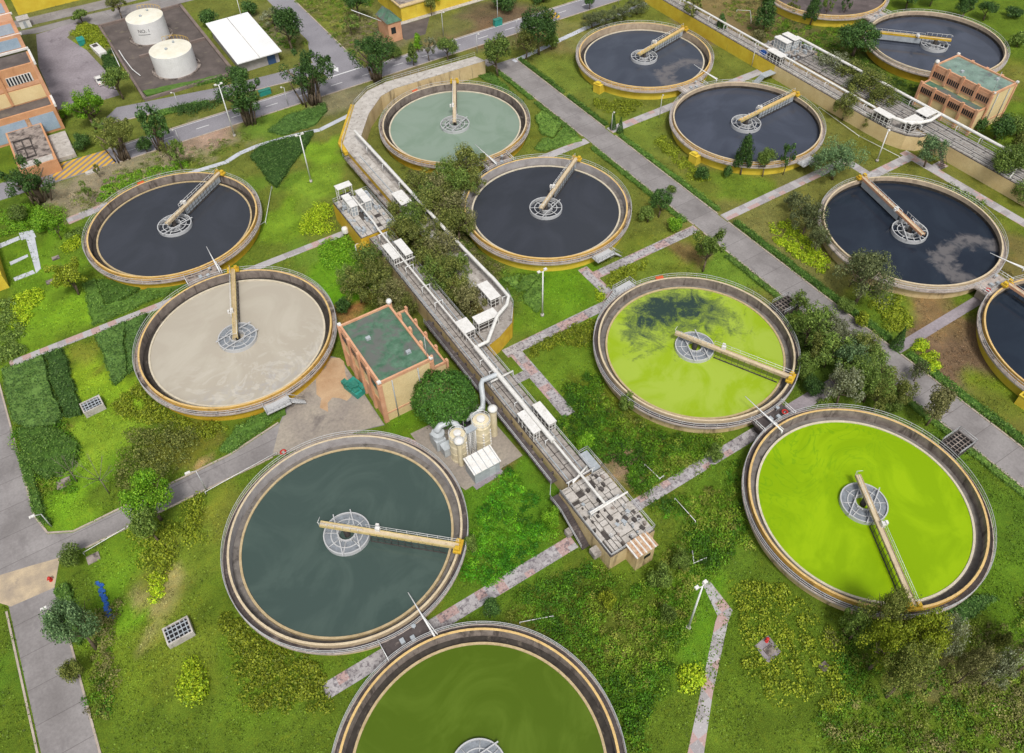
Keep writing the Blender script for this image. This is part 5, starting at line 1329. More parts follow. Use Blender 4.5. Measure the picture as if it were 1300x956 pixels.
def hydrant(px, label):
    x, y = W(*px); t = thing('fire_hydrant', label, 'hydrant', (x, y, 0), 0, 'red hydrants'); t.scale = (.75, .75, .75)
    MB().lathe([(.36, 0), (.36, .12), (.26, .14), (.24, .9), (.34, .95), (.3, 1.2), (.1, 1.38), (0, 1.4)], 14).build('body', M['red'], t)
    MB().tube((-.5, 0, .7), (.5, 0, .7), .13, n=8).build('outlet', M['red'], t)
hydrant((973, 814), 'red hydrant in the yellow-green shrubs'); hydrant((65, 737), 'red hydrant at the edge of the brick paving')
# blue tarpaulin strip
mb = MB(); pts = WL([(124, 738), (131, 750), (134, 765), (137, 778), (142, 786)])
for a, b in zip(pts, pts[1:]):
    for k in range(6):
        f = k / 6; g = (k + 1.2) / 6; o_ = rnd.uniform(-.25, .25); mb.obox((a[0] + (b[0] - a[0]) * f + o_, a[1] + (b[1] - a[1]) * f), (a[0] + (b[0] - a[0]) * g + o_ + rnd.uniform(-.2, .2), a[1] + (b[1] - a[1]) * g), rnd.uniform(.35, .85), .02, .1 + rnd.random() * .25)
tag(mb.build('tarpaulin', M['blue']), 'long crumpled strip of blue tarpaulin on the grass', 'tarpaulin')
# pipe handrails lying in the grass
def fencerail(pts, label, z=.8):
    mb = MB(); P = WL(pts)
    for p, q in zip(P, P[1:]):
        mb.tube((*p, z), (*q, z), .06, n=5)
    for p in P: mb.tube((*p, 0), (*p, z), .06, n=5)
    tag(mb.build('pipe_rail', M['railw']), label, 'rail', 'white pipe rails in the grass')
fencerail([(818, 593), (837, 611), (842, 607)], 'white pipe rail in the scrub beyond the ruined path'); fencerail([(856, 636), (882, 665)], 'white pipe rail in the scrub before the ruined path'); fencerail([(878, 702), (880, 718), (896, 711)], 'white bent pipe rail near the foot of the tall mast')
fencerail([(660, 793), (702, 785)], 'white pipe rail beside the dull dark green tank'); fencerail([(346, 240), (338, 285), (318, 297)], 'white pipe rail between the dark tank and the yellow-green bush')
fencerail([(108, 705), (184, 660)], 'thin white rail along the narrow road'); fencerail([(262, 628), (352, 578)], 'thin white rail between the narrow road and the grey-green tank')
fencerail([(1039, 138), (1090, 175), (1141, 201)], 'thin white rail along the lawn below the right channel', .5)
fencerail([(935, 16), (952, 17), (953, 30)], 'white rail on the brown ground at the top', .8)

# lamps
def mast(px, top, label, heads=2):
    x, y = W(*px); h = height(x, y, top); t = thing('lamp_mast', label, 'lamp mast', (x, y, 0), 0, 'tall white lamp masts')
    MB().tube((0, 0, 0), (0, 0, h), .16, .11, n=10).build('pole', M['railw'], t)
    MB().tube((0, 0, 0), (0, 0, .5), .34, n=10).build('base', M['concl'], t)
    for k in range(heads):
        s = -1 if k else 1; mb = MB().tube((0, 0, h - .1), (s * .7, .3, h), .07, n=5); mb.box(s * .7 - .28, s * .7 + .28, .05, .5, h - .1, h + .16); mb.build('lamp_head', M['white'], t)
mast((395, 231), 172, 'tall white lamp mast on the lawn near the triangular hedge')
mast((688.5, 401), 345, 'tall white lamp mast in front of the dark tank with the pale channel')
mast((873.5, 798), 745, 'tall white lamp mast beside the bending paver path')
mast((1113, 205), 168, 'tall white lamp mast below the rounded end of the right channel', 1)
mast((298, 173), 108, 'tall white lamp mast on a concrete block beside the drooping banyan')
def street(px, top, label, dx=-1., white=True, group='street lamps'):
    x, y = W(*px); h = height(x, y, top); t = thing('street_lamp', label, 'street lamp', (x, y, 0), 0, group)
    MB().tube((0, 0, 0), (0, 0, h), .1, .07, n=6).build('pole', M['rail'], t)
    mb = MB().tube((0, 0, h), (dx * 1., -.2 * dx, h + .15), .05, n=5); mb.build('arm', M['rail'], t)
    MB().box(min(dx * .8, dx * 1.6), max(dx * .8, dx * 1.6), -.2 * dx - .2, -.2 * dx + .2, h + .08, h + .26).build('lamp_head', M['white'], t)
street((66, 669), 653, 'street lamp at the corner of the road junction', -1.); street((83, 784), 769, 'street lamp on the road below the brick paving', -1.); street((263, 624), 598, 'street lamp beside the narrow road near the round bright tree', -1.)
street((366, 134), 111, 'street lamp between the two banyans', -.5); street((228, 138), 118, 'street lamp beside the low planting of the middle road', -.5)
street((228, 180), 165, 'street lamp on the near side of the highway by the debris', -.5); street((563, 46), 17, 'street lamp on the far verge of the highway', .5); street((632, 30), 0, 'green street lamp beside the top hatched area', .5)
street((656, 36), 26, 'short street lamp on the near kerb of the highway', .5); street((606, 68), 45, 'street lamp above the loop of the channel', .5); street((785, 6), -12, 'street lamp on the highway at the top', .5)
street((776, 166), 144, 'short lamp post beside the two small conifers', .3); street((1011, 300), 296, 'low lamp beside the yellow shrubs by the road', .3) if 0 else None
street((1100, 165), 140, 'lamp post on the lawn right of the far tank', .3) if 0 else None
street((837, 150), 122, 'thin lamp post between the two farthest yellow tanks and the road', .2); street((954, 85), 62, 'thin post below the end of the yellow wall', .2)

# car
x, y = W(127.5, 105); t = thing('parked_car', 'white saloon car parked in the yard beside the round tree', 'car', (x, y, 0), R(93))
def carbody():
    mb = MB(); prof = [(-2.25, .3), (-2.3, .75), (-2.15, .95), (-1.2, 1.05), (-.6, 1.45), (.9, 1.48), (1.7, 1.05), (2.2, .98), (2.3, .7), (2.25, .3)]
    n = len(prof)
    def sec(y, k): return [(px_ * (1 if k == 0 else .97), y, pz) for px_, pz in prof]
    rows = []
    for y, ins in ((-.86, 1), (-.78, 0), (.78, 0), (.86, 1)):
        rows.append([(px_, y * (.82 if pz > 1.1 and abs(y) > .8 else (.86 if pz > 1.1 else 1)), pz - (.05 if ins else 0)) for px_, pz in prof])
    vs = [p for r_ in rows for p in r_]
    fs = [(i * n + j, i * n + j + 1, (i + 1) * n + j + 1, (i + 1) * n + j) for i in range(3) for j in range(n - 1)] + [tuple(range(n))[::-1], tuple(3 * n + i for i in range(n))] + [(0, n, n * 2, n * 3)[::1][0:0] or (0, n, 2 * n, 3 * n)][0:0]
    return mb.add(vs, fs)
carbody().build('body', M['white'], t)
MB().add([(-1.18, -.7, 1.09), (-.63, -.62, 1.475), (-.63, .62, 1.475), (-1.18, .7, 1.09)], [(0, 1, 2, 3)]).build('rear_window', M['glassd'], t)
MB().add([(1.66, -.7, 1.10), (.92, -.62, 1.50), (.92, .62, 1.50), (1.66, .7, 1.10)], [(0, 1, 2, 3)][::-1]).build('windscreen', M['glassd'], t)
for s in (-1, 1): MB().add([(-1.1, s * .80, 1.08), (-.55, s * .735, 1.4), (.85, s * .735, 1.42), (1.5, s * .80, 1.08)], [(0, 1, 2, 3)]).build('side_window', M['glassd'], t)
for sx in (-1.4, 1.4):
    for s in (-1, 1):
        wv = MB().tube((sx, s * .74, .32), (sx, s * .9, .32), .32, n=16).build('wheel', M['black'], t)
for s in (-1, 1):
    MB().box(2.24, 2.32, s * .6 - .2, s * .6 + .2, .68, .84).build('headlight', M['glassd'], t); MB().box(-2.33, -2.26, s * .6 - .18, s * .6 + .18, .74, .9).build('tail_light', M['red'], t)
x, y = W(118, 222 + 4); 
o = MB().prism([(-1.3, -.5), (1.2, -.6), (1.5, .3), (.4, .7), (-1.2, .5)], 0, .35).build('white_boulder', M['concl']); o.location = (*W(116, 219), 0); tag(o, 'pale slab lying beside the hatched road area', 'slab')
t = thing('utility_cabinet', 'teal utility cabinet on the road verge right of the drooping banyan', 'cabinet', (*W(337, 120), 0)); MB().box(-1.5, 1.5, -.5, .5, 0, 1.3).build('body', M['tealb'], t); MB().box(-1.6, 1.6, -.6, .6, 1.3, 1.4).build('lid', M['teal'], t)
t = thing('utility_cabinet', 'teal utility cabinet on the far verge of the highway', 'cabinet', (*W(632, 32), 0)); MB().box(-1.2, 1.2, -.6, .6, 0, 1.8).build('body', M['tealb'], t); MB().box(-1.3, 1.3, -.7, .7, 1.8, 1.9).build('lid', M['teal'], t)
# ------------------------------------------------------------------ vegetation
def inpoly(x, y, P):
    r = np.zeros(len(x), bool); n = len(P)
    for i in range(n):
        x1, y1 = P[i]; x2, y2 = P[(i + 1) % n]
        c = ((y1 > y) != (y2 > y)); 
        with np.errstate(divide='ignore', invalid='ignore'): r ^= c & (x < (x2 - x1) * (y - y1) / (y2 - y1 + 1e-12) + x1)
    return r
BOXOCC = [(40, 47, 39, 138), (49.5, 57, 84, 176), (159, 173.5, 50, 185), (24.4, 37.8, 82, 98.2), (178, 191, 82, 99), (27, 40.7, 63.3, 78), (44.5, 56, 208, 233), (-60, 0, 189, 300), (46.5, 57, 84, 91)]
def occupied(x, y, tanks=18.2):
    o = np.zeros(len(x), bool)
    for cx, cy in TC.values(): o |= (x - cx) ** 2 + (y - cy) ** 2 < tanks * tanks
    for x0, x1, y0, y1 in BOXOCC: o |= (x > x0) & (x < x1) & (y > y0) & (y < y1)
    for P in POLYOCC: o |= inpoly(x, y, P)
    return o
def sample(P, dens, rs, free=True):
    P = np.array(P); lo = P.min(0); hi = P.max(0); n = int((hi - lo).prod() * dens) + 1
    x = rs.uniform(lo[0], hi[0], n); y = rs.uniform(lo[1], hi[1], n); k = inpoly(x, y, P.tolist())
    x, y = x[k], y[k]
    if free: k = ~occupied(x, y); x, y = x[k], y[k]
    return x, y
def pal(cols, rs, x, y, s=4., seed=3):
    C = np.array([gx_(hx(c, .8)) for c in cols]); u = np.clip(vnoise(x, y, s, seed) * .9 + rs.normal(0, .22, len(x)) + .05, 0, .999) * (len(C) - 1)
    i = u.astype(int); f = (u - i)[:, None]; i2 = np.minimum(i + 1, len(C) - 1)
    return (C[i] * (1 - f) + C[i2] * f) * rs.uniform(.7, 1.3, len(x))[:, None]

# hedges: clipped blocks
def hedge(poly, h, label, mat='hedge', world=False, group='clipped hedges', size=.26, dens=24, seed=0):
    P = poly if world else WL(poly); rs = np.random.RandomState(seed + len(label)); P = jag(P, .12 if world else .32, 1.5, len(label))
    a = sum(P[i][0] * P[(i + 1) % len(P)][1] - P[(i + 1) % len(P)][0] * P[i][1] for i in range(len(P)))
    if a < 0: P = P[::-1]
    x, y = sample(P, dens, rs, free=not world)
    k_ = vnoise(x, y, 1.1, 55) > .13; x, y = x[k_], y[k_]; z = h + (vnoise(x, y, 1.6, 8) - .5) * .8 + rs.normal(0, .07, len(x)); pts = [np.stack([x, y, z], 1)]; nn = [np.tile([0, 0, 1.], (len(x), 1))]
    for p, q in zip(P, P[1:] + P[:1]):
        L = math.hypot(q[0] - p[0], q[1] - p[1]); m = int(L * h * dens * 1.2) + 1; u = rs.uniform(0, 1, m)
        px_, py_ = p[0] + (q[0] - p[0]) * u, p[1] + (q[1] - p[1]) * u; nx, ny = (q[1] - p[1]) / L, -(q[0] - p[0]) / L
        o = rs.normal(.08, .16, m); X = np.stack([px_ + nx * o, py_ + ny * o, rs.uniform(.1, h, m)], 1)
        k = ~occupied(X[:, 0], X[:, 1]) if not world else np.ones(m, bool)
        pts.append(X[k]); nn.append(np.tile([nx, ny, .3], (m, 1))[k])
    pts = np.concatenate(pts); nn = np.concatenate(nn)
    V = leafquads(pts, size, rs, .25, nn)
    me = quads('hedge', V)
    bm = MB(); 
    bm.prism(P, -.02, h - .3)
    core = bm.mesh('hedge_core')
    # one mesh: clipped core + leaves
    import bmesh
    b = bmesh.new(); b.from_mesh(me); b.from_mesh(core); b.to_mesh(me); b.free()
    bpy.data.meshes.remove(core)
    o = put('hedge', me, LM[mat]); tag(o, label, 'hedge', group); POLYHEDGE.append(P); return o
POLYHEDGE = []
H = hedge
H([(4, 474), (54, 455), (79, 530), (72, 541), (40, 546), (18, 535)], 1.1, 'big dark hedge plot at the left edge, left of a narrow gap', 'hedged')
H([(58, 453), (80, 445), (103, 516), (104, 527), (84, 531)], 1.1, 'dark hedge plot beside the pale grated pit, right of a narrow gap', 'hedged')
H([(123, 429), (158, 412), (160, 440), (162, 476), (148, 489)], 1., 'dark hedge plot left of the milky tank, left of its bare gap', 'hedged')
H([(161, 411), (186, 400), (176, 430), (172, 468), (164, 474), (163, 440)], 1., 'dark hedge strip squeezed against the milky tank', 'hedged')
H([(108, 363), (121, 356), (134, 391), (160, 383), (195, 366), (240, 356), (240, 362), (120, 414)], .9, 'hedge along the near side of the dark tank, outer part of an L-shaped gap', 'hedge')
H([(124, 358), (136, 357), (165, 363), (185, 365), (160, 379), (137, 388)], .9, 'hedge plot inside the L-shaped gap below the dark tank', 'hedge')
H([(318, 199), (328, 188), (352, 181), (379, 173), (399, 167), (386, 192), (370, 211), (352, 239), (348, 238)], .9, 'triangular dark hedge pointing toward the camera', 'hedged')
H([(258, 226), (300, 206), (312, 204), (330, 228), (338, 255), (326, 262), (318, 246), (300, 231)], .8, 'loose hedge hugging the far right side of the dark tank', 'hedge') if 0 else None
H([(343, 168), (365, 148), (414, 134), (416, 142), (398, 160), (361, 172)], .8, 'dark hedge between the highway debris and the pale path', 'hedged')
H([(679, 150), (690, 141), (714, 160), (700, 176), (688, 170)], .7, 'far plot of low hedge between the mint tank and the road', 'hedge')
H([(716, 162), (737, 179), (692, 193), (680, 190), (690, 178), (702, 178)], .7, 'near plot of low hedge between the mint tank and the road', 'hedge')
H([(606, 96), (622, 93), (664, 130), (656, 138), (640, 118)], .6, 'low hedge strip along the far side of the mint tank', 'hedge')
H([(640, 356), (656, 350), (658, 372), (649, 364)], .6, 'small low hedge plot near the arm corner, farthest of three', 'hedge')
H([(660, 371), (662, 352), (684, 349), (672, 366)], .6, 'small low hedge plot below the dark tank, middle of three', 'hedge')
H([(664, 376), (688, 352), (688, 390), (682, 397), (668, 386)], .6, 'small low hedge plot left of the tall lamp mast, nearest of three', 'hedge')
H([(1180, 789), (1240, 757), (1266, 760), (1200, 806)], .9, 'dark hedge hugging the near right side of the vivid green tank', 'hedged')
H([(280, 575), (300, 546), (344, 521), (362, 517), (364, 525), (322, 552), (292, 577)], 1., 'dark hedge between the milky tank and the narrow road', 'hedge')
H([(24, 578), (36, 578), (58, 655), (66, 668), (46, 655)], 1., 'dark hedge strip along the left road above the junction', 'hedge')
H([(72, 752), (90, 742), (98, 780), (104, 820), (84, 800)], 1., 'dark hedge beside the road below the brick paving', 'hedge')
H([(26, 548), (72, 546), (100, 566), (98, 590), (62, 612), (36, 590)], 1.3, 'overgrown hedge block at the left road', 'hedge')
for y0, y1, lab in ((134, 150, 'near part of the far right-hand roadside hedge'), (152, 173, 'far part of the far right-hand roadside hedge')): H([(109.9, y0), (110.9, y0), (110.9, y1), (109.9, y1)], .7, 'low ' + lab, 'hedge', True, 'roadside hedges')
H([(109.9, 94), (110.9, 94), (110.9, 128), (109.9, 128)], .7, 'low roadside hedge opposite the milestone of two conifers, right side', 'hedge', True, 'roadside hedges') if 0 else H([(109.9, 94), (110.9, 94), (110.9, 128.5), (109.9, 128.5)], .7, 'low roadside hedge in front of the tank with small trees', 'hedge', True, 'roadside hedges')
H([(109.9, 48.5), (111.2, 48.5), (111.2, 89), (109.9, 89)], .8, 'long low roadside hedge beside the yellow shrubs', 'hedge', True, 'roadside hedges')
H([(109.9, -30), (111.3, -30), (111.3, 44.3), (109.9, 44.3)], .8, 'low roadside hedge at the lower right, beside the brown bare ground', 'hedge', True, 'roadside hedges')
for y0, y1, lab in ((154, 171, 'mint tank, farther half'), (135, 152, 'mint tank, nearer half'), (95, 128, 'dark tank with the pale channel'), (62, 82, 'swirled algae tank'), (-20, 38, 'vivid green tank')):
    H([(101.3, y0), (102.3, y0), (102.3, y1), (101.3, y1)], .7, 'low left-hand roadside hedge by the ' + lab, 'hedge', True, 'roadside hedges')
H([(183, 117), (281, 97), (283, 102), (186, 123)], .8, 'hedge along the near edge of the storage compound', 'hedge')
H([(200, 142), (262, 128), (266, 133), (205, 148)], .7, 'scrubby hedge between the two upper roads', 'hedge')

# loose shrub beds
def bed(poly, label, mat, h=1.0, rad=.95, sp=1.25, cat='shrub bed', leaf=.27, seed=1, per=64, name='shrub_bed'):
    P = WL(poly); rs = np.random.RandomState(seed + len(label)); x, y = sample(P, 2.3 / (sp * sp), rs); pts = []; nn = []
    for a, b in zip(x, y):
        r = rad * rs.uniform(.65, 1.25); hh = h * rs.uniform(.7, 1.3); m = int(per * rs.uniform(.8, 1.2))
        d = rs.normal(size=(m, 3)); d[:, 2] = np.abs(d[:, 2]) ; d /= np.linalg.norm(d, axis=1)[:, None]; s = rs.uniform(.7, 1.05, m)[:, None]
        pts.append(np.stack([a + d[:, 0] * r * s[:, 0], b + d[:, 1] * r * s[:, 0], d[:, 2] * hh * s[:, 0] + .05], 1)); nn.append(d)
    if not pts: print('EMPTY BED', label); return
    V = leafquads(np.concatenate(pts), leaf, rs, .3, np.concatenate(nn))
    return tag(put(name, quads(name, V), LM[mat]), label, cat, 'loose shrub beds')
B = bed
B([(16, 382), (47, 367), (54, 380), (31, 415), (19, 416)], 'yellow-green shrub bed at the left beside the low building', 'yellow')
B([(80, 314), (101, 301), (104, 307), (88, 322)], 'small yellow-green shrub clump left of the dark tank', 'yellow', 1.0, 1.1, .8)
B([(384, 277), (405, 259), (416, 258), (424, 280), (422, 296), (386, 297)], 'dense yellow-green bush beside the head house', 'yellow', 1.6, 1.2, 1.2)
B([(402, 306), (440, 301), (448, 312), (464, 322), (452, 336), (416, 342), (404, 325)], 'bright green shrubs below the head house', 'bright', 1.1, 1.)
B([(669, 448), (705, 425), (757, 402), (752, 434), (739, 442), (708, 438), (694, 449), (680, 454)], 'yellow-green shrub bed along the paver path left of the swirled algae tank', 'olivey')
B([(757, 388), (760, 369), (772, 380)], 'small yellow-green shrub wedge between two paver paths', 'yellow', .8)
B([(764, 350), (800, 339), (820, 331), (815, 345), (786, 365), (774, 364)], 'green shrub bed beyond the stairs of the swirled algae tank', 'olivey', .7, .8)
B([(922, 741), (990, 741), (1042, 787), (1080, 835), (1074, 900), (986, 900), (945, 850), (941, 777)], 'broad yellow-green shrub bed around the red hydrant', 'olivey', .9, .9, 1.5, per=36)
B([(278, 787), (304, 780), (324, 806), (389, 838), (420, 864), (420, 900), (315, 900), (288, 807)], 'rough green shrubs along the near left of the grey-green tank', 'olivey', .9, 1.)
B([(752, 128), (818, 130), (795, 149), (762, 141)], 'shrubs at the foot of the farthest yellow tank', 'olivey', .8, .9)
B([(978, 286), (998, 279), (1031, 308), (1050, 332), (1046, 350), (1014, 328), (985, 308)], 'yellow-green shrubs between the road and the navy tank with scum', 'yellow', .9, .9)
B([(1100, 384), (1142, 377), (1162, 419), (1128, 421)], 'shrubs on the verge below the navy tank with scum', 'olivey', .9, .9)
for p, lab in (((1168, 437), 'small yellow bush at the edge of the brown ground, farthest of three'), ((1177, 453), 'small yellow bush at the edge of the brown ground, middle of three'), ((1185, 467), 'small yellow bush at the edge of the brown ground, nearest of three')):
    x, y = p; B([(x - 9, y + 6), (x, y - 7), (x + 10, y), (x + 2, y + 8)], lab, 'yellow', 1., .9, .8, 'bush', name='bush')
B([(135, 524), (176, 490), (190, 512), (250, 532), (291, 541), (280, 560), (216, 540), (160, 530)], 'bushy green bed along the near left of the milky tank', 'olivey', 1.1, 1.)
B([(160, 552), (236, 542), (262, 556), (252, 575), (205, 605), (172, 640), (155, 640), (152, 600)], 'broad olive shrub mass beyond the narrow road', 'olive', 1.5, 1.3, 1.5, per=60)
B([(166, 668), (225, 668), (224, 700), (210, 730), (196, 745), (180, 720)], 'olive shrub bed on the near side of the narrow road', 'olivey', 1.4, 1.2, 1.3, per=56)
B([(234, 640), (262, 622), (256, 655), (258, 690), (238, 688)], 'olive shrub bed right of the round bright tree', 'olivey', 1.3, 1.1, 1.3)
B([(192, 735), (208, 728), (206, 750), (198, 765)], 'small yellow-green bush tip at the end of the olive bed', 'yellow', 1., .9, .9)
B([(232, 865), (246, 828), (260, 865), (262, 890), (230, 890)], 'pointed yellow-green bush below the grated pit on the lawn', 'yellow', 1.8, 1.1, .9, 'bush', name='bush')
B([(862, 862), (870, 850), (888, 850), (892, 870), (870, 885)], 'round yellow-green bush left of the bending paver path', 'yellow', 1.2, 1., .9, 'bush', name='bush')
B([(84, 42), (108, 30), (126, 36), (140, 58), (118, 64), (104, 52)], 'planted island with yellow-green shrubs in the yard', 'olivey', .8, .9)
B([(128, 72), (141, 66), (152, 88), (138, 94)], 'dark hedge-like bed beside the white rail fence', 'dark', .9, .9, 1.)
B([(212, 142), (262, 130), (282, 126), (284, 132), (240, 148)], 'dark scrub with stems between the two upper roads', 'dark', 1.6, 1.1, 1.5)
B([(84, 300), (120, 282), (132, 290), (100, 304)], 'low green shrubs below the short pale path', 'mid', .8, .9)
B([(130, 232), (190, 215), (235, 205), (240, 212), (180, 232), (120, 262)], 'low green growth along the far rim of the dark tank', 'bright', .7, .8, 1.6)
B([(0, 270), (40, 262), (84, 268), (82, 292), (30, 292), (0, 300)], 'tangled green shrubs at the left edge', 'bright', 1.3, 1.2, 1.5)
B([(0, 385), (16, 378), (28, 420), (36, 448), (0, 462)], 'dark rough shrubs at the left edge below the low building', 'mid', 1.3, 1.1, 1.4)
B([(560, 395), (600, 392), (604, 412), (580, 418)], 'low dark growth beneath the olive trees by the arm corner', 'olive', 1., 1.)
B([(1190, 220), (1225, 232), (1260, 256), (1240, 262), (1205, 240)], 'rough green shrubs between the far paver path and the cream wall', 'mid', .8, .9)
B([(830, 180), (850, 170), (872, 196), (900, 228), (880, 232)], 'low growth by the road left of the tank with small trees', 'olivey', .6, .8, 1.4)
B([(1000, 540), (1040, 505), (1060, 520), (1150, 545), (1200, 562), (1180, 570), (1110, 530), (1050, 520)], 'green undergrowth between the two algae tanks and the road', 'mid', 1., 1., 1.5)
B([(985, 395), (1010, 400), (1030, 440), (1020, 480), (1000, 500), (1012, 450)], 'undergrowth hugging the right side of the swirled algae tank', 'mid', 1., 1., 1.5)

# rough undergrowth nobody could count
def scrub(poly, label, cols, h=1.0, dens=9., size=.33, seed=5):
    P = jag(WL(poly), 1.8, 3., seed); rs = np.random.RandomState(seed); x, y = sample(P, dens * .24, rs)
    k = vnoise(x, y, 6., 21) * .75 + vnoise(x, y, 2.2, 22) * .4 + rs.uniform(-.1, .1, len(x)); keep = k > .30; x, y, k = x[keep], y[keep], k[keep]
    C = pal(cols, rs, x, y, 6., seed); pts = []; nn = []; cc = []
    for a, b, q, c in zip(x, y, k, C):
        r = rs.uniform(.35, 1.1) * (.7 + q * .6); hh = h * r * rs.uniform(.5, 1.15); m = int(60 * r + 8)
        d = rs.normal(size=(m, 3)); d[:, 2] = np.abs(d[:, 2]); d /= np.linalg.norm(d, axis=1)[:, None]; s = rs.uniform(.5, 1.1, m)
        pts.append(np.stack([a + d[:, 0] * r * s, b + d[:, 1] * r * s, d[:, 2] * hh * s + .04], 1)); nn.append(d); cc.append(c * rs.uniform(.7, 1.25) * rs.uniform(.7, 1.3, m)[:, None])
    V = leafquads(np.concatenate(pts), size * .68, rs, .4, np.concatenate(nn))
    o = put('undergrowth', quads('undergrowth', V, cols=np.concatenate(cc) * 1.25), M['leafattr']); return tag(o, label, 'undergrowth', None, 'stuff')
SC = ['#2f5214', '#44741a', '#567f1e', '#6a8828', '#7a8440']
SC2 = ['#3f6a1c', '#56801f', '#6c8030', '#85804e', '#66683a']
scrub([(640, 790), (700, 735), (745, 725), (790, 740), (850, 700), (900, 640), (940, 600), (946, 690), (920, 740), (880, 760), (850, 830), (830, 960), (700, 960), (760, 860), (720, 815), (690, 795)], 'rough green scrub below the end building', SC, 1.5)
scrub([(715, 500), (760, 470), (775, 510), (810, 535), (860, 552), (940, 556), (930, 580), (880, 600), (820, 635), (790, 600), (735, 580), (700, 540)], 'rough green scrub between the channel and the swirled algae tank', SC, 1.5, 12., seed=6)
scrub([(600, 640), (640, 570), (660, 590), (715, 680), (700, 690), (600, 740), (592, 700)], 'lush green scrub between the channel and the grey-green tank', ['#2c6214', '#3f7f18', '#57931c', '#6c9a2a'], .8, seed=7)
scrub([(820, 640), (900, 610), (945, 575), (952, 640), (955, 690), (900, 660), (850, 660)], 'green scrub along the ruined path', SC, .8, seed=8)
scrub([(1060, 790), (1180, 800), (1260, 790), (1330, 760), (1330, 960), (1040, 960)], 'rough olive scrub at the lower right corner', SC2, 1., 6., seed=9)
scrub([(18, 545), (72, 545), (105, 565), (100, 600), (60, 640), (40, 620)], 'rough scrub along the left road', SC, 1.2, seed=10)
scrub([(100, 790), (140, 770), (150, 830), (150, 900), (110, 900)], 'brown-green scrub beside the blue-green round tree', SC2, .9, seed=11)
scrub([(500, 262), (540, 250), (640, 390), (620, 395), (560, 345)], 'dark scrub between the channel and its arm', ['#34501f', '#4a6028', '#5f6a38', '#6e6a44'], 1., seed=12)
scrub([(510, 200), (560, 225), (600, 300), (640, 340), (630, 355), (560, 290)], 'dark scrub beneath the wispy olive trees', ['#3a5a22', '#4f6a2a', '#66703a', '#73704a'], .9, seed=13)
scrub([(300, 60), (360, 0), (470, -10), (480, 60), (440, 95), (400, 55), (372, 60), (330, 50)], 'patchy scrub around the white shed', SC2, .6, 3., seed=14)
scrub([(880, 10), (960, 0), (1100, 0), (1100, 80), (1000, 70), (940, 50)], 'patchy scrub on the brown ground at the top', SC2, .6, 3., seed=15)
scrub([(1040, 130), (1100, 70), (1180, 120), (1160, 150), (1100, 110)], 'dark growth between the rear channel and the far tank', ['#33501f', '#425e26', '#4f6630'], .7, 5., seed=16)
scrub([(90, 250), (180, 200), (230, 190), (300, 170), (330, 175), (300, 195), (240, 215), (150, 250), (110, 275)], 'dry weeds among the debris by the highway', ['#8f8a60', '#7a8a44', '#5f7a30', '#a0947a'], .5, 3., size=.28, seed=17)
scrub([(480, 650), (590, 690), (600, 740), (540, 790), (470, 830), (520, 770), (580, 720)], 'green scrub between the grey-green tank and the mottled path', ['#2c6214', '#3f7f18', '#57931c', '#6c9a2a'], .7, seed=18)
scrub([(640, 300), (690, 350), (640, 420), (625, 380)], 'thin growth below the dark tank', ['#3f6a22', '#557a2a', '#6a7a38'], .4, 4., seed=19)

# grass blades over the lawns
def grass():
    rs = np.random.RandomState(77); n = 330000
    px = rs.uniform(-30, 1330, n); py = 960 - 960 * rs.uniform(0, 1, n) ** .85
    g = np.array([W(a, b) for a, b in zip(px[:230000], py[:230000])]); x, y = g[:, 0], g[:, 1]
    k = ~occupied(x, y, 18.0); x, y = x[k], y[k]
    k = vnoise(x, y, 2.0, 31) > .34; x, y = x[k], y[k]
    c = groundcol(x, y) * rs.uniform(.5, 1.6, len(x))[:, None]
    V = leafquads(np.stack([x, y, rs.uniform(.03, .2, len(x))], 1), .24, rs, .8)
    tag(put('grass', quads('grass', V, cols=c), M['leafattr']), 'tufts of grass over the lawns', 'grass', None, 'stuff')
grass()

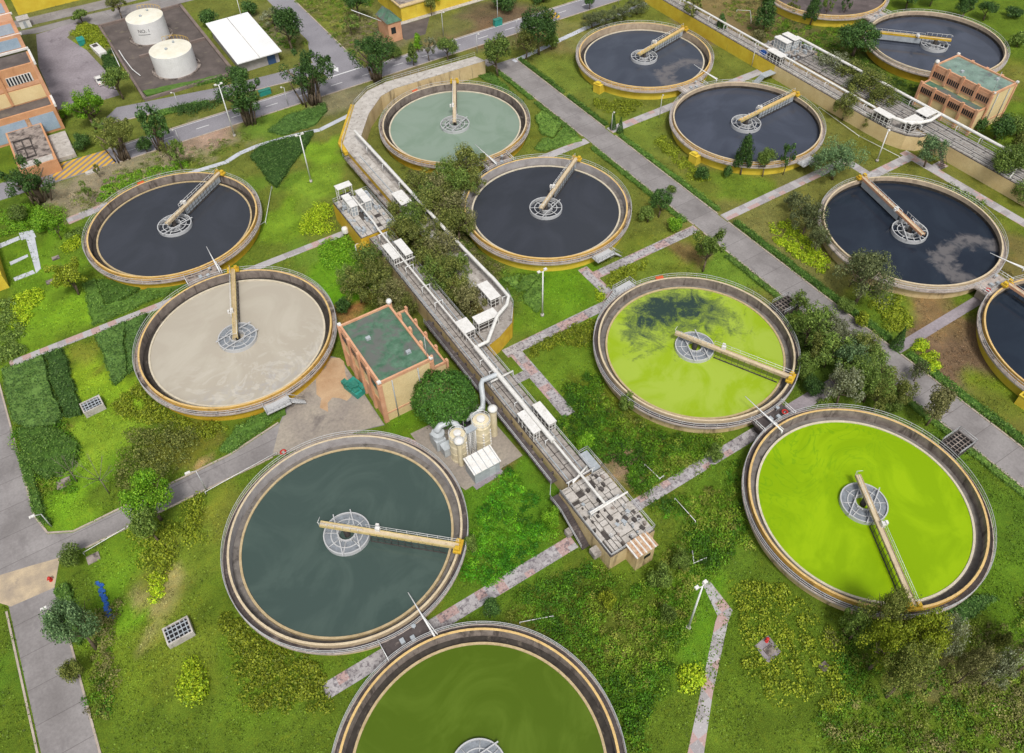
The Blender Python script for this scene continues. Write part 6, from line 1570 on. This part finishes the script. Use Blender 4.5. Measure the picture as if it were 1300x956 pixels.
# ---- trees: a few crowns of each kind, shared by copies
def crown_pts(kind, seed, n):
    rs = np.random.RandomState(seed); P = []; N = []
    def clump(c, r, m, flat=1.):
        d = rs.normal(size=(m, 3)); d /= np.linalg.norm(d, axis=1)[:, None]; s = rs.uniform(.55, 1.05, m)[:, None]
        P.append(np.array(c) + d * s * np.array([r, r, r * flat])); N.append(d)
    if kind == 'round':
        k = 22
        for i in range(k):
            a = rs.uniform(0, 2 * PI); e = rs.uniform(-.35, 1.); rr = math.sqrt(max(0, 1 - e * e * .8)) * rs.uniform(.35, .75)
            clump((rr * math.cos(a), rr * math.sin(a), 1.25 + e * .5), rs.uniform(.2, .42), n // k)
    elif kind == 'dome':
        m = n; d = rs.normal(size=(m, 3)); d[:, 2] = np.abs(d[:, 2]) * 1.1 - .12; d /= np.linalg.norm(d, axis=1)[:, None]
        b = 1 + (vnoise(d[:, 0] * 3 + 9, d[:, 1] * 3 + d[:, 2] * 2, .8, 4) - .5) * .26
        P.append(np.array([0, 0, .75]) + d * np.array([1, 1, 1.0]) * (rs.uniform(.88, 1.04, m) * b)[:, None]); N.append(d)
    elif kind == 'tall':
        k = 20
        for i in range(k):
            t_ = (i + .5) / k; rr = (1 - t_) ** .7 * .62 * rs.uniform(.5, 1.2); a = i * 2.4 + rs.uniform(-.4, .4)
            clump((rr * math.cos(a), rr * math.sin(a), .55 + t_ * 1.3), rs.uniform(.2, .36), n // k)
    elif kind == 'wispy':
        k = 40
        for i in range(k):
            a = rs.uniform(0, 2 * PI); e = rs.uniform(-.5, 1.); rr = math.sqrt(max(0, 1 - e * e * .75)) * rs.uniform(.2, .95)
            clump((rr * math.cos(a), rr * math.sin(a), 1.15 + e * .65), rs.uniform(.13, .34), n // k, 1.3)
    elif kind == 'banyan':
        k = 34
        for i in range(k):
            a = rs.uniform(0, 2 * PI); rr = rs.uniform(.1, .95); e = rs.uniform(-.6, .6)
            clump((rr * math.cos(a), rr * math.sin(a), 1.3 + e * (1 - rr * .4)), rs.uniform(.11, .29), int(n * .75) // k, 1.2)
    elif kind == 'sparse':
        k = 16
        for i in range(k):
            a = rs.uniform(0, 2 * PI); rr = rs.uniform(.3, .9); e = rs.uniform(-.3, .6)
            clump((rr * math.cos(a), rr * math.sin(a), 1.35 + e), rs.uniform(.14, .3), n // k // 2)
    elif kind == 'conifer':
        m = n; t_ = rs.uniform(0, 1, m) ** 1.4; a = rs.uniform(0, 2 * PI, m); r = (1 - t_) * .95 * rs.uniform(.7, 1.1, m) + .03
        P.append(np.stack([r * np.cos(a), r * np.sin(a), .15 + t_ * 1.85], 1)); N.append(np.stack([np.cos(a), np.sin(a), np.full(m, .4)], 1))
    elif kind == 'bush':
        k = 14
        for i in range(k):
            a = rs.uniform(0, 2 * PI); rr = rs.uniform(.1, .65); clump((rr * math.cos(a), rr * math.sin(a), .6 + rs.uniform(0, .7) * (1.2 - rr)), rs.uniform(.28, .45), n // k)
    P = np.concatenate(P); N = np.concatenate(N); P[:, 2] = np.maximum(P[:, 2], .06)
    return P, N, rs
CR = {}
def crown(kind, var, big):
    key = (kind, var, big)
    if key not in CR:
        n, lf = {0: (2000, .125), 1: (4600, .082), 2: (9000, .058)}[big]
        if kind == 'dome': n = int(n * 1.3)
        if kind in ('wispy',): lf *= .85
        P, N, rs = crown_pts(kind, 100 + var * 17 + len(kind), n)
        CR[key] = quads('crown', leafquads(P, lf, rs, .3, N))
    return CR[key]
TRK = {}
def trunk(kind, var):
    key = (kind, var)
    if key in TRK: return TRK[key]
    rr = random.Random(var * 31 + len(kind)); mb = MB()
    if kind == 'banyan':
        for k in range(16):
            a = rr.uniform(0, 2 * PI); r0 = rr.uniform(.05, .38); r1 = r0 + rr.uniform(-.1, .35)
            p = Vector((r0 * math.cos(a), r0 * math.sin(a), 0)); q = Vector((r1 * math.cos(a + .3), r1 * math.sin(a + .3), rr.uniform(.8, 1.3)))
            m = p.lerp(q, .5) + Vector((rr.uniform(-.05, .05), rr.uniform(-.05, .05), 0)); mb.tube(p, m, .04, .03, n=5); mb.tube(m, q, .03, .015, n=5)
        mb.tube((0, 0, 0), (.03, 0, .8), .14, .09, n=8)
        for k in range(6):
            a = k * 1.05 + rr.uniform(-.2, .2); mb.tube((0, 0, .6), (.7 * math.cos(a), .7 * math.sin(a), 1.3), .06, .02, n=5)
    elif kind in ('bush', 'dome'):
        mb.tube((0, 0, -.02), (0, 0, .9), .07, .04, n=6)
        for k in range(4): a = k * 1.6; mb.tube((0, 0, .3), (.4 * math.cos(a), .4 * math.sin(a), .8), .04, .02, n=5)
    elif kind == 'conifer': mb.tube((0, 0, -.02), (0, 0, 1.9), .1, .02, n=6)
    else:
        lean = Vector((rr.uniform(-.08, .08), rr.uniform(-.08, .08), 0)); a0 = Vector((0, 0, -.02)); a1 = lean + Vector((0, 0, .55)); a2 = lean * 1.5 + Vector((0, 0, 1.3))
        mb.tube(a0, a1, .065, .05, n=8); mb.tube(a1, a2, .05, .02, n=7)
        for k in range(7):
            a = k * .9 + rr.uniform(-.3, .3); z = rr.uniform(.5, .95); p = a1.lerp(a2, (z - .5) / .9); q = p + Vector((math.cos(a) * rr.uniform(.35, .6), math.sin(a) * rr.uniform(.35, .6), rr.uniform(.3, .6)))
            mb.tube(p, q, .03, .012, n=5)
            for s in range(2): mb.tube(q.lerp(p, .3), q + Vector((rr.uniform(-.25, .25), rr.uniform(-.25, .25), rr.uniform(.1, .3))), .014, .006, n=4)
    TRK[key] = mb.mesh('trunk'); return TRK[key]
NT_ = [0]
def tree(base, top, wpx, kind, mat, label, group='trees around the works', cat='tree', bark='trunk', name=None):
    X, Y = W(*base); s = toPix(X, Y, 3)[2]; Rr = max(.5, wpx / s / 2) * (1.16 if kind == 'wispy' else 1.06); Hh = min(14, max(1.0, height(X, Y, top) * .97))
    i = NT_[0]; NT_[0] += 1; rr = random.Random(i * 7 + 3)
    big = 2 if wpx > 46 else (1 if wpx > 24 else 0)
    name = name or {'conifer': 'conifer', 'bush': 'bush', 'banyan': 'banyan_tree'}.get(kind, 'tree')
    if kind == 'bush': cat = 'bush' if cat == 'tree' else cat
    t = thing(name, label, cat, (X, Y, 0), rr.uniform(0, 6.28), group); t.scale = (Rr, Rr, Hh / 2)
    v = i % 3
    put('trunk', trunk(kind, v), M[bark], t); put('crown', crown(kind, v, big), LM[mat], t)
    return t
T = tree
UL = 'trees around the yard and highway'
T((157, 126), 86, 38, 'round', 'mid', 'round green tree beside the white car', UL)
T((122, 164), 117, 50, 'sparse', 'bright', 'spreading bright green tree at the corner of the workshop yard', UL)
T((122, 158), 122, 40, 'round', 'bright', 'bright crowned tree between the workshop and the middle road', UL)
T((85, 150), 133, 18, 'bush', 'bright', 'small bright bush against the workshop corner', UL)
T((106, 30), 13, 24, 'round', 'mid', 'small green tree at the entrance of the yard', UL)
T((155, 24), -8, 26, 'sparse', 'olive', 'thin leaning tree behind the storage tanks', UL)
T((271, 33), 3, 34, 'bush', 'dark', 'dark round bush behind the white shed', UL)
T((316, 157), 86, 62, 'banyan', 'dark', 'large drooping banyan between the highway and the white shed', UL)
T((303, 104), 76, 30, 'bush', 'dark', 'dark shrub in front of the white shed door', UL)
T((397, 132), 60, 64, 'banyan', 'dark', 'large banyan with many hanging roots at the road junction', UL)
T((372, 66), 8, 46, 'round', 'dark', 'dark tree behind the rooted banyan on the side road', UL)
T((352, 40), 12, 34, 'sparse', 'grey', 'leafless greyish tree right of the white shed', UL)
T((318, 20), -6, 24, 'bush', 'dark', 'dark bush at the top behind the white shed', UL)
T((206, 190), 132, 42, 'banyan', 'dark', 'rooted dark banyan beside the highway right of the hatched area', UL)
T((187, 193), 168, 22, 'bush', 'dark', 'dark clump at the foot of the rooted highway banyan', UL)
T((156, 203), 150, 48, 'banyan', 'olive', 'thin-crowned banyan at the tip of the hatched road area', UL)
T((108, 190), 162, 26, 'bush', 'dark', 'dark bush beside the workshop loading bay', UL)
T((140, 178), 150, 28, 'sparse', 'mid', 'loose tree between the middle road and the highway', UL)
T((54, 256), 204, 58, 'banyan', 'dark', 'dark banyan in front of the workshop annex at the left', UL)
T((232, 215), 176, 24, 'sparse', 'mid', 'young thin tree on the debris by the highway', UL)
T((217, 205), 178, 16, 'sparse', 'olive', 'spindly sapling on the debris left of the young thin tree', UL)
T((117, 258), 230, 12, 'sparse', 'mid', 'small palm-like sapling on the dry ground, farther left', UL)
T((127, 226), 208, 10, 'sparse', 'olive', 'tiny sapling just below the hatched road area', UL)
T((64, 292), 262, 34, 'bush', 'bright', 'bright bush at the left edge below the dark banyan', UL)
T((25, 282), 256, 34, 'bush', 'mid', 'leafy bush at the far left edge', UL)
T((78, 304), 283, 20, 'sparse', 'bright', 'small sapling below the short pale path', UL)
T((100, 374), 333, 46, 'sparse', 'olivey', 'loose yellow-green tree on the lawn left of the dark tank', UL)
T((97, 368), 338, 36, 'round', 'olivey', 'pale rounded crown within the lawn left of the dark tank', UL)
T((479, 102), 42, 60, 'banyan', 'dark', 'dense dark tree on the near kerb of the highway', UL)
T((500, 74), 50, 28, 'bush', 'mid', 'bushy tree between the dense dark tree and the gate tower', UL)
T((457, 27), -12, 36, 'round', 'dark', 'dark tree left of the gate tower', UL)
T((447, 45), 20, 24, 'sparse', 'mid', 'light green tree on the dry ground left of the gate tower', UL)
T((525, 83), 54, 20, 'tall', 'mid', 'slender young tree on the highway verge, left of three', UL)
T((531, 66), 42, 16, 'tall', 'bright', 'bright slender tree across the highway from the gate tower', UL)
T((545, 78), 48, 20, 'sparse', 'grey', 'thin grey-green tree on the highway verge, middle of three', UL)
T((569, 77), 48, 30, 'round', 'mid', 'small rounded tree on the highway verge, right of three', UL)
T((555, 12), -20, 22, 'round', 'yellow', 'yellowish tree in front of the yellow building', UL)
T((548, 20), -6, 16, 'round', 'olive', 'olive tree in front of the yellow building', UL)
T((632, 96), 44, 44, 'round', 'mid', 'round green tree at the head of the service road', UL)
T((684, 69), 8, 52, 'round', 'dark', 'tall dark tree between the highway and the pale path', UL)
T((668, 75), 36, 30, 'wispy', 'olive', 'wispy olive tree left of the tall dark tree', UL)
T((700, 63), 34, 24, 'bush', 'mid', 'bushy growth right of the tall dark tree', UL)
T((748, 12), -6, 14, 'round', 'dark', 'small dark tree at the top edge of the highway', UL)
for k, (b, l) in enumerate((((752, 36), 'leftmost'), ((769, 32), 'second'), ((788, 26), 'third'), ((808, 18), 'rightmost'))): T(b, b[1] - 19, 28, 'wispy', 'purple', 'dull grey-green shrub tree along the far pale path, %s of four' % l, UL)
T((640, 12), -14, 40, 'bush', 'dark', 'dark bushes on the top verge beside the yellow building', UL)
T((690, 2), -16, 36, 'bush', 'dark', 'dark bushes at the top beside the highway', UL)
RT = 'trees on the right'
T((874, 33), -6, 24, 'sparse', 'olive', 'palm-like tree in front of the yellow wall', RT)
T((912, 51), 17, 20, 'tall', 'dark', 'small dark tree against the yellow wall', RT)
T((968, 42), -8, 36, 'tall', 'dark', 'big dark tree with a reddish top on the brown ground', RT)
T((962, 52), 33, 20, 'bush', 'brown', 'brown bush below the big dark tree', RT)
T((1028, 32), -6, 26, 'tall', 'dark', 'dark tree in front of the drained tank, left', RT)
T((1046, 26), -8, 16, 'sparse', 'mid', 'palm-like tree in front of the drained tank', RT)
T((1069, 24), -6, 14, 'sparse', 'dark', 'thin tree in front of the drained tank, right', RT)
T((1004, 22), 0, 16, 'sparse', 'olive', 'sparse tree beside the wall of the drained tank', RT)
T((1082, 72), 27, 58, 'round', 'dark', 'large round dark tree left of the far tank', RT)
T((1055, 100), 70, 42, 'wispy', 'grey', 'grey-green tree between the two right channels, farther', RT)
T((1095, 132), 90, 44, 'wispy', 'olive', 'olive tree between the two right channels, nearer', RT)
T((1078, 126), 96, 28, 'wispy', 'grey', 'greyish small tree between the two right channels', RT)
T((1069, 153), 118, 28, 'wispy', 'olive', 'olive tree leaning on the cream wall, larger', RT)
T((1101, 166), 145, 20, 'wispy', 'olive', 'small olive tree against the cream wall', RT)
T((1056, 228), 180, 54, 'wispy', 'blue', 'feathery grey-green tree right of the tank with small trees', RT)
T((940, 222), 170, 32, 'tall', 'dark', 'tallest tree in front of the yellow tank', RT)
T((922, 225), 204, 14, 'bush', 'dark', 'small dark shrub left of the tallest tree by the yellow tank', RT)
T((968, 224), 188, 27, 'round', 'mid', 'rounded tree in front of the yellow tank, middle', RT)
T((994, 222), 185, 22, 'sparse', 'dark', 'thin tree in front of the yellow tank, right', RT)
T((890, 228), 204, 20, 'bush', 'dark', 'small dark bush near the inlet box of the yellow tank', RT)
T((1173, 212), 172, 36, 'wispy', 'blue', 'leaning feathery tree below the bend of the right channel', RT)
T((1269, 235), 184, 52, 'round', 'mid', 'bright green tree in front of the cream wall at the right', RT)
T((1296, 258), 222, 36, 'bush', 'mid', 'green bush at the right edge below the bright tree', RT)
T((1262, 176), 132, 40, 'bush', 'dark', 'dark bushy tree at the corner of the salmon pump house', RT)
T((1290, 172), 134, 36, 'bush', 'mid', 'green bushy tree right of the salmon pump house', RT)
T((1240, 166), 142, 24, 'bush', 'dark', 'dark bush under the annex of the salmon pump house', RT)
T((1290, 195), 160, 34, 'bush', 'olive', 'olive bushes behind the rear channel at the right edge', RT)
for k, (b, t_, w_, l) in enumerate((((1150, 12), -18, 34, 'left'), ((1219, 26), -8, 32, 'middle'), ((1248, 26), 2, 28, 'right'), ((1180, 8), -16, 26, 'between left and middle'))): T(b, t_, w_, 'round', 'dark', 'dark tree on the top right verge, %s' % l, RT)
T((1290, 60), 34, 24, 'bush', 'mid', 'green bush at the top right corner', RT); T((1284, 22), 4, 24, 'bush', 'dark', 'dark bush at the very top right corner', RT)
T((1085, 386), 322, 64, 'wispy', 'purple', 'large dark tree with pale flowers below the navy tank', RT)
T((1078, 364), 326, 18, 'wispy', 'pale', 'pale flowering spray on top of the large dark tree', RT)
T((1018, 300), 252, 40, 'wispy', 'purple', 'dark purplish shrub tree left of the navy tank', RT); T((1034, 320), 288, 28, 'wispy', 'purple', 'second dark purplish shrub close to the navy tank', RT); T((1003, 268), 244, 24, 'wispy', 'purple', 'smaller dark shrub beside the far paver path', RT)
T((892, 345), 294, 38, 'sparse', 'mid', 'round young tree left of the road below the path', RT); T((893, 340), 300, 30, 'round', 'mid', 'leafy crown left of the road below the path', RT)
T((836, 276), 240, 30, 'round', 'dark', 'bushy tree at the left kerb of the road', RT); T((822, 282), 256, 28, 'bush', 'mid', 'green bush beside the bushy kerb tree', RT); T((856, 292), 272, 22, 'bush', 'bright', 'bright bush on the verge below the kerb tree', RT); T((852, 244), 232, 14, 'bush', 'mid', 'small bush where the path meets the road', RT)
CL = 'grove between the algae tanks and the road'
for b, t_, w_, k_, m_, l in (((1010, 398), 370, 22, 'wispy', 'mid', 'small tree beside the farther grated pit in the grove'), ((1022, 440), 392, 46, 'wispy', 'mid', 'leaning thin-trunked tree in the grove nearest the swirled algae tank'),
    ((1048, 440), 406, 40, 'wispy', 'grey', 'grey-green tree on the far side of the grove beside the road'), ((1046, 466), 424, 46, 'wispy', 'mid', 'green tree in the middle of the grove'), ((1070, 484), 442, 46, 'wispy', 'blue', 'dense tree in the heart of the grove'),
    ((1100, 478), 442, 38, 'wispy', 'mid', 'grove tree hiding the road edge'), ((1096, 510), 462, 50, 'wispy', 'mid', 'broad green tree on the near side of the grove'), ((1062, 514), 470, 42, 'wispy', 'grey', 'greyish tree in the grove close to the link platform'),
    ((1114, 506), 470, 36, 'wispy', 'olive', 'olive tree of the grove beside the road'), ((1138, 518), 484, 30, 'wispy', 'olive', 'brownish tree of the grove beside the road'), ((1108, 522), 486, 34, 'wispy', 'olive', 'olive tree on the near edge of the grove'),
    ((1018, 482), 440, 32, 'bush', 'mid', 'bush of the grove against the swirled algae tank'), ((1084, 450), 424, 32, 'wispy', 'mid', 'feathery tree of the grove leaning over the road'), ((1030, 500), 470, 30, 'bush', 'dark', 'dark bush of the grove near the swing arm'),
    ((1176, 540), 494, 42, 'round', 'brown', 'brown-olive bush standing alone at the near end of the grove'), ((1160, 484), 460, 20, 'wispy', 'purple', 'wispy dark shrub overhanging the road kerb'), ((1072, 395), 372, 26, 'bush', 'mid', 'green shrub at the right kerb opposite the grove'), ((1090, 412), 392, 24, 'bush', 'olivey', 'yellowish shrub at the right kerb opposite the grove')):
    T(b, t_, w_, k_, m_, l, CL)
T((1137, 442), 414, 17, 'conifer', 'dark', 'dark pointed conifer beside the concrete path', 'small conifers'); T((778, 164), 142, 9, 'conifer', 'dark', 'small conifer by the road, left of a pair', 'small conifers'); T((787, 169), 148, 9, 'conifer', 'dark', 'small conifer by the road, right of a pair', 'small conifers')
MG = 'wispy trees between the channel and the tanks'
for b, t_, w_, m_, l in (((594, 226), 186, 44, 'olive', 'olive tree over the rim of the mint tank'), ((566, 240), 204, 30, 'mid', 'green tree below the mint tank, left of the olive tree'), ((536, 256), 218, 40, 'olive', 'olive tree beside the canopy of the arm'), ((556, 266), 224, 42, 'brown', 'brown-tinged tree among those below the mint tank'),
    ((582, 258), 216, 40, 'mid', 'green tree between the mint tank and the link platform'), ((552, 290), 242, 46, 'olive', 'dull tree in the middle of the wispy group'), ((574, 288), 242, 44, 'brown', 'brown-olive tree against the dark tank'), ((583, 306), 266, 38, 'olive', 'nearest tree of the wispy group beside the dark tank'), ((562, 312), 274, 32, 'olive', 'low tree of the wispy group beside the arm pipe')):
    T(b, t_, w_, 'wispy', m_, l, MG)
for b, t_, w_, m_, l in (((506, 288), 254, 28, 'olive', 'olive tree between channel and arm, nearest the head house'), ((526, 302), 260, 38, 'mid', 'green tree between channel and arm beside the canopy'), ((514, 316), 276, 36, 'olive', 'dull tree between channel and arm above the upper kiosks'), ((548, 354), 312, 42, 'olive', 'olive tree between channel and arm, middle'), ((566, 342), 296, 46, 'brown', 'brown-tinged tree between channel and arm'), ((574, 372), 326, 48, 'olive', 'big olive tree between channel and arm'), ((598, 404), 362, 40, 'brown', 'brown-olive bush tree at the arm corner'), ((584, 362), 322, 30, 'mid', 'green tree tucked under the arm pipe')):
    T(b, t_, w_, 'wispy', m_, l, 'trees between the channel and its arm')
for b, t_, w_, m_, l in (((472, 352), 312, 38, 'mid', 'dull green tree left of the channel below the head house'), ((459, 384), 342, 40, 'olive', 'olive tree left of the channel, nearest the milky tank'), ((486, 388), 346, 46, 'olive', 'big olive tree left of the channel above the pump house'), ((500, 394), 356, 34, 'brown', 'brown-olive tree behind the pump house'), ((520, 404), 374, 26, 'olive', 'small dull tree between the pump house and the channel')):
    T(b, t_, w_, 'wispy', m_, l, 'trees left of the channel')
T((567, 530), 474, 72, 'dome', 'clipped', 'big smooth round dark tree beside the pump house', 'trees around the works')
T((205, 660), 606, 66, 'round', 'bright', 'round bright green tree over the narrow road', 'trees around the works')
T((204, 690), 648, 44, 'round', 'mid', 'green tree just below the round bright tree', 'trees around the works')
T((122, 824), 770, 62, 'round', 'blue', 'blue-green round tree beside the lower left road', 'trees around the works')
T((98, 716), 690, 34, 'bush', 'mid', 'green bush at the corner of the narrow road and the junction', 'trees around the works')
T((622, 784), 758, 32, 'bush', 'dark', 'round dark bush beside the mottled path', 'trees around the works')
T((408, 398), 372, 22, 'bush', 'dark', 'dark bush squeezed between the milky tank and the pump house', 'trees around the works') if 0 else T((438, 398), 372, 22, 'bush', 'dark', 'dark bush at the right rim of the milky tank', 'trees around the works')
LR = 'trees in the lower right corner'
for b, t_, w_, k_, m_, l in (((1100, 812), 752, 48, 'wispy', 'olive', 'feathery dark tree overlapping the rim of the vivid green tank'), ((1148, 838), 782, 58, 'round', 'olivey', 'yellow-green broad tree in the lower right grove'), ((1102, 850), 796, 58, 'wispy', 'olivey', 'broad green tree nearest the yellow-green shrubs'), ((1174, 836), 786, 38, 'wispy', 'grey', 'grey-green tree at the right of the lower right grove'), ((1078, 812), 776, 40, 'wispy', 'mid', 'small feathery tree at the left of the lower right grove'), ((1125, 885), 830, 60, 'wispy', 'olive', 'feathery tree at the bottom of the lower right grove'),
    ((1286, 856), 800, 52, 'wispy', 'brown', 'brownish loose tree at the lower right corner'), ((1246, 870), 830, 36, 'wispy', 'grey', 'silvery spiky shrub near the lower right corner'), ((1214, 868), 826, 32, 'wispy', 'brown', 'brownish shrub near the lower right corner'), ((1262, 822), 796, 24, 'bush', 'olive', 'small olive bush near the lower right corner')):
    T(b, t_, w_, k_, m_, l, LR)
# bare saplings on the bright lawn
for (b, tp, lab, sd_) in (((139, 627), 588, 'bare pale sapling on the bright lawn, right', 3), ((98, 612), 586, 'bare pale sapling on the bright lawn, left', 4)):
    X, Y = W(*b); hh = height(X, Y, tp); rr = random.Random(sd_); mb = MB(); mb.tube((0, 0, 0), (.1, .1, hh * .5), .1, .07, n=6)
    for k in range(9):
        a = k * .75; q = Vector((math.cos(a) * hh * .3, math.sin(a) * hh * .3, hh * rr.uniform(.6, 1.))); p = Vector((.1, .1, hh * rr.uniform(.35, .5))); mb.tube(p, q, .05, .02, n=5)
        for s in range(3): mb.tube(q.lerp(p, .35), q + Vector((rr.uniform(-.6, .6), rr.uniform(-.6, .6), rr.uniform(0, .5))), .02, .01, n=4)
    o = mb.build('sapling', M['trunkg'], None, (X, Y, 0)); tag(o, lab, 'sapling', 'bare saplings')
print('OBJ', len(bpy.data.objects))
for b, t_, w_, k_, m_, l in (((1040, 424), 392, 36, 'wispy', 'mid', 'leafy low tree between the farther grated pit and the grove'), ((1090, 464), 428, 40, 'wispy', 'olive', 'olive tree in the heart of the grove behind the dense one'), ((1076, 500), 458, 44, 'wispy', 'mid', 'green tree of the grove just left of the broad near one'),
    ((1034, 462), 424, 36, 'wispy', 'olive', 'olive tree of the grove nearest the swing arm tank rim'), ((1128, 524), 496, 26, 'bush', 'mid', 'low green bush on the road side of the grove'), ((1056, 446), 412, 34, 'wispy', 'grey', 'pale grey-green tree toward the far end of the grove')):
    T(b, t_, w_, k_, m_, l, CL)
for b, t_, w_, m_, l in (((600, 250), 214, 34, 'olive', 'olive tree leaning over the platform between mint and dark tanks'), ((545, 276), 236, 38, 'mid', 'green tree beside the arm pipe in the wispy group'), ((568, 268), 232, 36, 'olive', 'olive tree at the centre of the wispy group, behind'), ((596, 300), 268, 26, 'brown', 'small brown tree against the rim of the dark tank')):
    T(b, t_, w_, 'wispy', m_, l, MG)
for b, t_, w_, m_, l in (((536, 330), 290, 40, 'olive', 'olive tree filling the gap above the middle kiosks'), ((556, 372), 330, 40, 'mid', 'dull green tree between channel and arm, low down'), ((586, 390), 350, 34, 'olive', 'olive tree just above the arm corner')):
    T(b, t_, w_, 'wispy', m_, l, 'trees between the channel and its arm')
for b, t_, w_, m_, l in (((480, 366), 330, 38, 'olive', 'olive tree left of the channel in the middle of its row'), ((446, 372), 338, 30, 'mid', 'green tree left of the channel above the milky tank rim'), ((510, 420), 388, 24, 'brown', 'low brown tree beside the pump house annex')):
    T(b, t_, w_, 'wispy', m_, l, 'trees left of the channel')
for b, t_, w_, m_, l in (((1074, 110), 78, 40, 'olive', 'olive tree between the two right channels, middle'), ((1112, 146), 108, 34, 'olive', 'olive tree between the two right channels, nearest the bend'), ((1040, 96), 70, 26, 'grey', 'grey tree between the two right channels beside the pump yard')):
    T(b, t_, w_, 'wispy', m_, l, RT)
for b, t_, w_, k_, m_, l in (((835, 745), 712, 34, 'bush', 'mid', 'leafy bush right of the cream hut'), ((862, 722), 694, 28, 'bush', 'mid', 'leafy bush on the scrub beyond the cream hut'), ((845, 790), 764, 24, 'bush', 'mid', 'leafy bush in the scrub left of the tall mast'), ((770, 770), 744, 24, 'bush', 'olivey', 'yellow-green feathery bush below the end building'), ((700, 668), 640, 28, 'bush', 'bright', 'bright bush beside the stairs of the end building'), ((600, 702), 676, 26, 'bush', 'mid', 'leafy bush between the grey-green tank and the mottled path'),
    ((795, 520), 494, 24, 'bush', 'mid', 'leafy bush by the near rim of the swirled algae tank'), ((742, 574), 546, 28, 'bush', 'bright', 'bright bush at the outer side of the lower kiosks'), ((905, 585), 560, 24, 'bush', 'mid', 'leafy bush below the swirled algae tank'), ((100, 860), 832, 30, 'bush', 'olive', 'olive bush below the blue-green round tree')):
    T(b, t_, w_, k_, m_, l, 'bushes in the scrub')
